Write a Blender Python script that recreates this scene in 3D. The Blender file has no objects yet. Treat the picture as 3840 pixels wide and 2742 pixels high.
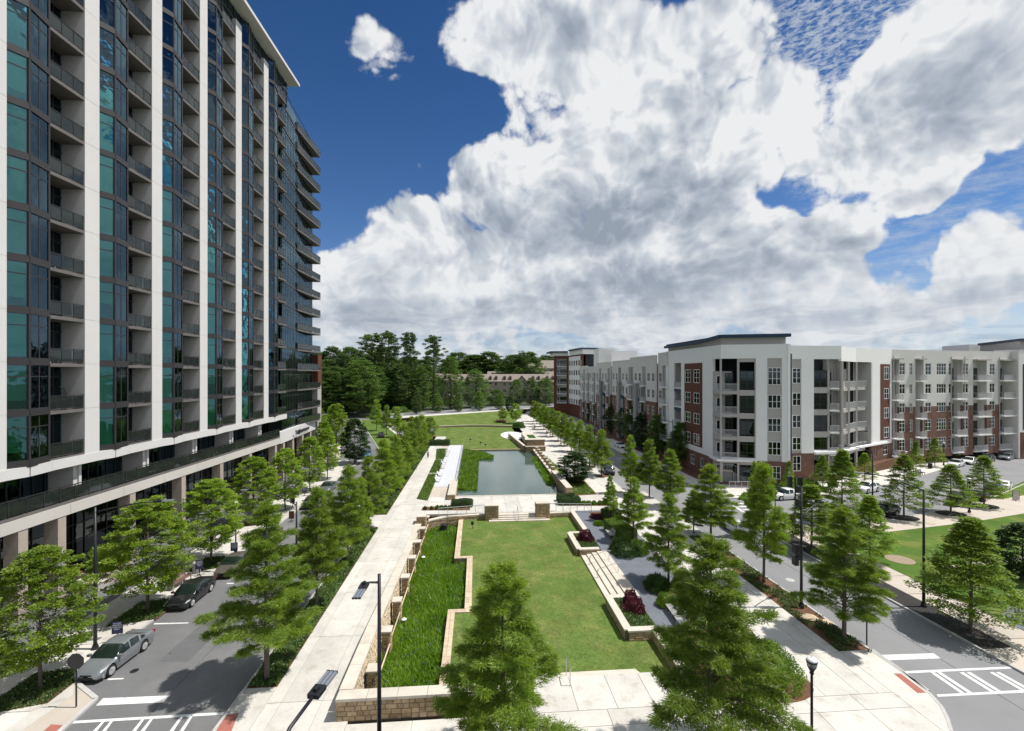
import bpy, math, random
import numpy as np
from mathutils import Vector, Matrix
S = bpy.context.scene
COL = S.collection
R = math.radians
# ------------------------------------------------------------------ camera
H = 17.5; FPX = 1707.0; HY = 1402.0
YAW = math.atan(134/1707)
cam = bpy.data.cameras.new('camera'); cam_o = bpy.data.objects.new('camera', cam); COL.objects.link(cam_o)
cam.sensor_fit = 'HORIZONTAL'; cam.sensor_width = 36.0; cam.lens = 36.0*FPX/3840
cam.shift_y = 31/3840; cam.clip_start = .1; cam.clip_end = 9000
cam_o.location = (0, 0, H); cam_o.rotation_euler = (R(90), 0, -YAW)
S.camera = cam_o
# ------------------------------------------------------------------ light
SUN_EL = 62.0; SUN_AZ = 95.0       # azimuth clockwise from +Y
sd = bpy.data.lights.new('sun', 'SUN'); sd.energy = 4.3; sd.angle = R(.53); sd.color = (1, .96, .9)
sun = bpy.data.objects.new('sun', sd); COL.objects.link(sun)
_d = Vector((math.sin(R(SUN_AZ))*math.cos(R(SUN_EL)), math.cos(R(SUN_AZ))*math.cos(R(SUN_EL)), math.sin(R(SUN_EL))))
sun.rotation_euler = (-_d).to_track_quat('-Z', 'Y').to_euler(); sun.location = (60, -20, 120)
S.view_settings.view_transform = 'Standard'; S.view_settings.look = 'None'
S.view_settings.exposure = 0.28; S.view_settings.gamma = 1.0; S.view_settings.use_curve_mapping = False
S.cycles.max_bounces = 8; S.cycles.transparent_max_bounces = 12; S.cycles.caustics_reflective = False; S.cycles.caustics_refractive = False
S.cycles.use_denoising = True

class NT:
    """tiny node-tree helper"""
    def __init__(s, nt): s.nt = nt; s.n = nt.nodes; s.l = nt.links
    def new(s, t, **k):
        x = s.n.new(t)
        for a, b in k.items(): setattr(x, a, b)
        return x
    def put(s, sock, v):
        if isinstance(v, bpy.types.NodeSocket): s.l.new(v, sock)
        elif v is not None: sock.default_value = v
    def math(s, op, a, b=None, c=None, clamp=False):
        x = s.new('ShaderNodeMath', operation=op, use_clamp=clamp)
        s.put(x.inputs[0], a); s.put(x.inputs[1], b)
        if c is not None: s.put(x.inputs[2], c)
        return x.outputs[0]
    def vmath(s, op, a, b=None, out=0):
        x = s.new('ShaderNodeVectorMath', operation=op); s.put(x.inputs[0], a)
        if b is not None: s.put(x.inputs[1], b)
        return x.outputs[out]
    def noise(s, vec, scale, detail=2, rough=.5, dist=0):
        x = s.new('ShaderNodeTexNoise'); s.put(x.inputs['Vector'], vec); x.inputs['Scale'].default_value = scale
        x.inputs['Detail'].default_value = detail; x.inputs['Roughness'].default_value = rough; x.inputs['Distortion'].default_value = dist
        return x.outputs['Fac']
    def mapr(s, v, a, b, c=0., d=1., smooth=True):
        x = s.new('ShaderNodeMapRange'); x.interpolation_type = 'SMOOTHSTEP' if smooth else 'LINEAR'; x.clamp = True
        s.put(x.inputs[0], v); s.put(x.inputs[1], a); s.put(x.inputs[2], b); s.put(x.inputs[3], c); s.put(x.inputs[4], d)
        return x.outputs[0]
    def mix(s, f, a, b, mode='MIX'):
        x = s.new('ShaderNodeMix', data_type='RGBA', blend_type=mode)
        s.put(x.inputs[0], f); s.put(x.inputs[6], a); s.put(x.inputs[7], b)
        return x.outputs[2]
def c4(c): return (c[0], c[1], c[2], 1.0)

# ------------------------------------------------------------------ world: Nishita sky with procedural cumulus clouds
W = bpy.data.worlds.new('World'); S.world = W; W.use_nodes = True
w = NT(W.node_tree); w.n.clear()
out = w.new('ShaderNodeOutputWorld'); bg = w.new('ShaderNodeBackground'); w.l.new(bg.outputs[0], out.inputs[0])
bg.inputs[1].default_value = 0.105
sky = w.new('ShaderNodeTexSky', sky_type='NISHITA'); sky.sun_disc = False; sky.sun_elevation = R(SUN_EL); sky.sun_rotation = R(SUN_AZ)
sky.air_density = 1.0; sky.dust_density = .35; sky.ozone_density = 2.5
tc = w.new('ShaderNodeTexCoord'); D = w.vmath('NORMALIZE', tc.outputs['Generated'])
sep = w.new('ShaderNodeSeparateXYZ'); w.l.new(D, sep.inputs[0])
dx, dy, dz = sep.outputs
az = w.math('ADD', w.math('ARCTAN2', dx, dy), -YAW); el = w.math('ARCSINE', dz)
comb = w.new('ShaderNodeCombineXYZ'); w.put(comb.inputs[0], az); w.put(comb.inputs[1], el)
AE = comb.outputs[0]
# large scale warp so cloud outlines are never elliptical
wn = w.new('ShaderNodeTexNoise'); w.l.new(D, wn.inputs['Vector']); wn.inputs['Scale'].default_value = 3.2; wn.inputs['Detail'].default_value = 5
warp = w.vmath('SCALE', w.vmath('SUBTRACT', wn.outputs['Color'], (.5, .5, .5))); warp.node.inputs['Scale'].default_value = .22
AEw = w.vmath('ADD', AE, warp)
def ae(vx, vy):      # overview pixel of the photograph -> azimuth, elevation of that piece of sky
    x = (vx*1.6886-1920)/FPX; y = (HY-vy*1.6886)/FPX
    a = math.atan(x); return a, math.atan(y*math.cos(a))
def blob(vx, vy, rx, ry, amp, coord):
    a, e = ae(vx, vy); a1, e1 = ae(vx+rx, vy); a2, e2 = ae(vx, vy-ry)
    ra = abs(a1-a); re = abs(e2-e)
    d = w.vmath('MULTIPLY', w.vmath('SUBTRACT', coord, (a, e, 0)), (1/ra, 1/re, 0))
    r2 = w.vmath('DOT_PRODUCT', d, d, out=1)
    g = w.math('SUBTRACT', 1.0, w.math('MULTIPLY', r2, .5), clamp=True)
    return w.math('MULTIPLY', g, amp)
def total(lst, coord):
    t = None
    for b in lst:
        v = blob(*b, coord); t = v if t is None else w.math('ADD', t, v)
    return t
pos = [(1570, 330, 320, 260, 1.1), (1250, 330, 210, 210, .8), (1170, 60, 185, 110, 1.05), (1360, 80, 270, 140, 1.0), (1150, 560, 260, 140, .9), (890, 510, 110, 75, .95),
       (1480, 590, 340, 150, .85), (1060, 385, 80, 90, .7), (935, 370, 45, 45, .5), (2170, 140, 290, 270, 1.35), (2060, 320, 330, 110, .85),
       (1790, 180, 100, 90, .85), (1900, 490, 190, 48, .9), (2085, 385, 80, 60, .75), (2210, 580, 150, 120, .95), (730, 650, 100, 80, .75), (870, 640, 130, 75, .7),
       (1700, 650, 440, 95, .7), (1100, 670, 520, 110, .8), (2000, 670, 460, 95, .75), (800, 85, 70, 75, .66), (868, 155, 95, 60, .72), (893, 268, 26, 14, .45), (1690, 570, 250, 60, .5)]
neg = [(760, 300, 200, 190, .5), (1010, 245, 100, 80, .55), (700, 450, 90, 90, .4), (1830, 70, 95, 160, .95), (1740, 415, 100, 42, .7), (1990, 565, 75, 75, .7), (2200, 440, 140, 55, .6), (830, 590, 50, 26, .35), (400, 200, 350, 350, .5)]
base = w.math('SUBTRACT', total(pos, AEw), total(neg, AEw))
band = w.math('MULTIPLY', w.mapr(el, .13, .27, 1, 0), w.mapr(el, .0, .04, .6, 1))
base = w.math('MAXIMUM', base, w.math('MULTIPLY', band, .72))
base = w.math('MINIMUM', base, 1.15)
n1 = w.noise(D, 6.0, 4, .55, .3)
vo = w.new('ShaderNodeTexVoronoi', feature='F1'); w.l.new(w.vmath('ADD', D, warp), vo.inputs['Vector']); vo.inputs['Scale'].default_value = 17; vo.inputs['Detail'].default_value = 2; vo.inputs['Roughness'].default_value = .55
puff = w.math('SUBTRACT', .62, vo.outputs['Distance'])
n2 = w.noise(D, 34.0, 7, .6, .3)
inview = w.math('MULTIPLY', w.mapr(w.math('ABSOLUTE', az), .95, 1.35, 1, 0), w.mapr(el, .74, 1.02, 1, 0))  # also fades out overhead, where the added fill cloud takes over
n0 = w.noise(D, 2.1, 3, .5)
outc = w.mapr(n0, .36, .54, .1, 1.1)         # unseen sky outside the frame: cloud cover raised to brighten the fill light
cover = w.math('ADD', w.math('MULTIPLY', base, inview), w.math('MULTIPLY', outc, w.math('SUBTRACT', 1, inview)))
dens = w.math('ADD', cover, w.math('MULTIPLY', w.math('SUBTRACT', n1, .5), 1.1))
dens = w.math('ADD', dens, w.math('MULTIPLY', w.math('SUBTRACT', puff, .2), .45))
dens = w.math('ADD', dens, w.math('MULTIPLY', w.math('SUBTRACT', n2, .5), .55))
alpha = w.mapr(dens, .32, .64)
rip = w.noise(w.vmath('MULTIPLY', D, (1., 1., 2.6)), 75, 4, .65, .5)
veil = w.math('MULTIPLY', w.mapr(rip, .36, .64), w.math('MINIMUM', blob(1960, 110, 300, 330, 1.3, AE), .75))
veil2 = w.math('MULTIPLY', w.mapr(w.noise(w.vmath('MULTIPLY', D, (1., 1., 3.)), 26, 5, .6), .3, .75), blob(2130, 460, 420, 160, .6, AE))
hz = w.mapr(el, -.02, .24, 1, 0)
# relief: compare the density here and a little towards the sun (up, right)
n1s = w.noise(D, 5.0, 1.5, .5, .2); n1b = w.noise(w.vmath('ADD', D, (.045, 0., .075)), 5.0, 1.5, .5, .2)
vo2 = w.new('ShaderNodeTexVoronoi', feature='F1'); w.l.new(w.vmath('ADD', w.vmath('ADD', D, warp), (.012, 0, .020)), vo2.inputs['Vector']); vo2.inputs['Scale'].default_value = 17; vo2.inputs['Detail'].default_value = 2; vo2.inputs['Roughness'].default_value = .55
rel = w.math('ADD', w.math('MULTIPLY', w.math('SUBTRACT', n1s, n1b), 2.3), w.math('MULTIPLY', w.math('SUBTRACT', vo2.outputs['Distance'], vo.outputs['Distance']), .75))
rel = w.math('MULTIPLY', rel, w.mapr(el, .05, .5, .7, 1.))
dark = total([(1400, 640, 330, 50, .95), (1340, 505, 260, 80, .8), (1480, 250, 200, 60, .22), (1080, 695, 320, 30, .75), (870, 560, 90, 24, .4), (2120, 250, 260, 120, .75), (1150, 70, 200, 60, .6), (1900, 525, 150, 14, .5), (1850, 690, 320, 18, .45), (980, 600, 140, 26, .25), (1560, 420, 280, 50, .2)], w.vmath('ADD', AE, w.vmath('MULTIPLY', warp, (.5, .5, .5))))
edge = w.mapr(dens, .45, 1.0, 0, 1)
lum = w.math('SUBTRACT', w.math('ADD', .86, rel), w.math('MULTIPLY', dark, w.math('MULTIPLY', edge, .80)))
lum = w.math('SUBTRACT', lum, w.math('MULTIPLY', w.mapr(dens, .7, 1.8), .14))
lum = w.math('ADD', lum, 0, clamp=True)
ramp = w.new('ShaderNodeValToRGB'); w.put(ramp.inputs[0], lum)
cr = ramp.color_ramp; cr.elements[0].position = .0; cr.elements[0].color = (2.4, 2.8, 3.4, 1); cr.elements[1].position = 1.; cr.elements[1].color = (6.6, 6.7, 6.8, 1)
e = cr.elements.new(.40); e.color = (3.5, 3.9, 4.5, 1); e = cr.elements.new(.72); e.color = (5.0, 5.3, 5.7, 1)
blue = w.mix(1.0, sky.outputs[0], (.20, .40, .62, 1), 'MULTIPLY')
lowtint = w.mapr(el, .0, .72, 0, 1)
blue = w.mix(lowtint, w.mix(1.0, sky.outputs[0], (.50, .66, .86, 1), 'MULTIPLY'), blue)
blue = w.mix(w.math('MAXIMUM', veil, veil2), blue, (4.2, 4.7, 5.4, 1))
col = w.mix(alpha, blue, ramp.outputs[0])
hzn = w.mapr(w.noise(w.vmath('MULTIPLY', D, (1, 1, 3.6)), 12, 8, .62, .6), .40, .60, .0, 1)
hcol = w.mix(hzn, (3.6, 4.1, 4.8, 1), (5.6, 5.9, 6.2, 1))
col = w.mix(w.math('MULTIPLY', hz, .85), col, hcol)
below = w.mapr(dz, -.02, .0, 1, 0)
col = w.mix(below, col, (1.0, 1.1, .9, 1))
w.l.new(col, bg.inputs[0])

# ------------------------------------------------------------------ placing helpers
OR = {'A': (900, 1200), 'B': (1900, 1200), 'C': (2703, 1200), 'D': (0, 1930), 'E': (900, 1930), 'F': (1900, 1930), 'G': (2703, 1930), 'T': (0, 1300)}
_c, _s = math.cos(YAW), math.sin(YAW)
def cw(X, Y): return (X*_c+Y*_s, -X*_s+Y*_c)
def gp(px, py, z=0.):
    """the ground point (height z) behind a pixel of the photograph"""
    Y = FPX*(H-z)/(py-HY); return cw((px-1920)*Y/FPX, Y)
def g(c, x, y, z=0.): return gp(OR[c][0]+x/2, OR[c][1]+y/2, z)
def dep(py, z=0.): return FPX*(H-z)/(py-HY)
rnd = random.Random(7)

class MB:
    """collects faces and links them as ONE mesh object"""
    def __init__(s): s.v = []; s.f = []; s.m = []
    def add(s, vs, fs, mi=0):
        o = len(s.v); s.v.extend(vs); s.f.extend([tuple(i+o for i in f) for f in fs]); s.m.extend([mi]*len(fs)); return s
    def box(s, x0, x1, y0, y1, z0, z1, mi=0):
        if x0 > x1: x0, x1 = x1, x0
        if y0 > y1: y0, y1 = y1, y0
        return s.add([(x0, y0, z0), (x1, y0, z0), (x1, y1, z0), (x0, y1, z0), (x0, y0, z1), (x1, y0, z1), (x1, y1, z1), (x0, y1, z1)],
              [(0, 3, 2, 1), (4, 5, 6, 7), (0, 1, 5, 4), (1, 2, 6, 5), (2, 3, 7, 6), (3, 0, 4, 7)], mi)
    def beam(s, p, q, wd, ht=None, mi=0, up=(0, 0, 1)):
        p = Vector(p); q = Vector(q); d = q-p; L = d.length
        if L < 1e-6: return s
        d /= L; upv = Vector(up)
        if abs(d.dot(upv)) > .98: upv = Vector((1, 0, 0))
        a = d.cross(upv).normalized(); b = a.cross(d).normalized(); ht = wd if ht is None else ht
        vs = []
        for c in (p, q):
            for i, j in ((-1, -1), (1, -1), (1, 1), (-1, 1)): vs.append(tuple(c+a*(i*wd/2)+b*(j*ht/2)))
        return s.add(vs, [(0, 1, 2, 3), (7, 6, 5, 4), (0, 4, 5, 1), (1, 5, 6, 2), (2, 6, 7, 3), (3, 7, 4, 0)], mi)
    def tube(s, pts, rad, n=8, mi=0, cap=True):
        pts = [Vector(p) for p in pts]; k = len(pts)
        if not hasattr(rad, '__len__'): rad = [rad]*k
        vs = []; fs = []
        for i, p in enumerate(pts):
            d = (pts[min(i+1, k-1)]-pts[max(i-1, 0)]).normalized()
            u = Vector((1, 0, 0)) if abs(d.x) < .9 else Vector((0, 1, 0))
            a = d.cross(u).normalized(); b = d.cross(a)
            for j in range(n):
                t = 2*math.pi*j/n; vs.append(tuple(p+(a*math.cos(t)+b*math.sin(t))*rad[i]))
        for i in range(k-1):
            for j in range(n):
                fs.append((i*n+j, (i+1)*n+j, (i+1)*n+(j+1) % n, i*n+(j+1) % n))
        if cap: fs.append(tuple(range(n))); fs.append(tuple((k-1)*n+j for j in range(n-1, -1, -1)))
        return s.add(vs, fs, mi)
    def lathe(s, prof, n=16, c=(0, 0, 0), mi=0):
        vs = []; fs = []
        for r, z in prof:
            for j in range(n):
                t = 2*math.pi*j/n; vs.append((c[0]+r*math.cos(t), c[1]+r*math.sin(t), c[2]+z))
        for i in range(len(prof)-1):
            for j in range(n): fs.append((i*n+j, i*n+(j+1) % n, (i+1)*n+(j+1) % n, (i+1)*n+j))
        fs.append(tuple(range(n-1, -1, -1))); fs.append(tuple((len(prof)-1)*n+j for j in range(n)))
        return s.add(vs, fs, mi)
    def prism(s, poly, z0, z1, mi=0):
        ar = sum(poly[i][0]*poly[(i+1) % len(poly)][1]-poly[(i+1) % len(poly)][0]*poly[i][1] for i in range(len(poly)))
        if ar < 0: poly = poly[::-1]
        n = len(poly); f = z1 if callable(z1) else (lambda x, y: z1)
        vs = [(x, y, z0) for x, y in poly]+[(x, y, f(x, y)) for x, y in poly]
        fs = [tuple(range(n-1, -1, -1)), tuple(range(n, 2*n))]+[(i, (i+1) % n, (i+1) % n+n, i+n) for i in range(n)]
        return s.add(vs, fs, mi)
    def quad(s, a, b, c, d, mi=0): return s.add([a, b, c, d], [(0, 1, 2, 3)], mi)
    def mesh(s, name, mats, smooth=False):
        me = bpy.data.meshes.new(name); me.from_pydata([tuple(v) for v in s.v], [], s.f)
        mats = mats if isinstance(mats, (list, tuple)) else [mats]
        for m in mats: me.materials.append(m)
        if len(mats) > 1: me.polygons.foreach_set('material_index', s.m)
        if smooth: me.polygons.foreach_set('use_smooth', [True]*len(me.polygons))
        me.update(); return me
    def build(s, name, mats, parent=None, smooth=False, bevel=0, loc=None, rz=0):
        o = bpy.data.objects.new(name, s.mesh(name, mats, smooth)); COL.objects.link(o); o.parent = parent
        if loc is not None: o.location = loc
        if rz: o.rotation_euler = (0, 0, rz)
        if bevel:
            b = o.modifiers.new('bevel', 'BEVEL'); b.width = bevel; b.segments = 2; b.limit_method = 'ANGLE'
        return o
def tag(o, label=None, cat=None, group=None, kind=None):
    if label: o['label'] = label
    if cat: o['category'] = cat
    if group: o['group'] = group
    if kind: o['kind'] = kind
    return o
def empty(name, loc=(0, 0, 0), rz=0, label=None, cat=None, group=None):
    o = bpy.data.objects.new(name, None); COL.objects.link(o); o.location = loc; o.rotation_euler = (0, 0, rz); o.empty_display_size = .3
    return tag(o, label, cat, group)
def inst(name, me, parent=None, loc=(0, 0, 0), rz=0, sc=None):
    o = bpy.data.objects.new(name, me); COL.objects.link(o); o.parent = parent; o.location = loc; o.rotation_euler = (0, 0, rz)
    if sc is not None: o.scale = sc
    return o
KIDS = {}
def dup(o, parent=None, top=True, **k):
    c = o.copy(); COL.objects.link(c); c.parent = parent
    if o.name not in KIDS: KIDS[o.name] = list(o.children)
    for ch in KIDS[o.name]: dup(ch, c, False)
    if top:
        for a, b in k.items():
            if a in ('location', 'scale', 'rotation_euler'): setattr(c, a, b)
            else: c[a] = b
    return c
def struct(o): o['kind'] = 'structure'; return o
ORD = 'first second third fourth fifth sixth seventh eighth ninth tenth eleventh twelfth thirteenth fourteenth fifteenth sixteenth seventeenth eighteenth nineteenth twentieth'.split()

# ------------------------------------------------------------------ materials
def mat(name, col, rough=.8, metal=0., var=0., vs=.6, bump=0., bs=25., rnd_=0., spec=.4, col2=None, c2s=3., c2t=(.45, .6), coat=0, fine=0., fs=40.):
    m = bpy.data.materials.new(name); m.use_nodes = True; t = NT(m.node_tree); p = t.n['Principled BSDF']
    p.inputs['Roughness'].default_value = rough; p.inputs['Metallic'].default_value = metal; p.inputs['Specular IOR Level'].default_value = spec
    p.inputs['Coat Weight'].default_value = coat
    geo = t.new('ShaderNodeNewGeometry'); P = geo.outputs['Position']
    c = c4(col)
    if col2 is not None: c = t.mix(t.mapr(t.noise(P, c2s, 5, .6), c2t[0], c2t[1]), c, c4(col2))
    k = None
    if var: k = t.mapr(t.noise(P, vs, 6, .62), .25, .75, 1-var, 1+var, False)
    if fine:
        k2 = t.mapr(t.noise(P, fs, 3, .7), .3, .7, 1-fine, 1+fine, False); k = k2 if k is None else t.math('MULTIPLY', k, k2)
    if rnd_:
        oi = t.new('ShaderNodeObjectInfo'); k3 = t.mapr(oi.outputs['Random'], 0, 1, 1-rnd_, 1+rnd_, False)
        k = k3 if k is None else t.math('MULTIPLY', k, k3)
    if k is not None:
        x = t.new('ShaderNodeVectorMath', operation='SCALE'); t.put(x.inputs[0], c if isinstance(c, bpy.types.NodeSocket) else c[:3]); t.put(x.inputs['Scale'], k); c = x.outputs[0]
    t.put(p.inputs['Base Color'], c)
    if bump:
        b = t.new('ShaderNodeBump'); b.inputs['Strength'].default_value = bump; b.inputs['Distance'].default_value = .02
        t.put(b.inputs['Height'], t.noise(P, bs, 5, .6)); t.l.new(b.outputs[0], p.inputs['Normal'])
    return m
M = {}
M['far'] = mat('distant_ground', (.055, .07, .035), .95, var=.3, vs=.02)
M['conc'] = mat('pale_concrete', (.55, .528, .48), .85, var=.15, vs=.45, fine=.06, fs=6, rnd_=.085, bump=.15, bs=60, col2=(.46, .43, .38), c2s=1.1, c2t=(.52, .70))
M['conc_w'] = mat('white_concrete', (.68, .67, .64), .85, var=.05, vs=.5, rnd_=.03)
M['conc_pink'] = mat('pinkish_concrete', (.50, .44, .375), .85, var=.10, vs=.5, rnd_=.06)
M['coping'] = mat('stone_coping', (.56, .51, .43), .8, var=.14, vs=1.5, rnd_=.05)
M['flag'] = mat('flagstone', (.55, .44, .31), .85, var=.2, vs=2.5, rnd_=.12)
M['kerb'] = mat('kerb_concrete', (.46, .45, .43), .85, var=.15, vs=1.2)
M['asph'] = mat('asphalt', (.150, .150, .153), .9, var=.14, vs=.25, fine=.14, fs=30, bump=.3, bs=90, col2=(.19, .19, .187), c2s=.12, c2t=(.45, .65))
M['asph_l'] = mat('worn_asphalt', (.225, .225, .23), .9, var=.12, vs=.2, fine=.12, fs=25, bump=.3, bs=90)
M['paint'] = mat('road_paint', (.68, .68, .66), .7, var=.12, vs=3, fine=.1, fs=25, col2=(.36, .36, .355), c2s=5, c2t=(.58, .74))
M['redpave'] = mat('red_tactile_paving', (.36, .13, .10), .85, var=.12, vs=4)
M['grass'] = mat('mown_grass', (.098, .152, .034), .95, var=.24, vs=.4, fine=.38, fs=7, bump=.6, bs=50, col2=(.155, .180, .052), c2s=.5, c2t=(.42, .68), spec=.1)
M['grass2'] = mat('lawn_grass', (.075, .14, .025), .95, var=.25, vs=.2, fine=.2, fs=12, bump=.5, bs=50, col2=(.14, .17, .04), c2s=.35, c2t=(.45, .66), spec=.1)
M['soil'] = mat('mulch', (.13, .065, .035), .95, var=.3, vs=2.5, fine=.3, fs=20, bump=.5, bs=60)
M['soil_b'] = mat('black_mulch', (.035, .032, .03), .95, var=.3, vs=3, fine=.4, fs=18, bump=.6, bs=40)
M['drymulch'] = mat('dry_mulch', (.30, .235, .165), .95, var=.2, vs=3, fine=.3, fs=15)
M['asph_p'] = mat('asphalt_patch', (.122, .122, .125), .92, var=.15, vs=1, fine=.15, fs=30)
M['gravel'] = mat('blue_grey_gravel', (.145, .16, .185), .9, var=.12, vs=.8, fine=.35, fs=11, bump=.8, bs=30)
M['stone'] = mat('tan_wall_stone', (.36, .255, .15), .85, var=.22, vs=3, rnd_=.28, bump=.5, bs=22, col2=(.42, .32, .2), c2s=2)
M['stone_m'] = mat('stone_mortar', (.16, .13, .09), .95, var=.2, vs=5, bump=.3)
M['stone_g'] = mat('grey_ashlar', (.25, .245, .24), .85, var=.2, vs=3, rnd_=.2, bump=.5)
M['water'] = mat('pond_water', (.06, .10, .085), .05, var=.12, vs=.12, spec=.6, bump=.16, bs=3.0)
M['deck'] = mat('white_deck_boards', (.58, .59, .61), .7, var=.05, vs=1)
M['black'] = mat('black_metal', (.012, .012, .016), .45, spec=.5)
M['steel'] = mat('steel', (.55, .55, .55), .35, metal=.9)
M['alu'] = mat('lamp_aluminium', (.35, .38, .42), .4, metal=.6)
M['white'] = mat('white_paint', (.78, .78, .76), .6)
M['wood'] = mat('weathered_wood', (.33, .32, .31), .8, var=.2, vs=4)
M['bark'] = mat('bark', (.12, .095, .075), .95, var=.25, vs=6, bump=.6, bs=20)
M['navy'] = mat('navy_sign', (.03, .035, .12), .5)
M['signwhite'] = mat('sign_white', (.6, .62, .7), .6)
M['red'] = mat('stop_red', (.35, .03, .025), .5)
M['rubber'] = mat('rubber', (.018, .018, .018), .8)
M['t_col'] = mat('tower_white_precast', (.63, .615, .60), .8, var=.03, vs=.4)
M['t_beige'] = mat('tower_beige_precast', (.55, .525, .48), .85, var=.05, vs=.4)
M['t_stone'] = mat('column_stone', (.40, .345, .29), .8, var=.10, vs=1.2)
M['t_frame'] = mat('tower_dark_frame', (.030, .028, .030), .45, spec=.5)
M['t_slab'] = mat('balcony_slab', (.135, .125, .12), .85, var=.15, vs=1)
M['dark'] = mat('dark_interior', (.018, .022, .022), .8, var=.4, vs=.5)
M['blind'] = mat('window_blind', (.62, .74, .66), .9, rnd_=.25)
M['b_white'] = mat('white_render', (.80, .80, .785), .85, var=.03, vs=.3)
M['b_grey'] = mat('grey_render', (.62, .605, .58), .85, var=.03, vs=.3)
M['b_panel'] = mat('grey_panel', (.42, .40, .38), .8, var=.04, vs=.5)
M['b_rust'] = mat('rust_brown_panel', (.115, .040, .022), .75, var=.06, vs=.5)
M['b_navy'] = mat('navy_trim', (.018, .045, .085), .55)
M['b_rail'] = mat('pale_grey_railing', (.52, .52, .52), .6)
M['roofshingle'] = mat('brown_shingles', (.235, .20, .17), .9, var=.15, vs=1.2, fine=.12, fs=8)
M['siding'] = mat('house_siding', (.36, .31, .25), .9, var=.15, vs=.7)
M['w_frame'] = M['white']

def brickmat():
    m = bpy.data.materials.new('red_brick'); m.use_nodes = True; t = NT(m.node_tree); p = t.n['Principled BSDF']; p.inputs['Roughness'].default_value = .85
    tcn = t.new('ShaderNodeTexCoord'); mp = t.vmath('MULTIPLY', tcn.outputs['Object'], (1, 1, 1))
    sp = t.new('ShaderNodeSeparateXYZ'); t.l.new(mp, sp.inputs[0])
    cb = t.new('ShaderNodeCombineXYZ'); t.put(cb.inputs[0], t.math('ADD', sp.outputs[0], sp.outputs[1])); t.put(cb.inputs[1], sp.outputs[2])
    b = t.new('ShaderNodeTexBrick'); t.l.new(cb.outputs[0], b.inputs['Vector']); b.inputs['Scale'].default_value = 1
    b.inputs['Brick Width'].default_value = .30; b.inputs['Row Height'].default_value = .10; b.inputs['Mortar Size'].default_value = .008
    b.inputs['Color1'].default_value = (.17, .070, .045, 1); b.inputs['Color2'].default_value = (.115, .05, .034, 1); b.inputs['Mortar'].default_value = (.20, .16, .13, 1)
    geo = t.new('ShaderNodeNewGeometry')
    k = t.mapr(t.noise(geo.outputs['Position'], .8, 4), .3, .7, .85, 1.15)
    x = t.new('ShaderNodeVectorMath', operation='SCALE'); t.l.new(b.outputs[0], x.inputs[0]); t.put(x.inputs['Scale'], k); t.l.new(x.outputs[0], p.inputs['Base Color'])
    return m
M['brick'] = brickmat()

def glassmat(name, tint, refl, ior=1.6, rough=.02, wob=.0, frost=0.):
    """see-through tinted glazing with a mirror coat"""
    m = bpy.data.materials.new(name); m.use_nodes = True; t = NT(m.node_tree); t.n.clear()
    o = t.new('ShaderNodeOutputMaterial'); tr = t.new('ShaderNodeBsdfTransparent'); tr.inputs[0].default_value = c4(tint)
    gl = t.new('ShaderNodeBsdfGlossy'); gl.inputs[0].default_value = c4(refl); gl.inputs['Roughness'].default_value = rough
    fr = t.new('ShaderNodeFresnel'); fr.inputs[0].default_value = ior
    if wob:
        geo = t.new('ShaderNodeNewGeometry'); b = t.new('ShaderNodeBump'); b.inputs['Strength'].default_value = wob; b.inputs['Distance'].default_value = .05
        t.put(b.inputs['Height'], t.noise(geo.outputs['Position'], .9, 2)); t.l.new(b.outputs[0], gl.inputs['Normal']); t.l.new(b.outputs[0], fr.inputs['Normal'])
    mx = t.new('ShaderNodeMixShader'); t.l.new(fr.outputs[0], mx.inputs[0])
    if frost:
        df = t.new('ShaderNodeBsdfDiffuse'); df.inputs[0].default_value = (.42, .50, .47, 1); m0 = t.new('ShaderNodeMixShader'); m0.inputs[0].default_value = frost
        t.l.new(tr.outputs[0], m0.inputs[1]); t.l.new(df.outputs[0], m0.inputs[2]); t.l.new(m0.outputs[0], mx.inputs[1])
    else: t.l.new(tr.outputs[0], mx.inputs[1])
    mx; t.l.new(gl.outputs[0], mx.inputs[2]); t.l.new(mx.outputs[0], o.inputs[0])
    return m
M['glass'] = glassmat('tower_glass', (.54, .88, .80), (.52, .80, 1.0), 1.9, .015, .25)
M['glass_b'] = glassmat('apartment_glass', (.30, .42, .38), (.8, .9, .95), 1.7, .02)
M['glass_r'] = glassmat('balustrade_glass', (.70, .76, .73), (.85, .92, .95), 1.5, .02, frost=.05)
M['glass_d'] = glassmat('shopfront_glass', (.18, .24, .24), (.7, .8, .85), 1.7, .03, .2)
M['carglass'] = mat('car_glass', (.012, .02, .018), .06, spec=.8)

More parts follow.
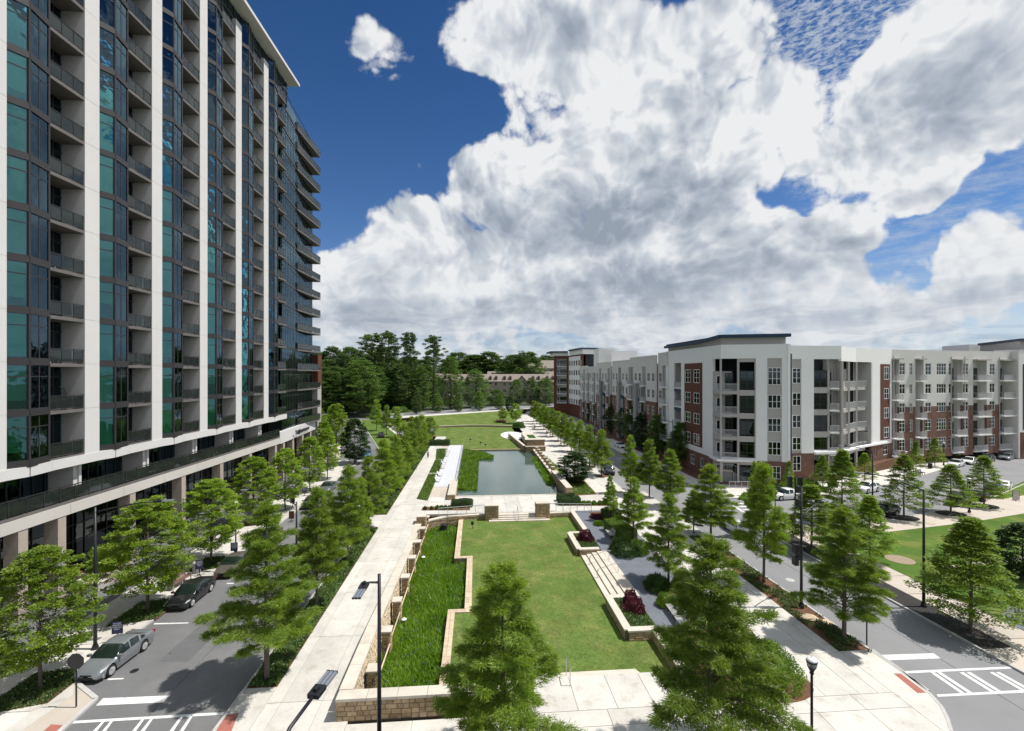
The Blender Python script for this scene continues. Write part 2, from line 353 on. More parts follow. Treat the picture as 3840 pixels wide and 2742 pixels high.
def leafmat(name, col, col2, trans=.30, s=.9):
    m = bpy.data.materials.new(name); m.use_nodes = True; t = NT(m.node_tree); t.n.clear()
    o = t.new('ShaderNodeOutputMaterial'); d = t.new('ShaderNodeBsdfDiffuse'); tl = t.new('ShaderNodeBsdfTranslucent'); gl = t.new('ShaderNodeBsdfGlossy'); gl.inputs['Roughness'].default_value = .5
    geo = t.new('ShaderNodeNewGeometry'); oi = t.new('ShaderNodeObjectInfo')
    f = t.mapr(t.noise(geo.outputs['Position'], s, 4, .6), .32, .68)
    f = t.math('ADD', t.math('MULTIPLY', f, .6), t.math('MULTIPLY', geo.outputs['Random Per Island'], .4))
    c = t.mix(f, c4(col), c4(col2))
    x = t.new('ShaderNodeVectorMath', operation='SCALE'); t.l.new(c, x.inputs[0]); t.put(x.inputs['Scale'], t.mapr(oi.outputs['Random'], 0, 1, .82, 1.18, False)); c = x.outputs[0]
    t.l.new(c, d.inputs[0])
    x2 = t.vmath('MULTIPLY', c, (1.5, 1.6, .6)); t.l.new(x2, tl.inputs[0])
    m1 = t.new('ShaderNodeMixShader'); m1.inputs[0].default_value = trans; t.l.new(d.outputs[0], m1.inputs[1]); t.l.new(tl.outputs[0], m1.inputs[2])
    m2 = t.new('ShaderNodeMixShader'); m2.inputs[0].default_value = .04; t.l.new(m1.outputs[0], m2.inputs[1]); t.l.new(gl.outputs[0], m2.inputs[2])
    t.l.new(m2.outputs[0], o.inputs[0]); return m
M['l_cyp'] = leafmat('cypress_foliage', (.130, .208, .024), (.255, .345, .040), .50)
M['l_maple'] = leafmat('maple_foliage', (.13, .23, .02), (.29, .38, .035), .45)
M['l_oak'] = leafmat('oak_foliage', (.13, .22, .022), (.26, .35, .035), .42)
M['l_dark'] = leafmat('dark_foliage', (.035, .075, .020), (.065, .12, .030), .22)
M['l_forest'] = leafmat('forest_foliage', (.042, .088, .020), (.10, .17, .030), .28, .12)
M['l_forest2'] = leafmat('bright_forest_foliage', (.07, .14, .025), (.14, .23, .04), .3, .2)
M['l_ivy'] = leafmat('ivy_leaves', (.045, .085, .018), (.10, .17, .035), .2)
M['l_hedge'] = leafmat('hedge_leaves', (.09, .165, .022), (.18, .28, .04), .25)
M['l_pond'] = leafmat('pond_plant_leaves', (.10, .20, .015), (.20, .31, .028), .42, .6)
M['l_purple'] = leafmat('purple_leaves', (.075, .012, .022), (.15, .03, .045), .15)
M['flower'] = mat('blue_flower', (.16, .15, .45), .8)
# ================================================================== THE GROUND
def slab(name, poly, z1, m, z0=None, parent=None, kind='structure'):
    o = MB().prism(poly, (z1 if not callable(z1) else 0)-.3 if z0 is None else z0, z1).build(name, m, parent)
    if parent is None and kind: o['kind'] = kind
    return o
def rect(u0, u1, v0, v1): return [(u0, v0), (u1, v0), (u1, v1), (u0, v1)]
struct(MB().box(-4000, 4000, -800, 6000, -3.4, -3.0).build('ground', M['far']))
# streets (one level, -0.12) around the raised park and pavements
AZ = -.12
road = struct(MB().prism(rect(-34, -12.9, -40, 300), -3, AZ).build('street', M['asph']))
struct(MB().prism(rect(22.3, 320, -40, 300), -3, AZ).build('street', M['asph_l']))
struct(MB().prism(rect(-12.9, 22.3, -40, 14), -3, AZ).build('street', M['asph']))
struct(MB().prism(rect(-120, -34, -40, 300), -3, -.13).build('street', M['asph']))

def paving(name, u0, u1, v0, v1, us, dv, m, z=0., z0=-.3, rz=0, skip=None, voff=0):
    """a bed with separate concrete slabs on it, the joints between them left open"""
    bed = struct(MB().box(u0, u1, v0, v1, z0, z-.035).build(name, M['conc_pink']))
    us = [u0]+[x for x in us if u0 < x < u1]+[u1]; n = 0
    cache = {}
    for a, b in zip(us[:-1], us[1:]):
        v = v0-voff
        while v < v1-.01:
            s0, s1 = max(v, v0), min(v+dv, v1); v += dv
            if s1-s0 < .05: continue
            if skip and skip((a+b)/2, (s0+s1)/2): continue
            key = (round(b-a, 3), round(s1-s0, 3))
            if key not in cache:
                cache[key] = MB().box(.014, key[0]-.014, .014, key[1]-.014, -.03, 0).mesh('paving_slab', m)
            inst('paving_slab', cache[key], bed, (a, s0, z)); n += 1
    return bed
# left promenade, its small side bands and the long joint
paving('promenade', -11.1, -6.45, 19.0, 63.3, [-10.35, -8.2], 6.1, M['conc'])
paving('promenade', -11.1, -8.35, 63.3, 128.0, [-9.9], 6.1, M['conc'])
# strip between promenade and left street: paved ends, planted beds
paving('pavement', -12.75, -11.1, 14, 26.4, [], 3., M['conc'])
paving('pavement', -12.75, -11.1, 52.8, 57.6, [], 2.4, M['conc'])
def bed(name, poly, z=-.03, m=None): return slab(name, poly, z, m or M['soil'])
bed('planting_bed', rect(-12.75, -11.1, 26.4, 52.8)); bed('planting_bed', rect(-12.75, -11.1, 57.6, 130))
kb = lambda pts, name='kerb', z=.01, wd=.16: struct(_kerb(pts, name, z, wd))
def _kerb(pts, name, z, wd):
    b = MB()
    for p, q in zip(pts[:-1], pts[1:]):
        b.beam((p[0], p[1], z-.15), (q[0], q[1], z-.15), wd, .3)
    return b.build(name, M['kerb'])
kb([(-12.83, 14), (-12.83, 85)])
# near plaza in front of the sunken lawn, right of it the pavement along the right street
paving('plaza', -6.45, 22.8, 19.6, 23.3, [-3.2, .2, 3.5, 6.8, 10.1, 13.4, 17.6, 20.3], 3.4, M['conc'], voff=.8)
paving('plaza', 2.6, 12.4, 23.3, 26.0, [5.3, 7.4, 9.4], 2.7, M['conc'])
paving('plaza', 17.6, 22.8, 23.3, 66.0, [18.9, 20.9, 22.0], 3.6, M['conc'])
paving('plaza', -6.45, 17.6, 57.3, 65.2, [-4.3, -1.2, 2.1, 3.9, 5.8, 7.8, 11.2, 14.4], 8.3, M['conc'])
paving('plaza', 12.95+1.0, 22.15, 65.6, 200.0, [16.8, 19.6], 6.0, M['conc'])
paving('pavement', 22.8, 25.0, 47.5, 66.0, [], 3.0, M['conc'])
bed('planting_bed', [(22.8, 27.0), (24.85, 26.6), (24.85, 47.5), (22.8, 47.5)])
kb([(24.93, 23.3), (24.93, 66), (22.25, 68.5), (22.25, 200)])
bed('planting_bed', [(12.4, 23.3), (17.6, 23.3), (17.6, 30.2), (12.4, 30.2)])
struct(MB().box(12.35, 17.6, 30.2, 57.3, -.5, -.012).build('gravel_path', M['gravel']))
bed('planting_bed', [(14.9, 30.5), (17.5, 30.5), (17.5, 37.6), (14.9, 36.6)], .01)
bed('planting_bed', [(14.7, 43.6), (17.0, 43.2), (17.5, 57.0), (14.2, 56.6)], .01)
# corner of the near plaza (rounded) with the red tactile strips
cor = [g('G', 1130, 1010), g('G', 1350, 1165), g('G', 1560, 1340), g('G', 1650, 1440), g('G', 1690, 1520), g('G', 1722, 1624)]
struct(MB().prism([(22.82, 27.0)]+cor+[(22.82, 20.25)], -.5, -.004).build('plaza', M['conc']))
kb([(p[0]+.05, p[1]) for p in cor])
struct(MB().prism([g('G', 1297, 1192), g('G', 1350, 1192), g('G', 1540, 1336), g('G', 1475, 1338)], -.05, .006).build('tactile_strip', M['redpave']))
struct(MB().prism([g('D', 1690, 1505), g('D', 1790, 1487), g('D', 1730, 1640), g('D', 1612, 1640)], -.05, .006).build('tactile_strip', M['redpave']))
struct(MB().prism([g('D', 385, 1573), g('D', 470, 1580), g('D', 430, 1640), g('D', 310, 1640)], -.05, .006).build('tactile_strip', M['redpave']))
# pavement along the left building with the bulb-out at the corner
LW = [g('D', 565, 1250), g('D', 720, 1375), g('D', 425, 1640), (-21.0, 14.0), (-40, 14.0), (-40, 20), (-30.5, 26.5), (-28.1, 31), (-28.0, 60), (-29.0, 77), (-31, 90), (-37, 118), (-34.0, 118), (-28.5, 98), (-25.5, 86), (-23.1, 78), (-23.05, 28.2)]
struct(MB().prism(LW, -.5, -.035).build('pavement', M['conc_pink']))
lw2 = empty('pavement'); struct(lw2)
_sl = MB().box(.015, 2.47, .015, 2.97, -.03, 0).mesh('paving_slab', M['conc'])
for i in range(2):
    for j in range(26):
        inst('paving_slab', _sl, lw2, (-28.0+2.49*i, 16.5+3*j, 0.0))
struct(MB().prism([(-23.05, 16), g('D', 545, 1350), g('D', 560, 1260), (-23.05, 28.0)], -.2, -.002).build('pavement', M['conc']))
kb([(-23.0, 78), (-23.0, 28.2), g('D', 565, 1250), g('D', 720, 1375), g('D', 425, 1640)], wd=.22)
struct(MB().box(-40, -28.0, 14, 90, -.4, -.02).build('drive_lane', M['asph']))
# tree pits of the left pavement
# painted markings of both streets
PZ = AZ+.006
def paint(polys, name='road_marking'):
    b = MB()
    for i, p in enumerate(polys): b.prism(p, PZ-.004, PZ+.0012*i)
    return struct(b.build(name, M['paint']))
q = lambda c, *xy: [g(c, xy[i], xy[i+1], PZ) for i in range(0, len(xy), 2)]
paint([q('D', 720, 1432, 1225, 1408, 1272, 1357, 775, 1377)], 'stop_line')
paint([q('G', 1205, 1052, 1595, 1040, 1648, 1078, 1255, 1092)], 'stop_line')
paint([q('D', 1150, 824, 1410, 816, 1416, 809, 1160, 814), q('D', 805, 1241, 920, 1235, 932, 1225, 810, 1230)])
paint([q('D', 1700, 520, 1750, 519, 1756, 513, 1700, 513), q('D', 2130, 134, 2180, 134, 2184, 130, 2130, 130)])
ladder = [q('D', 525, 1568, 1670, 1500, 1688, 1480, 540, 1548)]
for a, b_ in ((768, 690), (830, 760), (1065, 985), (1130, 1050), (1352, 1268), (1425, 1345)):
    ladder.append(q('D', b_-8, 1640, b_+22, 1640, a+22, 1545-(a-768)*.055, a, 1550-(a-768)*.055))
paint(ladder, 'crosswalk')
ladder = [q('G', 1375, 1174, 2300, 1134, 2330, 1148, 1398, 1190), q('G', 1618, 1350, 2330, 1312, 2330, 1332, 1630, 1366)]
for a, b_ in ((1572, 1800), (1622, 1860), (1790, 2040), (1842, 2095), (2015, 2290), (2062, 2345)):
    ladder.append(q('G', a, 1184, a+27, 1181, b_+26, 1336, b_, 1340))
paint(ladder, 'crosswalk')
ladder = [q('B', 1690, 1352, 1712, 1352, 2120, 1624, 2080, 1624), q('B', 1500, 1352, 1515, 1352, 1800, 1540, 1770, 1540)]
ladder = [q('B', 1745, 1352, 1765, 1352, 1905, 1440, 1880, 1440), q('B', 1690, 1390, 1705, 1388, 1850, 1480, 1830, 1484)]
for y in (1372, 1395, 1420, 1446, 1470): ladder.append(q('B', 1700+(y-1372)*1.4, y, 1790+(y-1372)*1.5, y, 1800+(y-1372)*1.5, y+8, 1712+(y-1372)*1.4, y+8))
paint(ladder, 'crosswalk')
paint([q('C', 0, 1500, 14, 1500, 240, 1624, 222, 1624), q('C', 210, 1372, 240, 1372, 262, 1388, 232, 1388)])
b = MB()
for poly in ([(-19.4, 29.5), (-17.6, 29.3), (-17.5, 34.0), (-19.3, 34.1)], [(-15.6, 40), (-14.6, 40), (-14.5, 52), (-15.5, 52)], [(26.2, 30.5), (27.3, 30.4), (27.4, 33.2), (26.3, 33.3)], [(29.6, 38), (30.5, 38), (30.6, 45), (29.7, 45)], [(-16.9, 14), (-16.82, 14), (-16.8, 70), (-16.88, 70)], [(28.55, 14), (28.62, 14), (28.64, 48), (28.57, 48)]): b.prism(poly, AZ-.01, AZ+.0035)
struct(b.build('asphalt_patch', M['asph_p']))
# strip, black mulch bed, pavement and lawn right of the right street
struct(MB().prism([(32.0, 14), (37.3, 14), (37.2, 48.5), (32.0, 48.5)], -.5, -.035).build('pavement', M['conc_pink']))
rp = struct(empty('pavement'))
_sl = MB().box(.015, 2.95, .015, 3.05, -.03, 0).mesh('paving_slab', M['conc_pink'])
for j in range(11): inst('paving_slab', _sl, rp, (34.2, 15+3.1*j, 0))
bed('planting_bed', rect(32.15, 34.2, 26.5, 47), .0, M['soil_b'])
struct(MB().prism(rect(32.1, 34.2, 14, 26.5), -.3, -.002).build('pavement', M['conc_pink']))
kb([(32.05, 14), (32.05, 48.6), (34, 52)])
# cross street (part of the big asphalt sheet): its near pavement, lawn and far pavement
nk = [(34, 52.0), gp(3060, 1975), gp(3340, 1948), gp(3600, 1903), gp(3720, 1867), gp(3840, 1815), gp(4100, 1722)]
ne = [gp(4300, 1850), gp(3840, 1925), gp(3640, 1958), gp(3323, 1995), (44, 50.3), (37.2, 48.5)]
struct(MB().prism(nk+ne, -.5, -.02).build('pavement', M['conc_pink'])); kb(nk)
struct(MB().prism([(37.3, 14), (180, 14), (180, 62), gp(4300, 1850), gp(3840, 1925), gp(3640, 1958), gp(3323, 1995), (44, 50.3), (37.2, 48.5)], -.5, -.012).build('lawn', M['grass2']))
struct(MB().prism([gp(3700, 1868), gp(3850, 1800), gp(4000, 1740), gp(4000, 1835), gp(3765, 1868)], -.3, .0).build('lawn', M['grass2']))
def disc(name, c, ru, rv, z, m, n=28): return MB().prism([(c[0]+ru*math.cos(2*math.pi*i/n), c[1]+rv*math.sin(2*math.pi*i/n)) for i in range(n)], z-.05, z).build(name, m)
struct(disc('bare_soil_ring', g('G', 1342, 336), 1.15, 1.15, .0, M['drymulch'])); struct(disc('bare_soil_ring', g('G', 1772, 126), .8, .7, .0, M['drymulch']))
struct(MB().prism([g('G', 2090, 790), g('G', 2160, 690), g('G', 2400, 740), g('G', 2500, 960)], -.1, .0).build('gravel_patch', M['gravel']))
struct(MB().prism([g('G', 1630, 392), g('G', 2400, 300), g('G', 2400, 330), g('G', 1700, 402)], -.1, -.004).build('lawn_path', M['conc_pink']))
fk = [(34.3, 61.5), gp(2850, 1866), gp(3040, 1862), gp(3250, 1836), gp(3448, 1787), gp(3553, 1752), gp(3840, 1700), gp(4150, 1650)]
fe = [gp(4150, 1618), gp(3840, 1682), gp(3700, 1700), gp(3500, 1727), gp(3350, 1755), gp(3200, 1785), gp(3060, 1800), gp(2960, 1832), gp(2780, 1800), gp(2700, 1790), (33.8, 72)]
struct(MB().prism(fk+fe, -.5, -.02).build('pavement', M['conc'])); kb(fk)
# ground by the foot of the right building, rising to the right
struct(MB().prism([(33.8, 72)]+fe[:-1][::-1]+[(160, 140), (33.8, 140)], -.5, lambda x, y: .0 if x < 56 else min(2.0, (x-56)*.08)).build('planting_bed', M['soil']))
# pavement along the left wing
struct(MB().prism(rect(32.1, 36.6, 72, 260), -.5, -.015).build('pavement', M['conc'])); kb([(32.05, 72), (32.05, 260)])
paving('pavement', 32.1, 36.6, 72, 120, [34.3], 4., M['conc'], z=.005, z0=-.02)

# ================================================================== SUNKEN LAWN AND WATER GARDEN
LZ = -.5
struct(MB().prism([(-2.1, 56.8), (-2.1, 45.2), (-.5, 45.2), (-.5, 34.9), (-2.1, 34.9), (-2.1, 24.0), (12.4, 24.0), (12.4, 57.0)], -1.8, LZ).build('sunken_lawn', M['grass']))
struct(MB().box(-6.6, -.4, 24.0, 57.2, -1.9, -1.35).build('garden_soil', M['soil']))
def coped(b, p, q, wd, z0, z1, cz=.12, over=.05):
    """stone wall core with a coping proud of it; returns nothing, adds to b: mat 0 core, mat 1 coping"""
    p = Vector((p[0], p[1], 0)); q = Vector((q[0], q[1], 0))
    b.beam((p.x, p.y, (z0+z1-cz)/2), (q.x, q.y, (z0+z1-cz)/2), wd, z1-cz-z0, 0)
    d = (q-p).normalized()*over
    b.beam((p.x-d.x, p.y-d.y, z1-cz/2), (q.x+d.x, q.y+d.y, z1-cz/2), wd+over*2, cz, 1)
STN = {}
def stone_mesh(w_, h_, k):
    key = (round(w_, 1), round(h_, 2), k)
    if key not in STN:
        r2 = random.Random(str(key)); j = lambda s: r2.uniform(-s, s)
        a, c = key[0]/2-.008, key[1]/2-.008; f = .045
        vs = [(-a, 0, -c), (a, 0, -c), (a, 0, c), (-a, 0, c)]
        vs += [(-a+.02+j(.008), -f+j(.015), -c+.02+j(.008)), (a-.02+j(.008), -f+j(.015), -c+.02+j(.008)), (a-.02+j(.008), -f+j(.015), c-.02+j(.008)), (-a+.02+j(.008), -f+j(.015), c-.02+j(.008))]
        b = MB(); b.add(vs, [(4, 5, 6, 7), (0, 1, 5, 4), (1, 2, 6, 5), (2, 3, 7, 6), (3, 0, 4, 7)])
        STN[key] = b.mesh('stone', M['stone'])
    return STN[key]
def stones(parent, p, q, z0, z1, rh=.2, mn=.3, mx=.7, joined=False, seed=1, proud=.0, m=None):
    """random ashlar on the face of the wall running p -> q (face looks to the right of p->q seen from above... i.e. -n)"""
    r2 = random.Random(seed); p = Vector((p[0], p[1], 0)); q = Vector((q[0], q[1], 0)); L = (q-p).length; d = (q-p)/L
    ang = math.atan2(d.y, d.x); rows = max(1, round((z1-z0)/rh)); hh = (z1-z0)/rows; b = MB()
    for i in range(rows):
        x = 0.
        while x < L-.02:
            wd = min(round(r2.uniform(mn, mx), 1), L-x)
            if L-x-wd < .15: wd = L-x
            double = (not joined) and i+1 < rows and r2.random() < .0
            c = p+d*(x+wd/2); z = z0+hh*(i+.5)
            if joined:
                e = r2.uniform(.02, .06); n = Vector((d.y, -d.x, 0)); a = wd/2-.012; k = hh/2-.012
                P0 = [c+d*sx*a+Vector((0, 0, z+sz*k)) for sx, sz in ((-1, -1), (1, -1), (1, 1), (-1, 1))]
                P1 = [c+d*sx*(a-.02)+n*e+Vector((0, 0, z+sz*(k-.02))) for sx, sz in ((-1, -1), (1, -1), (1, 1), (-1, 1))]
                b.add([tuple(v) for v in P0+P1], [(4, 5, 6, 7), (0, 1, 5, 4), (1, 2, 6, 5), (2, 3, 7, 6), (3, 0, 4, 7)])
            else:
                inst('stone', stone_mesh(wd, hh, r2.randrange(2)), parent, (c.x, c.y, z), ang)
            x += wd
    if joined:
        o = b.build('stonework', m or M['stone'], parent); o['kind'] = 'stuff'; return o
# near end wall, its face built stone by stone
ew = empty('stone_wall', (0, 0, 0), 0, 'tan ashlar end wall with pale coping between the promenade and the big front tree', 'wall')
b = MB(); b.box(-7.0, 2.0, 23.55, 24.1, -1.6, 1.0, 0); b.build('wall_core', M['stone_m'], ew)
for i in range(6): MB().box(-7.05+i*1.52, -7.05+i*1.52+1.50, 23.46, 24.17, 1.0, 1.14).build('coping_stone', M['coping'], ew)
stones(ew, (-7.0, 23.55), (2.0, 23.55), -.02, 1.0, .25, .25, .6, seed=3)
stones(ew, (-7.0, 24.1), (-7.0, 23.55), -.02, 1.0, .17, .2, .5, seed=4)
# long wall under the promenade, raised at its near end
lwall = empty('stone_wall', (0, 0, 0), 0, 'long stone retaining wall of the water garden along the left promenade', 'wall')
def ztop(v): return 1.14 if v < 30 else (1.14-(v-30)*.055 if v < 49 else .09)
b = MB(); cpm = MB()
for i in range(16):
    v0, v1 = 24.2+i*2.03, 24.2+(i+1)*2.03; za, zb = ztop(v0), ztop(v1)
    b.add([(-7.0, v0, -1.6), (-6.42, v0, -1.6), (-6.42, v1, -1.6), (-7.0, v1, -1.6), (-7.0, v0, za-.14), (-6.42, v0, za-.14), (-6.42, v1, zb-.14), (-7.0, v1, zb-.14)],
          [(0, 3, 2, 1), (4, 5, 6, 7), (0, 1, 5, 4), (1, 2, 6, 5), (2, 3, 7, 6), (3, 0, 4, 7)])
    MB().add([(-7.08, v0+.01, za-.14), (-6.36, v0+.01, za-.14), (-6.36, v1-.01, zb-.14), (-7.08, v1-.01, zb-.14), (-7.08, v0+.01, za), (-6.36, v0+.01, za), (-6.36, v1-.01, zb), (-7.08, v1-.01, zb)],
          [(0, 3, 2, 1), (4, 5, 6, 7), (0, 1, 5, 4), (1, 2, 6, 5), (2, 3, 7, 6), (3, 0, 4, 7)]).build('coping_stone', M['coping'], lwall)
b.build('wall_core', M['stone_m'], lwall)
for i in range(8):
    v0 = 24.2+i*4.06
    stones(lwall, (-6.42, v0), (-6.42, v0+4.06), -1.5, min(ztop(v0), ztop(v0+4.06))-.15, .15, .2, .5, joined=True, seed=20+i, m=M['flag'])
# flip: faces looking to +u
for i in range(8):
    v = 26.9+i*4.0
    t = empty('stone_pier', (-5.95, v, 0), 0, ORD[i]+' square stone pier from the near end of the water garden wall', 'pier', 'stone piers along the water garden')
    MB().box(-.27, .27, -.3, .3, -1.5, .40).build('pier_core', M['stone_m'], t)
    for a, c in (((-.27, -.3), (.27, -.3)), ((.27, -.3), (.27, .3))): stones(t, a, c, -1.4, .40, .18, .27, .5, seed=50+i, joined=i > 2)
    MB().box(-.36, .36, -.39, .39, .40, .52).build('pier_cap', M['coping'], t, bevel=.015)
    if i < 7:
        p = MB(); p.tube([(-5.75, v+.3, -.35), (-5.7, v+3.7, -.35)], .05, 8); tag(p.build('timber_rail', M['flag']), ORD[i]+' slim rail between the stone piers of the water garden', 'rail', 'rails between the garden piers')
# stepping strip (flagstone edging) between garden and lawn
st = empty('flagstone_edging', (0, 0, 0), 0, 'zigzag flagstone edging between the water garden and the lawn', 'edging')
E_Z = -.42
def edging(u0, u1, v0, v1, step, alongv=True):
    r2 = random.Random(int(u0*10+v0))
    if alongv:
        v = v0
        while v < v1-.05:
            d = min(r2.uniform(.6, 1.0)*step, v1-v)
            w2 = r2.choice((0, .5, .45)) if u1-u0 > .4 else 0
            if w2:
                um = u0+(u1-u0)*w2
                MB().box(u0+.008, um-.008, v+.008, v+d-.008, E_Z-.08, E_Z).build('flagstone', M['flag'], st); MB().box(um+.008, u1-.008, v+.008, v+d-.008, E_Z-.08, E_Z).build('flagstone', M['flag'], st)
            else: MB().box(u0+.008, u1-.008, v+.008, v+d-.008, E_Z-.08, E_Z).build('flagstone', M['flag'], st)
            v += d
    else:
        u = u0
        while u < u1-.05:
            d = min(r2.uniform(.6, 1.0)*step, u1-u); MB().box(u+.008, u+d-.008, v0+.008, v1-.008, E_Z-.08, E_Z).build('flagstone', M['flag'], st); u += d
b = MB()
for r_ in ((-2.15, -1.6, 45.0, 56.6), (-2.15, -.35, 44.5, 45.0), (-.9, -.35, 34.9, 44.5), (-2.15, -.35, 34.4, 34.9), (-2.15, -1.6, 24.1, 34.4)): b.box(r_[0], r_[1], r_[2], r_[3], -1.7, E_Z-.07)
b.build('edging_wall', M['stone_m'], st)
edging(-2.15, -1.6, 45.0, 56.6, 1.2); edging(-2.15, -.35, 44.5, 45.0, .8, False); edging(-.9, -.35, 34.9, 44.5, 1.2); edging(-2.15, -.35, 34.4, 34.9, .8, False); edging(-2.15, -1.6, 24.1, 34.4, 1.2)
# far wall of the garden with its tall piers, steps and railing
fw = empty('stone_wall', (0, 0, 0), 0, 'dark stone wall behind the water garden left of the wide steps', 'wall')
b = MB(); coped(b, (-6.2, 54.6), (-3.6, 56.4), .5, -1.6, .05); coped(b, (-3.6, 56.4), (1.1, 56.9), .5, -1.6, .05); b.build('wall_core', [M['stone_m'], M['coping']], fw)
stones(fw, (-6.0, 54.45), (-3.6, 56.13), -1.5, -.08, .16, .25, .6, joined=True, seed=80, m=M['stone']); stones(fw, (-3.55, 56.13), (1.1, 56.63), -1.5, -.08, .16, .25, .6, joined=True, seed=81, m=M['stone'])
fw2 = empty('stone_wall', (0, 0, 0), 0, 'low stone wall with coping right of the wide steps', 'wall')
b = MB(); coped(b, (9.1, 56.6), (12.2, 56.9), .5, -1.2, .08); b.build('wall_core', [M['stone_m'], M['coping']], fw2); stones(fw2, (9.1, 56.33), (11.9, 56.6), -.5, -.05, .15, .3, .6, joined=True, seed=83)
def pier(u0, u1, v0, v1, z0, z1, lab, seed):
    t = empty('stone_pier', ((u0+u1)/2, (v0+v1)/2, 0), 0, lab, 'pier'); a, c = (u1-u0)/2, (v1-v0)/2
    MB().box(-a, a, -c, c, z0, z1-.1).build('pier_core', M['stone_m'], t)
    MB().box(-a-.05, a+.05, -c-.05, c+.05, z1-.1, z1).build('pier_cap', M['coping'], t)
    for p_, q_ in (((-a, -c), (a, -c)), ((a, -c), (a, c)), ((-a, c), (-a, -c))): stones(t, p_, q_, z0, z1-.1, .16, .25, .55, joined=True, seed=seed)
    return t
pier(1.1, 2.7, 55.8, 56.9, -.6, 1.35, 'broad stone pier left of the wide steps', 90)
pier(7.4, 9.05, 55.8, 56.9, -.6, 1.5, 'broad stone pier right of the wide steps', 91)
pier(-6.9, -5.9, 53.6, 54.8, -1.5, .9, 'tall stone pier at the far end of the left promenade wall', 92)
sf = empty('steps', (0, 0, 0), 0, 'wide pale stone steps down to the lawn between two stone piers', 'steps')
for k in range(4):
    MB().box(3.05-.38*(k+1), 7.1+.48*(k+1), 56.9-.42*(k+1), 57.3, -.6, -.125*k-.02).build('step', M['coping'], sf, bevel=.01)
def handrail(pts, posts, lab, r_=.025, cat='handrail', grp=None):
    t = empty('handrail', posts[0][0], 0, lab, cat, grp); o = Vector(posts[0][0])
    MB().tube([Vector(p)-o for p in pts], r_, 8).build('rail', M['steel'], t)
    for p, q_ in posts: MB().tube([Vector(p)-o, Vector(q_)-o], r_, 8).build('post', M['steel'], t)
    return t
handrail([(5.15, 57.8, .85), (5.15, 57.1, .9), (5.15, 55.4, .4), (5.15, 55.1, -.1)], [((5.15, 57.1, 0), (5.15, 57.1, .9)), ((5.15, 55.4, -.5), (5.15, 55.4, .4))], 'steel handrail in the middle of the wide steps')
def railing(p, q_, z0, z1, n, lab, m='b_rail'):
    t = empty('railing', (p[0], p[1], z0), 0, lab, 'railing'); P, Q = Vector((p[0], p[1], z0)), Vector((q_[0], q_[1], z1)); d = Q-P
    MB().beam(Vector((0, 0, 1.05)), d+Vector((0, 0, 1.05)), .06).build('top_rail', M[m], t)
    for i in range(n): c = d*(i/(n-1)); MB().beam(c, c+Vector((0, 0, 1.03)), .05).build('post', M[m], t)
    b = MB(); b.beam(Vector((0, 0, .12)), d+Vector((0, 0, .12)), .03)
    for k in range(1, 6): b.beam(Vector((0, 0, .12+.15*k)), d+Vector((0, 0, .12+.15*k)), .012)
    b.build('cables', M['steel'], t); return t
railing((-4.6, 56.2), (1.0, 57.2), 0, 0, 6, 'pale railing with slim posts above the garden wall left of the steps')
railing((9.2, 57.2), (14.5, 56.6), 0, 0, 7, 'pale railing with slim posts right of the wide steps')
# right side of the lawn: wall, planter, steps, planter, wall
rw = empty('stone_wall', (0, 0, 0), 0, 'stone edging wall with broad pale coping stepping along the right of the lawn', 'wall')
b = MB()
path = [(12.1, 56.6), (12.1, 49.0), (10.15, 49.0), (10.15, 44.4), (12.1, 44.4)]
def wall_run(path, zt=.2, seed=0):
    for i, (p, q_) in enumerate(zip(path[:-1], path[1:])):
        coped(b, p, q_, .42, -.7, zt+.003*i, .1, .06)
        d = Vector((q_[0]-p[0], q_[1]-p[1], 0)).normalized(); n = Vector((d.y, -d.x, 0))*.215
        pp = (p[0]-n.x*0+(-n.x if False else n.x), p[1]+n.y); qq = (q_[0]+n.x, q_[1]+n.y)
        stones(rw, pp, qq, -.5, zt-.1, .15, .3, .6, joined=True, seed=seed+i)
wall_run(path[::1], seed=100)
path2 = [(12.1, 35.3), (10.25, 34.5), (10.25, 30.15), (12.1, 30.15), (12.1, 26.2)]
wall_run([(12.1, 34.7), (10.25, 34.7), (10.25, 30.15), (12.1, 30.15), (12.1, 26.2)], seed=110)
b.build('wall_core', [M['stone_m'], M['coping']], rw)
for u0, v0, v1 in ((10.45, 44.6, 48.8), (10.55, 30.35, 34.5)): bed('planter_soil', rect(u0, 12.35, v0, v1), .1)
ss = empty('steps', (0, 0, 0), 0, 'long flight of pale steps from the gravel to the lawn between two planters', 'steps')
for k in range(4): MB().box(12.35-.52*(k+1)+.02, 12.35-.52*k, 34.95, 44.15, -.7, -.12*k+.0).build('step', M['coping'], ss, bevel=.01)
MB().box(12.35, 12.85, 34.95, 44.15, -.4, .02).build('step', M['coping'], ss, bevel=.01)
for i, v in enumerate((42.0, 39.2)):
    handrail([(12.6, v, .82), (12.3, v, .88), (10.7, v-.05, .42), (10.5, v-.05, -.1)], [((12.45, v, 0), (12.45, v, .86)), ((10.6, v-.05, -.45), (10.6, v-.05, .38))],
             ('far' if i == 0 else 'near')+' curved steel handrail on the long steps by the gravel')
handrail([(5.25, 26.9, .45), (5.25, 26.3, .9), (5.25, 25.2, .95)], [((5.25, 26.3, -.3), (5.25, 26.3, .9)), ((5.25, 25.2, 0), (5.25, 25.2, .95))], 'bent steel handrail at the near edge of the lawn by the big tree')
for k in range(3): struct(MB().box(3.0, 9.6-.0, 26.0+.3*k, 26.3+.3*k, -.8, -.12*(k+1)).build('lawn_step', M['coping']))

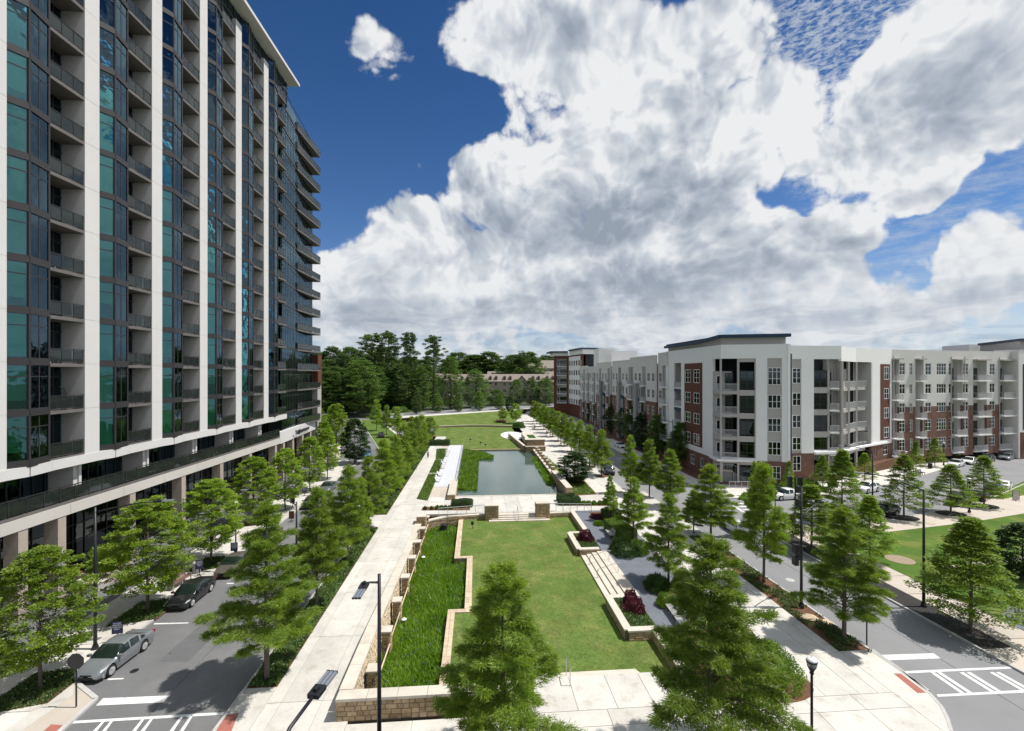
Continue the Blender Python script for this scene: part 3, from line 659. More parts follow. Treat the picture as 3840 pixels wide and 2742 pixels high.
# ================================================================== POND, DECK, FAR LAWN
WZ = -.28
struct(MB().box(-3.1, 12.75, 65.6, 106.0, -2.0, WZ).build('pond_water', M['water']))
struct(MB().box(-3.0, 12.9, 65.25, 65.6, -1.5, .02).build('pond_edge', M['coping']))
struct(MB().box(-3.0, 12.9, 105.4, 106.2, -1.5, -.05).build('pond_edge', M['stone']))
dk = empty('deck', (-4.85, 71, 0), 0, 'long white deck of cross boards beside the pond', 'deck')
MB().box(-1.75, 1.75, 0, 41, -.4, .0).build('deck_frame', M['conc_pink'], dk)
_bd = MB().box(-1.75, 1.75, .01, .335, .0, .04).mesh('board', M['deck'])
for i in range(119): inst('board', _bd, dk, (0, i*.345, 0))
railing((-3.0, 71.5), (-3.0, 112), 0, 0, 18, 'low steel railing along the pond side of the white deck', 'steel')
paving('pavement', -6.6, -3.9, 65.2, 71.0, [-5.2], 3.8, M['conc_pink'])
slab('lawn', [(-8.3, 64.5), (-6.7, 63.6), (-6.65, 71), (-6.65, 80), (-8.3, 80.5)], -.01, M['grass2'])
slab('lawn', rect(-8.3, -6.65, 81.5, 93), -.01, M['grass2']); slab('lawn', [(-8.3, 94), (-6.65, 94), (-6.65, 107), (-9.3, 107), (-8.9, 99)], -.01, M['grass2'])
struct(MB().box(-8.35, -6.45, 63.3, 65.2, -.6, -.02).build('pavement', M['conc'])); struct(MB().box(-8.35, -6.6, 65.2, 112, -.6, -.05).build('pavement', M['conc']))
struct(MB().box(-12, -6.0, 107, 112.5, -.6, -.04).build('pavement', M['conc_pink']))
tag(pier(-3.95, -2.95, 63.6, 72.5, -.5, .75, 'long thick stone wall at the near left corner of the pond', 130), cat='wall')
def swall(p, q_, wd, z0, z1, lab, seed, sides=1):
    t = empty('stone_wall', (0, 0, 0), 0, lab, 'wall'); b = MB(); coped(b, p, q_, wd, z0, z1, .1); b.build('wall_core', [M['stone_m'], M['coping']], t)
    d = Vector((q_[0]-p[0], q_[1]-p[1], 0)).normalized(); n = Vector((d.y, -d.x, 0))*(wd/2+.002)
    stones(t, (p[0]+n.x, p[1]+n.y), (q_[0]+n.x, q_[1]+n.y), z0, z1-.1, .17, .3, .6, joined=True, seed=seed)
    stones(t, (q_[0]-n.x, q_[1]-n.y), (p[0]-n.x, p[1]-n.y), z0, z1-.1, .17, .3, .6, joined=True, seed=seed+1)
    stones(t, (p[0]-n.x-d.x*.01, p[1]-n.y-d.y*.01), (p[0]+n.x-d.x*.01, p[1]+n.y-d.y*.01), z0, z1-.1, .17, .3, .6, joined=True, seed=seed+2)
    return t
swall((13.35, 64.6), (13.1, 76.2), .85, -.4, 1.15, 'thick stone wall at the near right corner of the pond', 140)
swall((12.95, 76.3), (12.95, 102), .4, -.4, .5, 'long stone wall with piers along the right edge of the pond', 144)
for i in range(8):
    v = 78+i*3.0
    t = empty('stone_pier', (13.25, v, 0), 0, ORD[i]+' short stone pier from the near end on the right pond wall', 'pier', 'piers on the right pond wall')
    MB().box(-.28, .28, -.3, .3, .1, 1.35).build('pier_core', M['stone'], t); MB().box(-.32, .32, -.34, .34, 1.35, 1.45).build('pier_cap', M['coping'], t)
    stones(t, (-.28, -.3), (.28, -.3), .1, 1.35, .2, .25, .4, joined=True, seed=160+i)
cas = empty('cascade', (0, 0, 0), 0, 'stone cascade block with two water troughs at the far right of the pond', 'fountain')
b = MB(); b.box(11.1, 15.6, 101.8, 104, -.4, 1.05, 0); b.box(11.25, 15.5, 102.5, 104.5, 1.05, 2.5, 0); b.box(11.0, 15.7, 101.75, 102.6, 1.05, 1.15, 1); b.box(11.1, 15.6, 102.4, 104.6, 2.5, 2.6, 1); b.build('block', [M['stone_m'], M['coping']], cas)
stones(cas, (11.1, 101.8), (15.6, 101.8), -.3, 1.05, .2, .3, .7, joined=True, seed=170); stones(cas, (11.25, 102.5), (15.5, 102.5), 1.15, 2.5, .2, .3, .7, joined=True, seed=171)
MB().box(12.4, 15.6, 104.6, 126, -.3, 1.2).build('ramp_wall', M['coping'], cas)
for v0, v1 in ((106, 111.5), (112.3, 121)): MB().box(13.3, 15.2, v0, v1, 1.1, 1.22).build('trough_water', M['l_dark'], cas)
swall((9.2, 127), (11.2, 104), .5, -.4, .9, 'slanting stone wall beside the cascade', 180)
# far lawn with its arc wall and the rising slope behind
arcp = [(-14.5+i*(26.2/24), 149.5+3.2*math.sin(math.pi*i/24)) for i in range(25)]
struct(MB().prism([(-12.6, 106.2), (11.2, 106.2), (11.0, 127), (11.6, 140), (11.7, 149.4)]+arcp[::-1]+[(-14.4, 130)], -1, -.18).build('far_lawn', M['grass']))
aw = empty('stone_wall', (0, 0, 0), 0, 'low curved stone seat wall behind the far lawn', 'wall')
b = MB()
for p, q_ in zip(arcp[:-1], arcp[1:]): b.beam((p[0], p[1], .05), (q_[0], q_[1], .05), .5, .5, 0); b.beam((p[0], p[1], .36), (q_[0], q_[1], .36), .6, .12, 1)
b.build('wall_core', [M['stone'], M['coping']], aw)
pl, pr = gp(1540, 1566, 1.5), gp(1965, 1534, 1.5)
sl = MB(); n = 24
for i in range(25):
    a = arcp[i]; k = i/24; c = (pl[0]+(pr[0]-pl[0])*k, pl[1]+(pr[1]-pl[1])*k)
    for j in range(7):
        t_ = j/6; sl.v.append((a[0]*(1-t_)+c[0]*t_, a[1]*(1-t_)+c[1]*t_+.3, .2+1.3*(t_*t_*(3-2*t_))))
for i in range(24):
    for j in range(6): sl.f.append((i*7+j, (i+1)*7+j, (i+1)*7+j+1, i*7+j+1)); sl.m.append(0)
struct(sl.build('grass_slope', M['grass'], smooth=True))
disc('stage_pad', g('A', 2045, 862), 3.4, 8.0, -.1, M['conc_w'])['kind'] = 'structure'
# ground beyond: rises to 1.5 m; the curved road crosses it
far = [(-300, 300), (-75, 232), (-57, 196), pl, pr, (26, 213), (60, 300), (400, 300), (2500, 1500), (2500, 5000), (-2500, 5000), (-2500, 1500)]
struct(MB().prism(far, -3, 1.47).build('far_ground', M['far']))
struct(MB().prism([gp(1480, 1569, 1.5), gp(1965, 1536, 1.5), gp(1990, 1531, 1.5), gp(1480, 1563, 1.5)], 1.3, 1.53).build('path', M['conc']))
struct(MB().prism([gp(1440, 1571, 1.5), gp(1990, 1531, 1.5), gp(2120, 1525, 1.5), gp(2120, 1512, 1.5), gp(1950, 1519, 1.5), gp(1600, 1544, 1.5), gp(1440, 1553, 1.5)], 1.3, 1.50).build('curved_road', M['asph_l']))
# green and path between promenade and the bending left street
struct(MB().prism([(-12.75, 85), (-11.1, 85), (-11.1, 128), (-14.3, 130), (-14.5, 149), (pl[0]-2, pl[1]), (-44, 178), (-39, 160), (-30, 132), (-22, 106), (-15.5, 92)], -.5, -.03).build('lawn', M['grass2']))
struct(MB().prism([(-13.5, 100), (-12.5, 100), (-22, 140), (-33, 172), (-36, 172), (-24.5, 138)], -.2, -.01).build('path', M['conc']))
kb([(-12.83, 85), (-15.5, 92), (-22, 106), (-30, 132), (-39, 160), (-44, 178)])
struct(MB().prism([(-120, 190), (-60, 190), (-40, 125), (-36, 100), (-120, 100)], -.5, -.05).build('lawn', M['grass2']))
# ================================================================== THE TOWER (left)
tw = empty('apartment_tower', (0, 0, 0), R(-1.40), 'tall apartment tower with white piers, blue-green glass bays and stacked balconies', 'building')
TA = 33.0
def tl(a, Z): return (-.9986*a, 1.00145*Z+.0539*a)       # lateral distance, depth -> tower frame
LYO = .0539*TA
def ty(Z): return 1.00145*Z+LYO
F0, FH, NF = 11.05, 3.63, 15
cols = [(29.9+7.45*k-.15, 29.9+7.45*k+1.25) for k in range(6)]
def X(a): return -.9986*a
# white piers and party walls
pm = MB().box(-2.05, 0, 0, 1.40, 0, 54.0); pme = pm.mesh('white_pier', M['t_col'])
for k, (z0, z1) in enumerate(cols):
    b = MB(); L = ty(z1)-ty(z0); top = F0-.7
    for j in range(15):
        b.box(-2.05, 0, 0, L, top+.012+(.7 if j else 0)+FH*(j-(0 if j else 0))-(0 if j else 0), top+.7+FH*(j+1)-.012 if j < 14 else 64.0)
    b.box(-2.0, -.03, .03, L-.03, top, 63.9)
    b.build('white_pier', M['t_col'], tw, loc=(X(32.9), ty(z0), 0))
# pier 0's neighbour off the left edge
b = MB(); b.box(X(34.9), X(32.9), ty(18), ty(22.3), 10.3, 64); b.build('white_pier', M['t_col'], tw)
# floor plates: dark soffits seen in the recesses
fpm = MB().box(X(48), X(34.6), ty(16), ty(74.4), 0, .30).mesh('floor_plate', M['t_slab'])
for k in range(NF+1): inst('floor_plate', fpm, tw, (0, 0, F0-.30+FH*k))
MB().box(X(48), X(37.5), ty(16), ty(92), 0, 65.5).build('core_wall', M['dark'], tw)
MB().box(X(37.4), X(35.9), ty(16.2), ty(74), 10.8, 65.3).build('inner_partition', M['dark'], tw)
# one bay: glazed bow (3 lights with transoms) then a recessed balcony
def bow(k):
    z1 = cols[k][1]; return [(33.35, z1), (32.62, z1+1.20), (32.95, z1+3.02)]
def P2(a, Z): return (X(a), ty(Z))
bh = FH
def bow_meshes():
    """meshes of one storey of the bow, relative to P2(33.0, z1)"""
    o = (X(33.0), ty(0)); pts = [(X(33.35)-o[0], 0), (X(32.62)-o[0], 1.20), (X(32.95)-o[0], 3.02)]
    p0, p1, p2 = [Vector((x, y, 0)) for x, y in pts]; pm_ = (p1+p2)/2
    fr = MB()
    for a, c in ((p0, p1), (p1, p2)):
        d = (c-a).normalized(); n = Vector((d.y, -d.x, 0))
        fr.beam(a-d*.02+Vector((0, 0, .04))+n*.03, c+d*.02+Vector((0, 0, .04))+n*.03, .16, .46)      # spandrel band at the slab
        fr.beam(a+Vector((0, 0, .30)), c+Vector((0, 0, .30)), .10, .09); fr.beam(a+Vector((0, 0, 2.62)), c+Vector((0, 0, 2.62)), .08, .06)
    for p_, w_ in ((p0, .10), (p1, .17), (p2, .14), (pm_, .07)): fr.beam(p_+Vector((0, 0, .1)), p_+Vector((0, 0, FH-.15)), w_, w_)
    # return of the bow towards the recess
    q = Vector((p2.x-1.7, 3.02, 0)); fr.beam(p2+Vector((0, 0, .04)), q+Vector((0, 0, .04)), .14, .46); fr.beam(p2+Vector((0, 0, 2.62)), q+Vector((0, 0, 2.62)), .06, .06)
    res = {'frame': fr.mesh('window_frame', M['t_frame'])}
    panes = []
    for i, (a, c) in enumerate(((p0, p1), (p1, pm_), (pm_, p2), (p2, q))):
        d = (c-a); L = d.length; ang = math.atan2(d.y, d.x)
        for zz0, zz1, nm in ((.33, 2.60, 'pane'), (2.66, FH-.20, 'transom')):
            panes.append((i, MB().box(.05, L-.05, -.012, .012, zz0, zz1).mesh('pane', M['glass']), (a.x, a.y, 0), ang, L, zz0, zz1))
    res['panes'] = panes; res['pts'] = (p0, p1, pm_, p2, q)
    # whole glazing in one mesh for the far bays
    gm = MB()
    for i, (a, c) in enumerate(((p0, p1), (p1, pm_), (pm_, p2), (p2, q))):
        gm.beam(a+Vector((0, 0, 1.88)), c+Vector((0, 0, 1.88)), .02, 3.1)
    res['glazing'] = gm.mesh('glazing', M['glass'])
    bl = MB(); return res
BW = bow_meshes()
def blind_mesh(cov):
    b = MB(); p0, p1, pm_, p2, q = BW['pts']
    for (a, c), h in zip(((p0, p1), (p1, pm_), (pm_, p2), (p2, q)), list(cov)+[cov[2]]):
        if h <= 0: continue
        d = (c-a).normalized(); n = Vector((-d.y, d.x, 0)); o = n*.14
        b.beam(a+d*.07+o+Vector((0, 0, FH-.2-h/2)), c-d*.07+o+Vector((0, 0, FH-.2-h/2)), .02, h)
    return b.mesh('blind', M['blind']) if b.v else None
BLS = [blind_mesh(c) for c in ((3.1, 3.1, 3.1), (1.8, 1.8, 1.8), (3.1, 0, 3.1), (.65, .65, .65), (0, 3.1, 3.1), (2.5, 2.5, 0), (0, 0, 0), (3.0, 2.2, 2.2))]
# balcony: slab, railing (posts, rail), glass panels, door wall
BLN = 3.10
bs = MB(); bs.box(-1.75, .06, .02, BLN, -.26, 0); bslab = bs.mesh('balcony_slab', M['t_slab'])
br = MB(); br.beam((0, .05, 1.12), (0, BLN-.03, 1.12), .08, .06)
for t_ in (.05, 1.05, 2.07, BLN-.05): br.beam((0, t_, -.1), (0, t_, 1.1), .05)
br.beam((0, .05, .1), (0, BLN-.03, .1), .03); brail = br.mesh('railing', M['t_frame'])
bgl = MB().box(-.008, .008, .09, 1.0, .14, 1.05).mesh('glass_panel', M['glass_r'])
dw = MB()
for a, c in ((.0, .12), (.95, 1.07), (1.9, 2.02), (BLN-.9, BLN-.8)): dw.box(-1.80, -1.70, a, c, 0, FH-.3)
dw.box(-1.80, -1.70, 0, BLN, 2.55, 2.65); dwm = dw.mesh('door_frame', M['t_frame'])
dpm = MB().box(-1.77, -1.75, .1, BLN-.1, .05, FH-.35).mesh('door_glass', M['glass'])
dbm = MB().box(-1.95, -1.93, 1.10, 1.88, .05, FH-.4).mesh('blind', M['blind'])
r3 = random.Random(11)
for k, (za, zb) in enumerate(cols):
    y0 = ty(zb); nextp = BLN
    for f in range(NF):
        z = F0+FH*f
        near = k < 2 and f < 12
        wb = inst('window_bay', BW['frame'], tw, (X(33.0), y0, z))
        if near:
            for i, me, loc, ang, L, a, c in BW['panes']: inst('pane', me, wb, loc, ang)
        else: inst('glazing', BW['glazing'], wb)
        bi = r3.choice((0, 0, 0, 7, 0, 1, 0, 5) if f < 7 else (0, 0, 3, 1, 7, 0, 5, 1))
        if BLS[bi]: inst('blind', BLS[bi], wb)
        bc = inst('balcony', bslab, tw, (X(33.0), y0+3.08, z))
        inst('railing', brail, bc)
        for i in range(3): inst('glass_panel', bgl, bc, (0, i*1.01, 0))
        inst('door_frame', dwm, bc); inst('door_glass', dpm, bc)
        if r3.random() < .6: inst('blind', dbm, bc)
        MB  # keep
# side wall closing the last balcony towards the curtain wall
# wavy white band below the first storey and level-two wall
bm_ = MB()
for k, (za, zb) in enumerate(cols):
    nz = cols[k+1][0] if k < 5 else 74.6
    pts = [P2(32.86, za), P2(32.86, zb), P2(32.55, zb+1.25), P2(32.80, zb+3.1), P2(32.86, zb+3.4), P2(32.86, nz)]
    for p_, q_ in zip(pts[:-1], pts[1:]): bm_.beam((p_[0]-.25, p_[1], F0-.50), (q_[0]-.25, q_[1], F0-.50), .5, .74)
bm_.box(X(34.8), X(32.6), ty(16), ty(29.7), F0-.87, F0-.13)
bm_.build('white_band', M['t_col'], tw)
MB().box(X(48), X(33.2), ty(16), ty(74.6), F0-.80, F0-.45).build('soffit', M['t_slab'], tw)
for k, (za, zb) in enumerate([(14.9, 16.2), (22.3, 23.8)]+cols): MB().box(X(35.6), X(33.4), ty(za+.05), ty(za+.28), 7.5, F0-.8).build('white_fin', M['t_col'], tw); MB().box(X(35.6), X(33.55), ty(za-2.2+1.9), ty(za+.04), 7.5, F0-.8).build('party_wall', M['t_col'], tw)
gw = MB(); Z = 17.0
while Z < 74:
    gw.beam(P2(35.45, Z)+(7.5,), P2(35.45, Z)+(F0-.8,), .09); Z += .98
gw.beam(P2(35.45, 17)+(9.6,), P2(35.45, 74)+(9.6,), .07); gw.build('mullions', M['t_frame'], tw)
MB().box(X(35.5), X(35.48), ty(17), ty(74), 7.5, F0-.8).build('glazing', M['glass'], tw)
Z = 17.5
while Z < 73:
    if r3.random() < .85: MB().box(X(35.6), X(35.58), ty(Z), ty(Z+.85), 7.55, F0-.9).build('blind', M['blind'], tw)
    Z += .98
# terrace deck with glass balustrade
MB().box(X(36), X(33.0), ty(16), ty(72.4), 7.28, 7.5).build('terrace_slab', M['t_slab'], tw)
fz = MB()
for i in range(11): fz.box(X(33.3), X(32.95), ty(15+5.25*i)+.012, ty(15+5.25*(i+1))-.012, 6.42, 7.27)
fz.build('terrace_fascia', M['t_beige'], tw); MB().box(X(36.3), X(33.02), ty(16), ty(72.4), 6.6, 7.2).build('terrace_beam', M['t_beige'], tw)
rl = empty('balustrade', (X(33.02), ty(16), 7.5), 0); rl.parent = tw
n = 44; _p = MB().beam((0, 0, 0), (0, 0, 1.15), .06).mesh('post', M['t_frame']); _g = MB().box(-.008, .008, .05, 1.23, .1, 1.05).mesh('glass_panel', M['glass_r'])
for i in range(n+1): inst('post', _p, rl, (0, i*1.28, 0))
for i in range(n): inst('glass_panel', _g, rl, (0, i*1.28, 0))
MB().beam((0, 0, 1.17), (0, n*1.28, 1.17), .08, .06).build('top_rail', M['t_frame'], rl)
# podium columns and shopfront
for i, Zr in enumerate([25.6, 29.6, 32.7, 35.66, 42.7, 49.8, 56.9, 63.8, 71.4, 74.8, 79.3, 84.6, 89.5]):
    aa = 33.0 if Zr < 72 else 33.0+(Zr-72)*.09
    b = MB(); h = 6.42 if Zr < 72 else 6.2
    for j in range(4): b.box(X(aa+1.0), X(aa), ty(Zr-.68), ty(Zr), h/4*j+.01, h/4*(j+1)-.005)
    b.box(X(aa+.98), X(aa+.02), ty(Zr-.66), ty(Zr-.02), 0, h); b.build('podium_column', M['t_stone'], tw)
sf_ = MB(); Z = 15.0
while Z < 90: sf_.beam(P2(36.1, Z)+(0,), P2(36.1, Z)+(6.5,), .07); Z += 1.18
for z in (.15, 1.5, 2.9, 4.3, 5.7): sf_.beam(P2(36.1, 15)+(z,), P2(36.1, 90)+(z,), .06)
sf_.build('shopfront_frame', M['t_frame'], tw); MB().box(X(36.16), X(36.14), ty(15), ty(90), 0, 6.6).build('shopfront_glass', M['glass_d'], tw)
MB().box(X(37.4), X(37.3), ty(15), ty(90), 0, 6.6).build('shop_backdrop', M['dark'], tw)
for Zr in (35.9, 42.9, 50.0, 57.1): MB().box(X(32.9), X(32.7), ty(Zr-.9), ty(Zr-.85), 2.6, 4.1).build('blade_sign', M['white'], tw)
# curtain wall section towards the far end
CW = [(33.6, 74.5), (34.5, 82.0), (35.55, 92.3)]
def cwline(t_):
    L = [0, 7.6, 18.0]; t_ = max(0, min(18, t_))
    i = 0 if t_ < 7.6 else 1; k = (t_-L[i])/(L[i+1]-L[i]); return CW[i][0]+(CW[i+1][0]-CW[i][0])*k, CW[i][1]+(CW[i+1][1]-CW[i][1])*k
mu = MB(); bd = MB(); gz = MB()
for i in range(21): a, Z = cwline(i*.9); mu.beam(P2(a, Z)+(8.2,), P2(a, Z)+(61.9,), .09)
for f in range(-0, 15):
    z = F0+FH*f if f else F0
    for i in range(2):
        p_, q_ = P2(*CW[i]), P2(*CW[i+1]); bd.beam(p_+(z-.08,), q_+(z-.08,), .18, .34); bd.beam(p_+(z+2.7,), q_+(z+2.7,), .1, .07)
        gz.beam(p_+(z+1.75 if f < 14 else z+1.0,), q_+(z+1.75 if f < 14 else z+1.0,), .02, 3.4 if f < 14 else 1.9)
for i in range(2): p_, q_ = P2(*CW[i]), P2(*CW[i+1]); gz.beam(p_+(9.55,), q_+(9.55,), .02, 2.7)
mu.build('mullions', M['t_frame'], tw); bd.build('spandrel_band', M['t_frame'], tw); gz.build('glazing', M['glass'], tw)
bmf = MB()
for f in range(14):
    for i in range(20):
        if r3.random() < .68:
            a, Z = cwline(i*.9+.1); a2, Z2 = cwline(i*.9+.8); z = F0+FH*f; h = r3.choice((3.2, 3.2, 2.2, 1.2))
            bmf.beam(P2(a+.25, Z)+(z+3.45-h/2,), P2(a2+.25, Z2)+(z+3.45-h/2,), .02, h)
o = bmf.build('blinds', M['blind'], tw); o['kind'] = 'stuff'
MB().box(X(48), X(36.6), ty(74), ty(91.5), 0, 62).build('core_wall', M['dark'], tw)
_e = MB(); p_ = P2(35.5, 92.3); _e.box(X(47), p_[0], p_[1]-.05, p_[1]+.15, 8, 62); _e.build('end_wall', M['t_frame'], tw)
for f in range(15): MB().box(X(47), X(35.7), ty(74.6), ty(92.2), F0+FH*f-.25, F0+FH*f-.02).build('floor_plate', M['t_slab'], tw)
# wedge balconies at the far end
bo = [(34.3, 82.3), (34.05, 92.9), (36.3, 92.9), (36.3, 82.3)]
wb_ = MB().prism([P2(*p) for p in bo], -.28, 0).mesh('balcony', M['t_slab'])
wr = MB(); ed = [P2(35.0, 82.3), P2(34.32, 82.35), P2(34.07, 92.85), P2(35.5, 92.85)]
for p_, q_ in zip(ed[:-1], ed[1:]): wr.beam(p_+(1.12,), q_+(1.12,), .07)
for i in range(11): k = i/10; wr.beam((ed[1][0]*(1-k)+ed[2][0]*k, ed[1][1]*(1-k)+ed[2][1]*k, 0), (ed[1][0]*(1-k)+ed[2][0]*k, ed[1][1]*(1-k)+ed[2][1]*k, 1.1), .05)
wrm = wr.mesh('railing', M['t_frame'])
wg = MB()
for p_, q_ in zip(ed[:-1], ed[1:]): wg.beam(p_+(.58,), q_+(.58,), .015, .95)
wgm = wg.mesh('glass_panel', M['glass_r'])
for f in range(15):
    o = inst('balcony', wb_, tw, (0, 0, F0+FH*f)); inst('railing', wrm, o); inst('glass_panel', wgm, o)
o = inst('balcony', wb_, tw, (0, 0, 8.3)); inst('railing', wrm, o); inst('glass_panel', wgm, o)
# small balconies of the sixth bay get no pier, the far podium fascia and its sign
b = MB(); p_, q_, r_ = P2(33.25, 72.4), P2(34.1, 82.0), P2(35.1, 92.3); b.beam(p_+(7.25,), q_+(7.25,), .5, 1.9); b.beam(q_+(7.25,), r_+(7.25,), .5, 1.9); b.build('far_fascia', M['t_col'], tw)
_a = P2(33.5, 79.0)
b = MB()          # block capitals T H E
def _seg(y, z, y2, z2): b.beam((_a[0]+.42, _a[1]+y, 6.95+z), (_a[0]+.42, _a[1]+y2, 6.95+z2), .12)
for seg in ((0, .7, .6, .7), (.3, 0, .3, .7), (.8, 0, .8, .7), (1.3, 0, 1.3, .7), (.8, .35, 1.3, .35), (1.6, 0, 1.6, .7), (1.6, 0, 2.0, 0), (1.6, .35, 1.95, .35), (1.6, .7, 2.0, .7)): _seg(seg[0]-.6, seg[1], seg[2]-.6, seg[3])
b.build('sign_lettering', M['black'], tw)
b = MB(); r4 = random.Random(5); x = 0
pts = []
for i in range(40):
    t_ = i/39; yy = _a[1]+2.0+t_*6.2; xx = -(33.62+(yy-ty(79.0))*.10)*.9986+.35; pts.append((xx, yy, 7.2+.34*math.sin(i*1.35)*(1-.35*t_)))
b.tube(pts, .07, 5); b.build('sign_script', M['black'], tw)
# top: glass parapet storey and the white roof canopy
MB().box(X(33.4), X(33.38), ty(16), ty(76), 63.4, 65.8).build('penthouse_glass', M['glass'], tw)
b = MB(); Z = 17
while Z < 76: b.beam(P2(33.36, Z)+(63.4,), P2(33.36, Z)+(65.8,), .08); Z += 1.3
b.beam(P2(33.35, 16)+(64.2,), P2(33.35, 76)+(64.2,), .1, .2); b.build('mullions', M['t_frame'], tw)
b = MB(); b.prism([P2(50, 14), P2(31.25, 14), P2(31.6, 76.6), P2(50, 76.6)], 65.8, 66.25); b.build('roof_canopy', M['t_col'], tw)
_e = MB(); _e.box(X(47), X(33.4), ty(75.8), ty(76), 61.9, 65.8); _e.build('end_glass', M['glass'], tw)
# neighbouring brick block behind the tower
bb = empty('brick_building', (0, 0, 0), R(-1.4), 'red brick block with grey base showing behind the far corner of the tower', 'building')
MB().box(X(50), X(34.9), ty(93.8), ty(96), 15.2, 21.4).build('wall', M['b_rust'], bb); MB().box(X(50), X(35.0), ty(93.9), ty(96), 0, 15.2).build('base_wall', M['b_panel'], bb)
# things on the balconies
def bal(k, f, dy=1.2): a = X(33.9); return (a, ty(cols[k][1])+3.08+dy, F0+FH*f)
def on_tower(p): c, s = math.cos(R(-1.4)), math.sin(R(-1.4)); return (p[0]*c-p[1]*s, p[0]*s+p[1]*c, p[2])
def patio_chair(p, lab, m='white', rz=0):
    t = empty('patio_chair', on_tower(p), rz, lab, 'chair')
    MB().box(-.28, .28, -.28, .28, .38, .46).build('seat', M[m], t); MB().beam((-.28, 0, .45), (-.36, 0, 1.0), .5, .06, up=(0, 1, 0)).build('backrest', M[m], t)
    for i in (-1, 1):
        for j in (-1, 1): MB().beam((i*.24, j*.24, 0), (i*.24, j*.24, .4), .05).build('leg', M[m], t)
    return t
patio_chair(bal(0, 2, 1.6), 'white cushioned chair on the nearest column of balconies, third row up', 'white', .3)
patio_chair(bal(1, 1, 1.2), 'pale patio chair on the second column of balconies, second row up', 'white', -.2)
patio_chair(bal(2, 1, 1.2), 'white chair on the third column of balconies, second row up', 'white', .1)
patio_chair(bal(1, 0, 1.4), 'dark patio chair on the second column of balconies, lowest row', 't_frame', .5)
patio_chair(bal(3, 1, 1.2), 'white patio chair on the fourth column of balconies, second row up', 'white', 0)
patio_chair(bal(3, 2, 1.4), 'white patio chair on the fourth column of balconies, third row up', 'white', 0)
patio_chair(bal(0, 4, 1.0), 'grey patio chair on the nearest column of balconies, fifth row up', 'b_panel', 0)
t = empty('hanging_chair', on_tower(bal(0, 1, 1.7)), 0, 'black egg shaped hanging chair on the nearest balcony column', 'chair')
MB().tube([(-.5, 0, 0), (-.55, 0, 1.2), (-.4, 0, 2.0), (-.05, 0, 2.15), (0, 0, 1.9)], .03, 6).build('stand', M['black'], t)
b = MB()
for i in range(12):
    a = math.pi*i/12; b.tube([(.55*math.sin(s_)*math.cos(a), .55*math.sin(s_)*math.sin(a), 1.15-.7*math.cos(s_)) for s_ in [math.pi*j/8 for j in range(9)]], .018, 4)
b.build('basket', M['black'], t); MB().lathe([(.05, .45), (.42, .6), (.45, .8), (.1, .85)], 12).build('cushion', M['t_frame'], t); MB().tube([(-.4, -.4, .02), (.4, .4, .02)], .03, 5).build('foot', M['black'], t)

r5 = random.Random(8); used_b = {(0, 2), (1, 1), (2, 1), (1, 0), (3, 1), (3, 2), (0, 4), (0, 1)}
for k in range(5):
    for f in range(10):
        if (k, f) in used_b or r5.random() < .55: continue
        mm = r5.choice(('white', 'black', 'b_panel', 't_stone')); nm = {'white': 'white', 'black': 'black', 'b_panel': 'grey', 't_stone': 'brown'}[mm]
        patio_chair(bal(k, f, r5.uniform(.6, 2.4)), nm+' patio chair on the '+ORD[k]+' column of balconies, '+ORD[f]+' row up', mm, r5.uniform(-.6, .6))
# ================================================================== THE APARTMENT BUILDING (right)
def mksub(m, nm): return m
def facade(parent, A, B, z0, z1, th, m, ops, name='wall'):
    """wall from A to B (plan), front face on the right-hand side of A->B; ops = (s0, s1, z0, z1) openings"""
    A = Vector((A[0], A[1], 0)); B = Vector((B[0], B[1], 0)); L = (B-A).length
    ss = sorted({0., L, *[max(0, min(L, o[0])) for o in ops], *[max(0, min(L, o[1])) for o in ops]}); zs = sorted({z0, z1, *[o[2] for o in ops if z0 < o[2] < z1], *[o[3] for o in ops if z0 < o[3] < z1]})
    b = MB()
    for j in range(len(zs)-1):
        zc = (zs[j]+zs[j+1])/2; i = 0
        while i < len(ss)-1:
            def hole(i): sc = (ss[i]+ss[i+1])/2; return any(o[0] < sc < o[1] and o[2] < zc < o[3] for o in ops)
            if hole(i): i += 1; continue
            k = i
            while k+1 < len(ss)-1 and not hole(k+1): k += 1
            b.box(ss[i], ss[k+1], 0, th, zs[j], zs[j+1]); i = k+1
    d = B-A; o = b.build(name, m, parent); o.location = (A.x, A.y, 0); o.rotation_euler = (0, 0, math.atan2(d.y, d.x)); return o
WC = {}
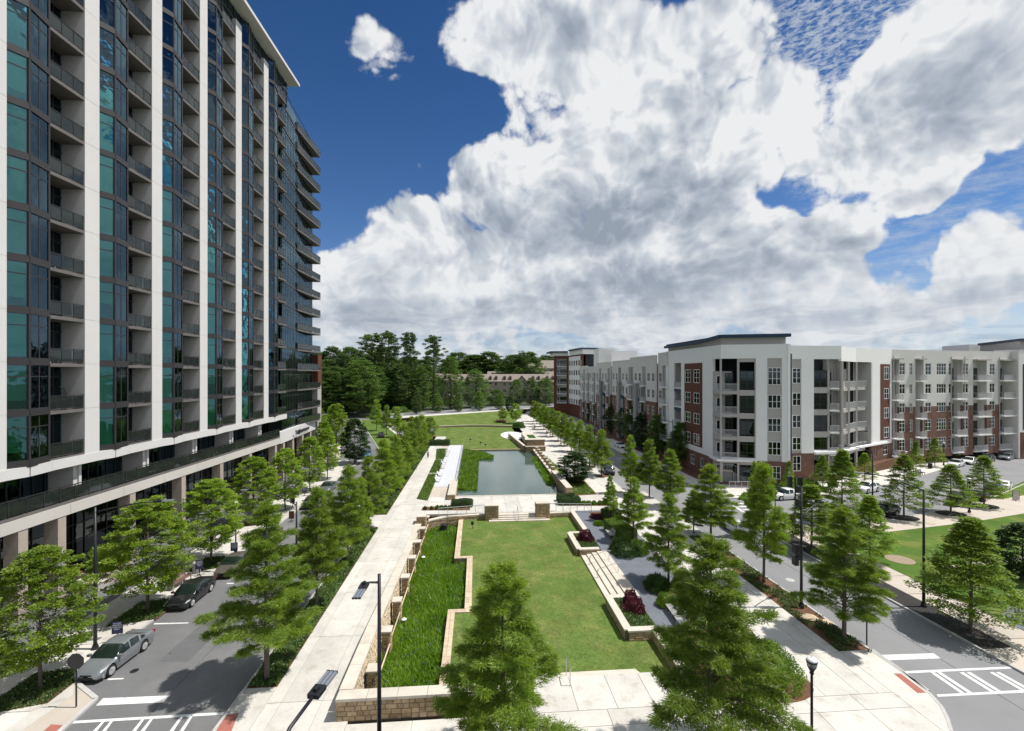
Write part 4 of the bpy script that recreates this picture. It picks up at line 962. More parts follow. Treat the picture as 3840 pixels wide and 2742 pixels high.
def window(parent, A, B, s, z, w_, h_, cols_=2, rows=(0.5,), m='w_frame', blind=.5, back=.18, dark=False, fw_=.09):
    """window centred at s along A->B with sill z; frame mesh with pane(s) and blind as children"""
    A = Vector((A[0], A[1], 0)); d = (Vector((B[0], B[1], 0))-A).normalized(); ang = math.atan2(d.y, d.x); n = Vector((-d.y, d.x, 0))
    key = (round(w_, 2), round(h_, 2), cols_, rows, m, fw_)
    if key not in WC:
        f = MB(); y0, y1 = -.03, .06
        f.box(-w_/2, w_/2, y0, y1, 0, fw_); f.box(-w_/2, w_/2, y0, y1, h_-fw_, h_); f.box(-w_/2, -w_/2+fw_, y0+.002, y1-.002, fw_, h_-fw_); f.box(w_/2-fw_, w_/2, y0+.002, y1-.002, fw_, h_-fw_)
        cs = [i/cols_ for i in range(1, cols_)] if not isinstance(cols_, tuple) else list(cols_)
        for c in cs: x = -w_/2+w_*c; f.box(x-.04, x+.04, y0+.01, y1-.01, fw_, h_-fw_)
        for r_ in rows: f.box(-w_/2+fw_, w_/2-fw_, y0+.015, y1-.015, h_*r_-.03, h_*r_+.03)
        WC[key] = (f.mesh('window', M[m]), MB().box(-w_/2+.03, w_/2-.03, .02, .035, .03, h_-.03).mesh('pane', M['glass_b']))
        for q_ in (1., .62, .35): WC[key+(q_,)] = MB().box(-w_/2+.05, w_/2-.05, .16, .18, h_*(1-q_)+.03, h_-.03).mesh('blind', M['blind'])
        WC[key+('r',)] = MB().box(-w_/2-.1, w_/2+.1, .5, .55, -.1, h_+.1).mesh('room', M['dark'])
    p = A+d*s+n*back; o = inst('window', WC[key][0], parent, (p.x, p.y, z), ang); inst('pane', WC[key][1], o)
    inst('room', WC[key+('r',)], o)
    if rb.random() < blind: inst('blind', WC[key+(rb.choice((1., 1., .62, .35)),)], o)
    return o
rb = random.Random(3)
FZ = [.3+3.63*i for i in range(6)]        # floor levels
SILL = 1.05
ab = empty('apartment_building', (0, 0, 0), 0, 'five storey white, grey and brick apartment building with navy topped corner block', 'building')
def balcony(parent, A, B, s0, s1, z, dp=1.0, back=1.3, door=True, panels=True, proud=.35, m='b_rail'):
    A = Vector((A[0], A[1], 0)); d = (Vector((B[0], B[1], 0))-A).normalized(); ang = math.atan2(d.y, d.x); L = s1-s0
    key = ('bal', round(L, 2), round(proud, 2), round(back, 2), door)
    if key not in WC:
        sl_ = MB().box(-L/2-.03, L/2+.03, -proud, back, -.22, 0).mesh('balcony', M['b_white'])
        r_ = MB(); r_.beam((-L/2, -proud+.05, 1.08), (L/2, -proud+.05, 1.08), .07, .05); r_.beam((-L/2, -proud+.05, .1), (L/2, -proud+.05, .1), .04)
        n = max(2, int(L/.11))
        for i in range(n+1): r_.beam((-L/2+L*i/n, -proud+.05, .1), (-L/2+L*i/n, -proud+.05, 1.06), .05 if i % 12 == 0 else .03)
        if proud > .1:
            for sx in (-1, 1): r_.beam((sx*L/2, -proud+.05, 1.08), (sx*L/2, .0, 1.08), .06, .05); r_.beam((sx*L/2, -proud/2, .1), (sx*L/2, -proud/2, 1.06), .03)
        WC[key] = (sl_, r_.mesh('railing', M['b_rail']))
        dd = MB(); wd = min(1.0, L*.45)
        dd.box(-L/2+.15, -L/2+.15+wd, back-.08, back, 0, 2.4); WC[key+('d',)] = dd.mesh('door', M['w_frame'])
        WC[key+('g',)] = MB().box(-L/2+.28, -L/2+.02+wd, back-.1, back-.085, .15, 2.25).mesh('door_glass', M['glass_b'])
        WC[key+('g2',)] = MB().box(-L/2+.3+wd, L/2-.15, back-.06, back-.01, .1, 2.5).mesh('side_window', M['carglass'])
    p = A+d*((s0+s1)/2); o = inst('balcony', WC[key][0], parent, (p.x, p.y, z), ang); inst('railing', WC[key][1], o)
    if door: dr = inst('door', WC[key+('d',)], o); inst('door_glass', WC[key+('g',)], o); inst('side_window', WC[key+('g2',)], o)
    return o
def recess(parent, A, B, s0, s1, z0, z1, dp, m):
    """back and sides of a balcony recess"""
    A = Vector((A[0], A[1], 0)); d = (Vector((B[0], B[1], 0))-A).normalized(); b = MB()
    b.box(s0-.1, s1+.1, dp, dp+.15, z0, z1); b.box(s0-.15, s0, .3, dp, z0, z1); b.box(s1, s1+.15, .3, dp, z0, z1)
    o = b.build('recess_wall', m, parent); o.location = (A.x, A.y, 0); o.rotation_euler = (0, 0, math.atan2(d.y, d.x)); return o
def trimbeam(parent, A, B, s0, s1, z0, z1, proud, m, name, th=.3):
    A = Vector((A[0], A[1], 0)); d = Vector((B[0], B[1], 0))-A; b = MB().box(s0, s1, -proud, th, z0, z1)
    o = b.build(name, m, parent); o.location = (A.x, A.y, 0); o.rotation_euler = (0, 0, math.atan2(d.y, d.x)); return o
TOP = 22.1
# plan points (camera frame -> world)
C0 = cw(31.9, 94.5); C1 = cw(33.15, 72.2); C2 = cw(42.75, 69.9); C2b = cw(45.2, 74.2); C3 = cw(54.2, 74.9); C3b = cw(57.5, 84.0); C4 = cw(60.9, 80.6); C5 = cw(71.9, 86.2); C6 = cw(104.6, 95.2); C7 = cw(118, 97)
# --- corner block, left face (towards the park street); direction C0 -> C1 so that the right-hand side faces the street
L01 = (Vector(C1)-Vector(C0)).length
ops = []
# s measured from C0; features placed by their share of the face
def sL(px):      # column of the photograph -> s on the left face
    k = (px-1920)/FPX; A_ = Vector((31.9, 94.5)); B_ = Vector((33.15, 72.2)); t_ = (A_.x-k*A_.y)/(k*(B_.y-A_.y)-(B_.x-A_.x)); return t_*L01
w1a, w1b = sL(2570+0), sL(2588+2); w2a, w2b = sL(2602), sL(2623); bx0, bx1 = sL(2527), sL(2554); fin0, fin1 = sL(2568), sL(2640)
pr0 = sL(2672)
ops = [(bx0, bx1, FZ[1]-.2, 19.6)]
for f in range(1, 5):
    h = 1.9 if f < 4 else 2.4
    ops += [(w1a, w1b, FZ[f]+SILL, FZ[f]+SILL+h), (w2a, w2b, FZ[f]+SILL, FZ[f]+SILL+h)]
facade(ab, C0, C1, 3.7, TOP, .45, M['b_white'], ops+[(pr0, L01+1, 3.9, 19.9)])
for f in range(1, 5):
    h = 1.9 if f < 4 else 2.4
    for a, b_ in ((w1a, w1b), (w2a, w2b)): window(ab, C0, C1, (a+b_)/2, FZ[f]+SILL, b_-a, h, 2, (.5,) if f < 4 else (.4, .75), back=-.01)
    balcony(ab, C0, C1, bx0, bx1, FZ[f], back=1.4, proud=.0); 
    trimbeam(ab, C0, C1, bx0, bx1, FZ[f]-.75, FZ[f]-.25, -.05, M['b_navy'], 'navy_panel')
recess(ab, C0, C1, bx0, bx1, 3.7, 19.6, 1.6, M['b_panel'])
# rust panel around the two window columns, proud by a hair
facade(ab, tuple(Vector(C0)+(Vector(C1)-Vector(C0))/L01*(w1a-.35)+Vector((-.03, 0))), tuple(Vector(C0)+(Vector(C1)-Vector(C0))/L01*(w2b+1.1)+Vector((-.03, 0))), 4.7, 19.4, .02, M['b_rust'],
       [(.35, .35+w1b-w1a, FZ[f]+SILL, FZ[f]+SILL+(1.9 if f < 4 else 2.4)) for f in range(1, 5)]+[(.35+w2a-w1a, .35+w2b-w1a, FZ[f]+SILL, FZ[f]+SILL+(1.9 if f < 4 else 2.4)) for f in range(1, 5)], 'rust_panel')
# brick ground storey
facade(ab, C0, C1, 0, 3.7, .4, M['brick'], [(w1b, w1b+1.6, 1.2, 3.0), (w2b+.4, w2b+1.4, 1.4, 3.0), (pr0, L01+1, .3, 3.6)], 'brick_base')
window(ab, C0, C1, w1b+.8, 1.2, 1.6, 1.8, 2, (.5,), back=.05); window(ab, C0, C1, w2b+.9, 1.4, 1.0, 1.6, 1, (), back=.05)
# --- front face C1 -> C2
def sF(px, A_, B_):
    k = (px-1920)/FPX; t_ = (A_[0]-k*A_[1])/(k*(B_[1]-A_[1])-(B_[0]-A_[0])); return t_*math.hypot(B_[0]-A_[0], B_[1]-A_[1])
a1, a2 = (33.15, 72.2), (42.75, 69.9); L12 = math.hypot(9.6, 2.3)
g0, g1 = sF(2732+1, a1, a2), sF(2834, a1, a2)        # opening zone: balconies + big glass
bw0, bw1 = sF(2773, a1, a2), sF(2832, a1, a2)
ww0, ww1 = sF(2878, a1, a2), sF(2931, a1, a2)
ops = [(-.1, bw1+.1, 4.3, 19.9), (ww0-.02, ww1+.02, FZ[1]-.1, 19.9)]
facade(ab, C1, C2, 3.9, TOP, .45, M['b_white'], ops)
facade(ab, C1, C2, 0, 3.9, .4, M['brick'], [(-.1, bw1+.1, .3, 3.8), (ww0+.1, ww1-.1, 1.2, 3.2)], 'brick_base')
window(ab, C1, C2, (ww0+ww1)/2, 1.2, ww1-ww0-.2, 2.0, (.36, .66), (.5,), back=.06)
trimbeam(ab, C1, C2, ww0, ww1, FZ[1]-.1, 19.9, -.16, M['b_panel'], 'grey_panel')
for f in range(1, 5):
    window(ab, C1, C2, (ww0+ww1)/2, FZ[f]+.95, ww1-ww0-.1, 2.1 if f < 4 else 2.7, (.36, .68), (.5,) if f < 4 else (.36, .76), back=.08, blind=.7)
    window(ab, C1, C2, (bw0+bw1)/2, FZ[f]+.35, bw1-bw0-.25, 2.75, (.5,), (.28, .78), m='t_frame', back=.25, blind=.5, fw_=.07)
window(ab, C1, C2, (bw0+bw1)/2, .55, bw1-bw0-.25, 2.9, (.5,), (.75,), m='t_frame', back=.25, blind=.1, fw_=.07)
# grey beams between the storeys of the glazed corner, prow slab, posts, balconies
for f in range(1, 6):
    zb, zt = (FZ[f]-.75, FZ[f]+.12) if f < 5 else (19.35, 19.9)
    trimbeam(ab, C1, C2, bw0-.15, bw1+.05, zb, zt, -.12, M['b_panel'], 'spandrel', .5)
trimbeam(ab, C1, C2, -.15, .12, .3, 19.9, -.0, M['b_panel'], 'corner_post', .28); 
p1s = sF(2755, a1, a2)
trimbeam(ab, C1, C2, bw0-.3, bw0-.0, .3, 19.9, -.05, M['b_panel'], 'post', .3); trimbeam(ab, C1, C2, bw1-.05, bw1+.1, .3, 19.9, -.05, M['b_panel'], 'post', .3)
V1 = Vector(C1); dF = (Vector(C2)-V1).normalized(); dL = (Vector(C0)-V1).normalized()
for f in range(1, 5):
    z = FZ[f]; pl_ = [V1+dL*.05-dF*.05, V1+dF*(bw0-.1), V1+dF*(bw0-.1)+dL*3.5, V1+dL*(L01-pr0)]
    b = MB().prism([tuple(p) for p in pl_], z-.55, z); o = b.build('balcony', M['b_panel'], ab)
    for (p_, q_) in ((V1+dF*.15, V1+dF*(bw0-.35)), (V1+dL*.2, V1+dL*(L01-pr0-.15))):
        r_ = MB(); r_.beam((p_.x, p_.y, z+1.08), (q_.x, q_.y, z+1.08), .07); r_.beam((p_.x, p_.y, z+.12), (q_.x, q_.y, z+.12), .04); n = int((q_-p_).length/.13)
        for i in range(n+1): c = p_+(q_-p_)*i/n; r_.beam((c.x, c.y, z+.1), (c.x, c.y, z+1.06), .03)
        r_.build('railing', M['b_rail'], o)
bk = V1+dF*.9+dL*3.2
for f in range(0, 5):
    z = FZ[f]; dA = V1+dL*2.6; dB = V1+dF*(bw0)+dL*2.2
    n_ = (dB-dA).normalized()
    facade(ab, tuple(dA), tuple(dB), z, z+3.1, .2, M['b_panel'], [(.5, 1.4, z, z+2.4), (1.8, 3.0, z+.2, z+2.8)], 'recess_wall')
    window(ab, tuple(dA), tuple(dB), .95, z, .9, 2.4, 1, (), blind=.2, back=.02); window(ab, tuple(dA), tuple(dB), 2.4, z+.2, 1.2, 2.6, 2, (.7,), m='t_frame', blind=.2, back=.02)
trimbeam(ab, C0, C1, L01-.28, L01+.0, .3, 3.7, -.1, M['b_panel'], 'corner_post', .3)
# prow slab under the storeys
pr = [V1-dL*.9-dF*.9+dL*.2, V1+dF*(bw1+.1)-dL*.25, V1+dF*(bw1+.1)+dL*.3, V1+dL*(L01-pr0)+dF*.3, V1+dL*(L01-pr0)-dF*.5]
MB().prism([tuple(p) for p in pr], 3.72, 4.02).build('prow_slab', M['b_white'], ab)
# solid body behind, roof
def body(name, pts, z0, z1, m, par=None): return MB().prism([tuple(p) for p in pts], z0, z1).build(name, m, par or ab)
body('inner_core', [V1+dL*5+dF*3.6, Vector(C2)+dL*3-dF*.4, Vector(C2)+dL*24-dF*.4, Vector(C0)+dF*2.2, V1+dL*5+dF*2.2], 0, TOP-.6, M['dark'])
body('roof', [V1+dL*.4+dF*.4, Vector(C2)+dL*.4-dF*.2, Vector(C2)+dL*22-dF*.2, Vector(C0)+dF*.4], TOP-.5, TOP-.2, M['b_panel'])
def wing_roof(V1, dL, dF): pass
# upper roof box with navy fascia
ru = [V1+dL*.5+dF*.3, Vector(C2)+dL*.5-dF*.35, Vector(C2)+dL*21-dF*.4, Vector(C0)+dF*.4+dL*-.3]
zr = lambda x, y: 23.5
body('roof_attic', ru, TOP-.3, 23.2, M['b_panel'])
b = MB(); k0, k1, k2, k3 = ru
for p_, q_, za, zb in ((V1+dL*.1-dF*.1, Vector(C2)+dL*.1+dF*.1, 23.45, 23.45),): b.beam((p_.x, p_.y, 23.45), (q_.x, q_.y, 23.45), .5, .5)
e0, e1, e2 = V1+dL*.1-dF*.1, V1+dL*8.5-dF*.1, Vector(C0)-dF*.1
b.beam((e0.x, e0.y, 23.45), (e1.x, e1.y, 22.95), .5, .5); b.beam((e1.x, e1.y, 22.95), (e2.x, e2.y, 23.0), .5, .5)
b.prism([tuple(e0+dF*.2+dL*.1), tuple(Vector(C2)-dF*.0+dL*.2), tuple(Vector(C2)+dL*21), tuple(e2+dF*.2)], 23.2, 23.55)
b.build('navy_fascia', M['b_navy'], ab)
# right flank of corner block + navy fin
facade(ab, C2, tuple(Vector(C2)+dL*6), 0, TOP, .4, M['b_white'], [])
trimbeam(ab, C2, tuple(Vector(C2)+Vector((1, .2))), .12, .75, 4.6, 20.6, -.4, M['b_navy'], 'navy_fin', .9)
# --- block 2 : C2b -> C3
b1, b2 = (45.2, 74.2), (54.2, 74.9); L2 = math.hypot(9, .7)
vw0, vw1 = sF(2971, b1, b2), sF(3006, b1, b2); gl0, gl1 = sF(3052, b1, b2), sF(3106, b1, b2); bb0, bb1 = sF(3112, b1, b2), sF(3144, b1, b2)
facade(ab, C2b, C3, 4.5, TOP, .4, M['b_white'], [(vw0, vw1, FZ[1], 19.9), (gl0, L2+.1, 5.0, 19.9)])
facade(ab, C2b, C3, 0, 4.5, .36, M['brick'], [(vw0+.1, vw1-.1, 1.6, 4.1), (gl0, L2+.1, .8, 4.4)], 'brick_base')
window(ab, C2b, C3, (vw0+vw1)/2, 1.6, vw1-vw0-.2, 2.5, 2, (.5,), back=.05); window(ab, C2b, C3, (gl0+gl1)/2, 1.0, gl1-gl0, 3.1, 2, (.75,), m='t_frame', back=.1, blind=.9, fw_=.07)
trimbeam(ab, C2b, C3, vw0, vw1, FZ[1], 19.9, -.16, M['b_panel'], 'grey_panel')
for f in range(1, 5):
    z = FZ[f]+.35
    window(ab, C2b, C3, (vw0+vw1)/2, z+.75, vw1-vw0-.1, 2.1 if f < 4 else 2.5, 2, (.5,) if f < 4 else (.36, .76), back=.07, blind=.7)
    window(ab, C2b, C3, (gl0+gl1)/2, z+.15, gl1-gl0-.2, 2.7, 2, (.3, .78), m='t_frame', back=.2, blind=.8, fw_=.07)
    trimbeam(ab, C2b, C3, gl0, gl1+.1, z-.85, z+.1, -.12, M['b_panel'], 'spandrel')
    trimbeam(ab, C2b, C3, gl1, gl1+.3, z-.9, z+2.95, -.1, M['b_panel'], 'post')
    balcony(ab, C2b, C3, bb0, bb1, z, back=1.2, proud=.2)
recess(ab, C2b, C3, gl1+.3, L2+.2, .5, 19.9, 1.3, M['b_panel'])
trimbeam(ab, C2b, C3, gl0, L2+.6, 4.4, 4.75, .5, M['b_white'], 'ledge', .6)
# --- inner corner and block 3 : C3 -> C3b -> C4 (glazed), C4 -> C5
V3, V3b, V4, V5 = Vector(C3), Vector(C3b), Vector(C4), Vector(C5)
Lq = (V4-V3).length
facade(ab, tuple(V3), tuple(V4), 19.6, TOP-.05, .4, M['b_white'], [])
dq = (V4-V3).normalized(); nq = Vector((-dq.y, dq.x))
q0, q1 = V3+nq*1.2, V4+nq*1.2-dq*.4; Lr = (q1-q0).length
for f in range(0, 5):
    z = FZ[f]+.3
    facade(ab, tuple(q0), tuple(q1), z-.45, z+3.2, .2, M['b_panel'], [(.3, 1.9, z+.2, z+2.8), (2.4, 3.9, z+.2, z+2.8), (4.6, 5.5, z+.1, z+2.5)], 'recess_wall')
    window(ab, tuple(q0), tuple(q1), 1.1, z+.2, 1.6, 2.6, 1, (.3, .75), m='t_frame', blind=.5, back=.02, fw_=.07)
    window(ab, tuple(q0), tuple(q1), 3.15, z+.2, 1.5, 2.6, 2, (.75,), m='t_frame', blind=.4, back=.02, fw_=.07); window(ab, tuple(q0), tuple(q1), 5.05, z+.1, .9, 2.4, 1, (), blind=.2, back=.02)
    if f:
        o = MB().prism([tuple(q0), tuple(V3+dq*.2), tuple(V4), tuple(V4+(V5-V4).normalized()*3.0), tuple(q1+nq*1.5)], z-.5, z-.02).build('balcony', M['b_panel'], ab)
        for (p_, q_) in ((V3+dq*2.6, V4-dq*.1), (V4+(V5-V4).normalized()*.1, V4+(V5-V4).normalized()*3.4)):
            r_ = MB(); r_.beam((p_.x, p_.y, z+1.08), (q_.x, q_.y, z+1.08), .07); r_.beam((p_.x, p_.y, z+.12), (q_.x, q_.y, z+.12), .04); n = int((q_-p_).length/.16)
            for i in range(n+1): c = p_+(q_-p_)*i/n; r_.beam((c.x, c.y, z+.1), (c.x, c.y, z+1.06), .035)
            r_.build('railing', M['b_rail'], o)
for t_ in (.02, .45, 1.0): c = V3+dq*(Lq*t_); MB().box(c.x-.17, c.x+.17, c.y-.17, c.y+.17, .3, 19.6).build('post', M['b_panel'], ab)
MB().prism([tuple(V3-dq*.2), tuple(V4-nq*.9+dq*.9), tuple(V5), tuple(V5+nq*.6), tuple(V3+nq*1.2)], 4.45, 4.75).build('prow_slab', M['b_white'], ab)
d45 = (V5-V4).normalized(); L45 = (V5-V4).length
c4a, c5a = (60.9, 80.6), (71.9, 86.2)
f3a, f3b = 4.6, 5.6; ru0, ru1 = 8.2, 11.6; rw0, rw1 = 9.5, 11.2
facade(ab, C4, C5, 4.7, TOP, .4, M['b_white'], [(.05, 5.4, 4.7, 19.6)]+[(rw0, rw1, FZ[f]+1.6, FZ[f]+(3.6 if f < 4 else 4.0)) for f in range(1, 5)])
facade(ab, tuple(V4+d45*ru0+Vector((d45.y, -d45.x))*.03), tuple(V4+d45*ru1+Vector((d45.y, -d45.x))*.03), 5.2, 19.3, .02, M['b_rust'], [(rw0-ru0, rw1-ru0, FZ[f]+1.6, FZ[f]+(3.6 if f < 4 else 4.0)) for f in range(1, 5)], 'rust_panel')
for f in range(1, 5): window(ab, C4, C5, (rw0+rw1)/2, FZ[f]+1.6, rw1-rw0, 2.0 if f < 4 else 2.4, 2, (.5,), back=-.01, blind=.6)
facade(ab, tuple(V4+d45*5.3), tuple(V4+d45*5.3+Vector((-d45.y, d45.x))*4), 4.7, 19.6, .2, M['b_grey'], [])
facade(ab, tuple(V4+d45*5.0), C5, 0, 4.7, .36, M['brick'], [(1.4, 2.1, 2.3, 3.9), (4.3, 6.2, 2.3, 4.1)], 'brick_base'); window(ab, tuple(V4+d45*5.0), C5, 1.75, 2.3, .7, 1.6, 1, ()); window(ab, tuple(V4+d45*5.0), C5, 5.25, 2.3, 1.9, 1.8, 2, (.5,))
body('roof', [V3+nq*.3, V4+nq*.5+dq*-.3, V5+Vector((-d45.y, d45.x))*.4, V5+Vector((-d45.y, d45.x))*14, V3+Vector((0, 18))], TOP-.7, TOP-.4, M['b_panel'])
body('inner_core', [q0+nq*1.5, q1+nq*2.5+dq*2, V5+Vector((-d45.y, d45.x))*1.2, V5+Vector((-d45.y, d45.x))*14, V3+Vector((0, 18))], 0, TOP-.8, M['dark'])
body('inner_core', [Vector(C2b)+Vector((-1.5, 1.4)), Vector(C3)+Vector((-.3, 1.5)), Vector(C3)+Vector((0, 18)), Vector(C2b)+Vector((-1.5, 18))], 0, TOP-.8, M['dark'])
# --- right wing C5 -> C6
L56 = (Vector(C6)-V5).length; w5, w6 = (71.9, 86.2), (104.6, 95.2)
def sW(cx): return sF(2703+cx/2, w5, w6)
wins = [(1362, 44, 2), (1427, 24, 2), (1557, 44, 2), (1656, 72, 4), (1720, 20, 1), (1838, 40, 2), (2037, 40, 2)]
recs = [(1284, 1338, False), (1460, 1512, False), (1735, 1815, False), (1893, 1995, False), (2085, 2200, True)]
for upper, z0, z1, m, nm in ((True, 11.15, TOP, M['b_grey'], 'wall'), (False, 1.2, 11.15, M['brick'], 'brick_base')):
    ops = []
    for cx, wp, nc in wins:
        s_ = sW(cx); wd = sW(cx+wp/2)-sW(cx-wp/2)
        for f in range(5): ops.append((s_-wd/2, s_+wd/2, FZ[f]+2.45, FZ[f]+2.45+(1.9 if f < 4 else 2.3)+(.4 if f < 2 else 0)))
    for x0, x1, _ in recs: ops.append((sW(x0), sW(x1), 1.2, 20.3))
    facade(ab, C5, C6, z0, z1, .4 if upper else .44, m, ops, nm)
for cx, wp, nc in wins:
    s_ = sW(cx); wd = sW(cx+wp/2)-sW(cx-wp/2)
    for f in range(5): window(ab, C5, C6, s_, FZ[f]+2.45, wd, (1.9 if f < 4 else 2.3)+(.4 if f < 2 else 0), nc, (.6,) if f in (2, 3) else (.35, .7), back=.08, blind=.35)
for x0, x1, _ in recs:
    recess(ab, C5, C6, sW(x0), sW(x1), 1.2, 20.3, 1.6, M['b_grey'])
    for f in range(1, 5): balcony(ab, C5, C6, sW(x0)+.05, sW(x1)-.05, FZ[f]+1.35, back=1.5, proud=.9)
    trimbeam(ab, C5, C6, sW(x0)-.1, sW(x1)+.1, 20.2, 20.45, .8, M['b_panel'], 'canopy')
    balcony(ab, C5, C6, sW(x0)+.05, sW(x1)-.05, 1.9, back=1.5, proud=.3)
d56 = (Vector(C6)-V5).normalized(); n56 = Vector((-d56.y, d56.x))
body('inner_core', [V5+n56*2.2, Vector(C6)+n56*2.2, Vector(C6)+n56*16, V5+n56*16], 0, TOP-.8, M['dark']); body('roof', [V5+n56*.4, Vector(C6)+n56*.4, Vector(C6)+n56*16, V5+n56*16], TOP-.7, TOP-.3, M['b_panel'])
b = MB()
for x in (1290, 1512, 1725, 1825, 2085): p_ = V5+d56*sW(x)-n56*.12; b.beam((p_.x, p_.y, 2), (p_.x, p_.y, TOP-1.2), .12)
b.build('downpipes', M['b_panel'], ab)
# end block C6 -> C7 with navy roof
w7 = (118, 97); d67 = (Vector(C7)-Vector(C6)).normalized()
e_ops = []
for f in range(1, 5):
    for s_ in (1.3, 4.2, 7.1, 10.0): e_ops.append((s_, s_+1.7, FZ[f]+2.2, FZ[f]+4.2))
C6f = tuple(Vector(C6)-n56*1.2); C7f = tuple(Vector(C7)-n56*1.2)
facade(ab, C6f, C7f, 5.4, TOP+.4, .4, M['b_white'], e_ops); facade(ab, C6f, C7f, 0, 5.4, .4, M['brick'], [], 'brick_base')
facade(ab, tuple(Vector(C6f)+d67*.7-n56*.03), tuple(Vector(C7f)-d67*.5-n56*.03), 5.9, 19.5, .02, M['b_rust'], [(a-.7, c-.7, z_, z2) for a, c, z_, z2 in e_ops], 'rust_panel')
for a, c, z_, z2 in e_ops: window(ab, C6f, C7f, (a+c)/2, z_, c-a, z2-z_, 2, (.5,), back=-.01)
window(ab, C6f, C7f, 2, 2.6, 1.7, 1.9, 2, (.5,), back=-.1)
facade(ab, C6f, tuple(Vector(C6f)+n56*4), 0, TOP+.4, .4, M['b_grey'], [])
body('roof_attic', [Vector(C6f)+d67*.6+n56*.4, Vector(C7f)+n56*.4, Vector(C7f)+n56*14, Vector(C6f)+n56*14+d67*11], TOP, 24.3, M['b_panel'])
body('navy_fascia', [Vector(C6f)+d67*.1-n56*.2, Vector(C7f)-n56*.2, Vector(C7f)+n56*14.5, Vector(C6f)+n56*14.5+d67*11], 24.3, 24.8, M['b_navy'])
body('white_lift_housing', [Vector(cw(110.5, 110)), Vector(cw(121, 112)), Vector(cw(121, 120)), Vector(cw(111.5, 118))], 20, 24.6, M['b_white'])
# --- left wing along the park street, C0 back to the far block
far_p = (26.35, 176.0); FW0 = cw(*far_p); A0 = cw(31.55, 94.6)     # direction FW0 -> A0
Lw = (Vector(A0)-Vector(FW0)).length; dW = (Vector(A0)-Vector(FW0)).normalized(); nW = Vector((-dW.y, dW.x))
def sV(bx): return sF(1900+bx/2, far_p, (31.55, 94.6))
segs = [(1200, 1135, .0, 21.9), (1135, 940, .55, 21.5), (940, 790, .0, 21.1), (790, 685, .55, 21.0), (685, 612, .2, 19.9), (612, 556, .5, 20.3)]
for i, (x1_, x0_, off, zt) in enumerate(segs):
    s0, s1 = sV(x0_), sV(x1_); P_ = Vector(FW0)+dW*s0+nW*-off; Q_ = Vector(FW0)+dW*s1+nW*-off
    L_ = s1-s0; n = max(1, round(L_/3.0)); ops = []; wl = []; bl_ = []
    for k in range(n):
        c = L_*(k+.5)/n
        if (k+i) % 3 == 1:
            bl_.append((c-1.25, c+1.25)); ops.append((c-1.25, c+1.25, .5, 19.2 if zt > 20 else 17.8))
        else:
            for f in range(5):
                z = FZ[f]+1.0; wl.append((c, z, 1.5, 1.9)); ops.append((c-.75, c+.75, z, z+1.9))
    zb_ = (8.0, 11.4, 11.4, 11.4, 8.0, 7.8)[i]; facade(ab, tuple(P_), tuple(Q_), zb_, zt, .4, M['b_grey'], ops); facade(ab, tuple(P_), tuple(Q_), 0, zb_, .42, M['brick'], ops, 'brick_base')
    for c, z, w_, h_ in wl: window(ab, tuple(P_), tuple(Q_), c, z, w_, h_, 2, (.5,), back=.06, blind=.4)
    for a, c in bl_:
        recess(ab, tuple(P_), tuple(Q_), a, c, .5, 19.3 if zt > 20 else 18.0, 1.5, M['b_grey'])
        for f in range(1, 5): balcony(ab, tuple(P_), tuple(Q_), a+.05, c-.05, FZ[f], back=1.4, proud=.6)
    b = MB()
    for (s_, e_) in ((0, .06), (L_-.06, L_)): pass
    trimbeam(ab, tuple(P_), tuple(Q_), .05, L_-.05, zt-.12, zt+.06, .12, M['b_white'], 'parapet_cap')
    if i in (1, 2, 3):
        for c in ((.42,) if i != 1 else (.3,)):
            trimbeam(ab, tuple(P_), tuple(Q_), L_*c, L_*c+2.0, 0, 15.2, .9, M['stone_g'], 'stone_bay', .2)
            for f in range(4): window(ab, tuple(P_), tuple(Q_), L_*c+2.9, FZ[f]+.9, 1.5, 2.3, 2, (.3, .7), back=-.3, blind=.3); trimbeam(ab, tuple(P_), tuple(Q_), L_*c+2.1, L_*c+3.7, FZ[f]-.4, FZ[f]+.5, .35, M['b_navy'], 'navy_panel', .1)
body('inner_core', [Vector(FW0)+nW*2.2, Vector(A0)+nW*2.2, Vector(A0)+nW*16, Vector(FW0)+nW*16], 0, 19.6, M['dark']); body('roof', [Vector(FW0)+nW*.3, Vector(A0)+nW*.3, Vector(A0)+nW*16, Vector(FW0)+nW*16], 19.6, 19.8, M['b_panel'])
# white plant rooms on the wing roof
body('plant_room', [Vector(cw(28.6, 150)), Vector(cw(34.0, 150)), Vector(cw(34, 158)), Vector(cw(28.4, 158))], 19, 25.9, M['b_white'])
body('plant_room', [Vector(cw(31.2, 143)), Vector(cw(39.4, 143)), Vector(cw(40, 149)), Vector(cw(34.4, 149))], 19, 24.6, M['b_white'])
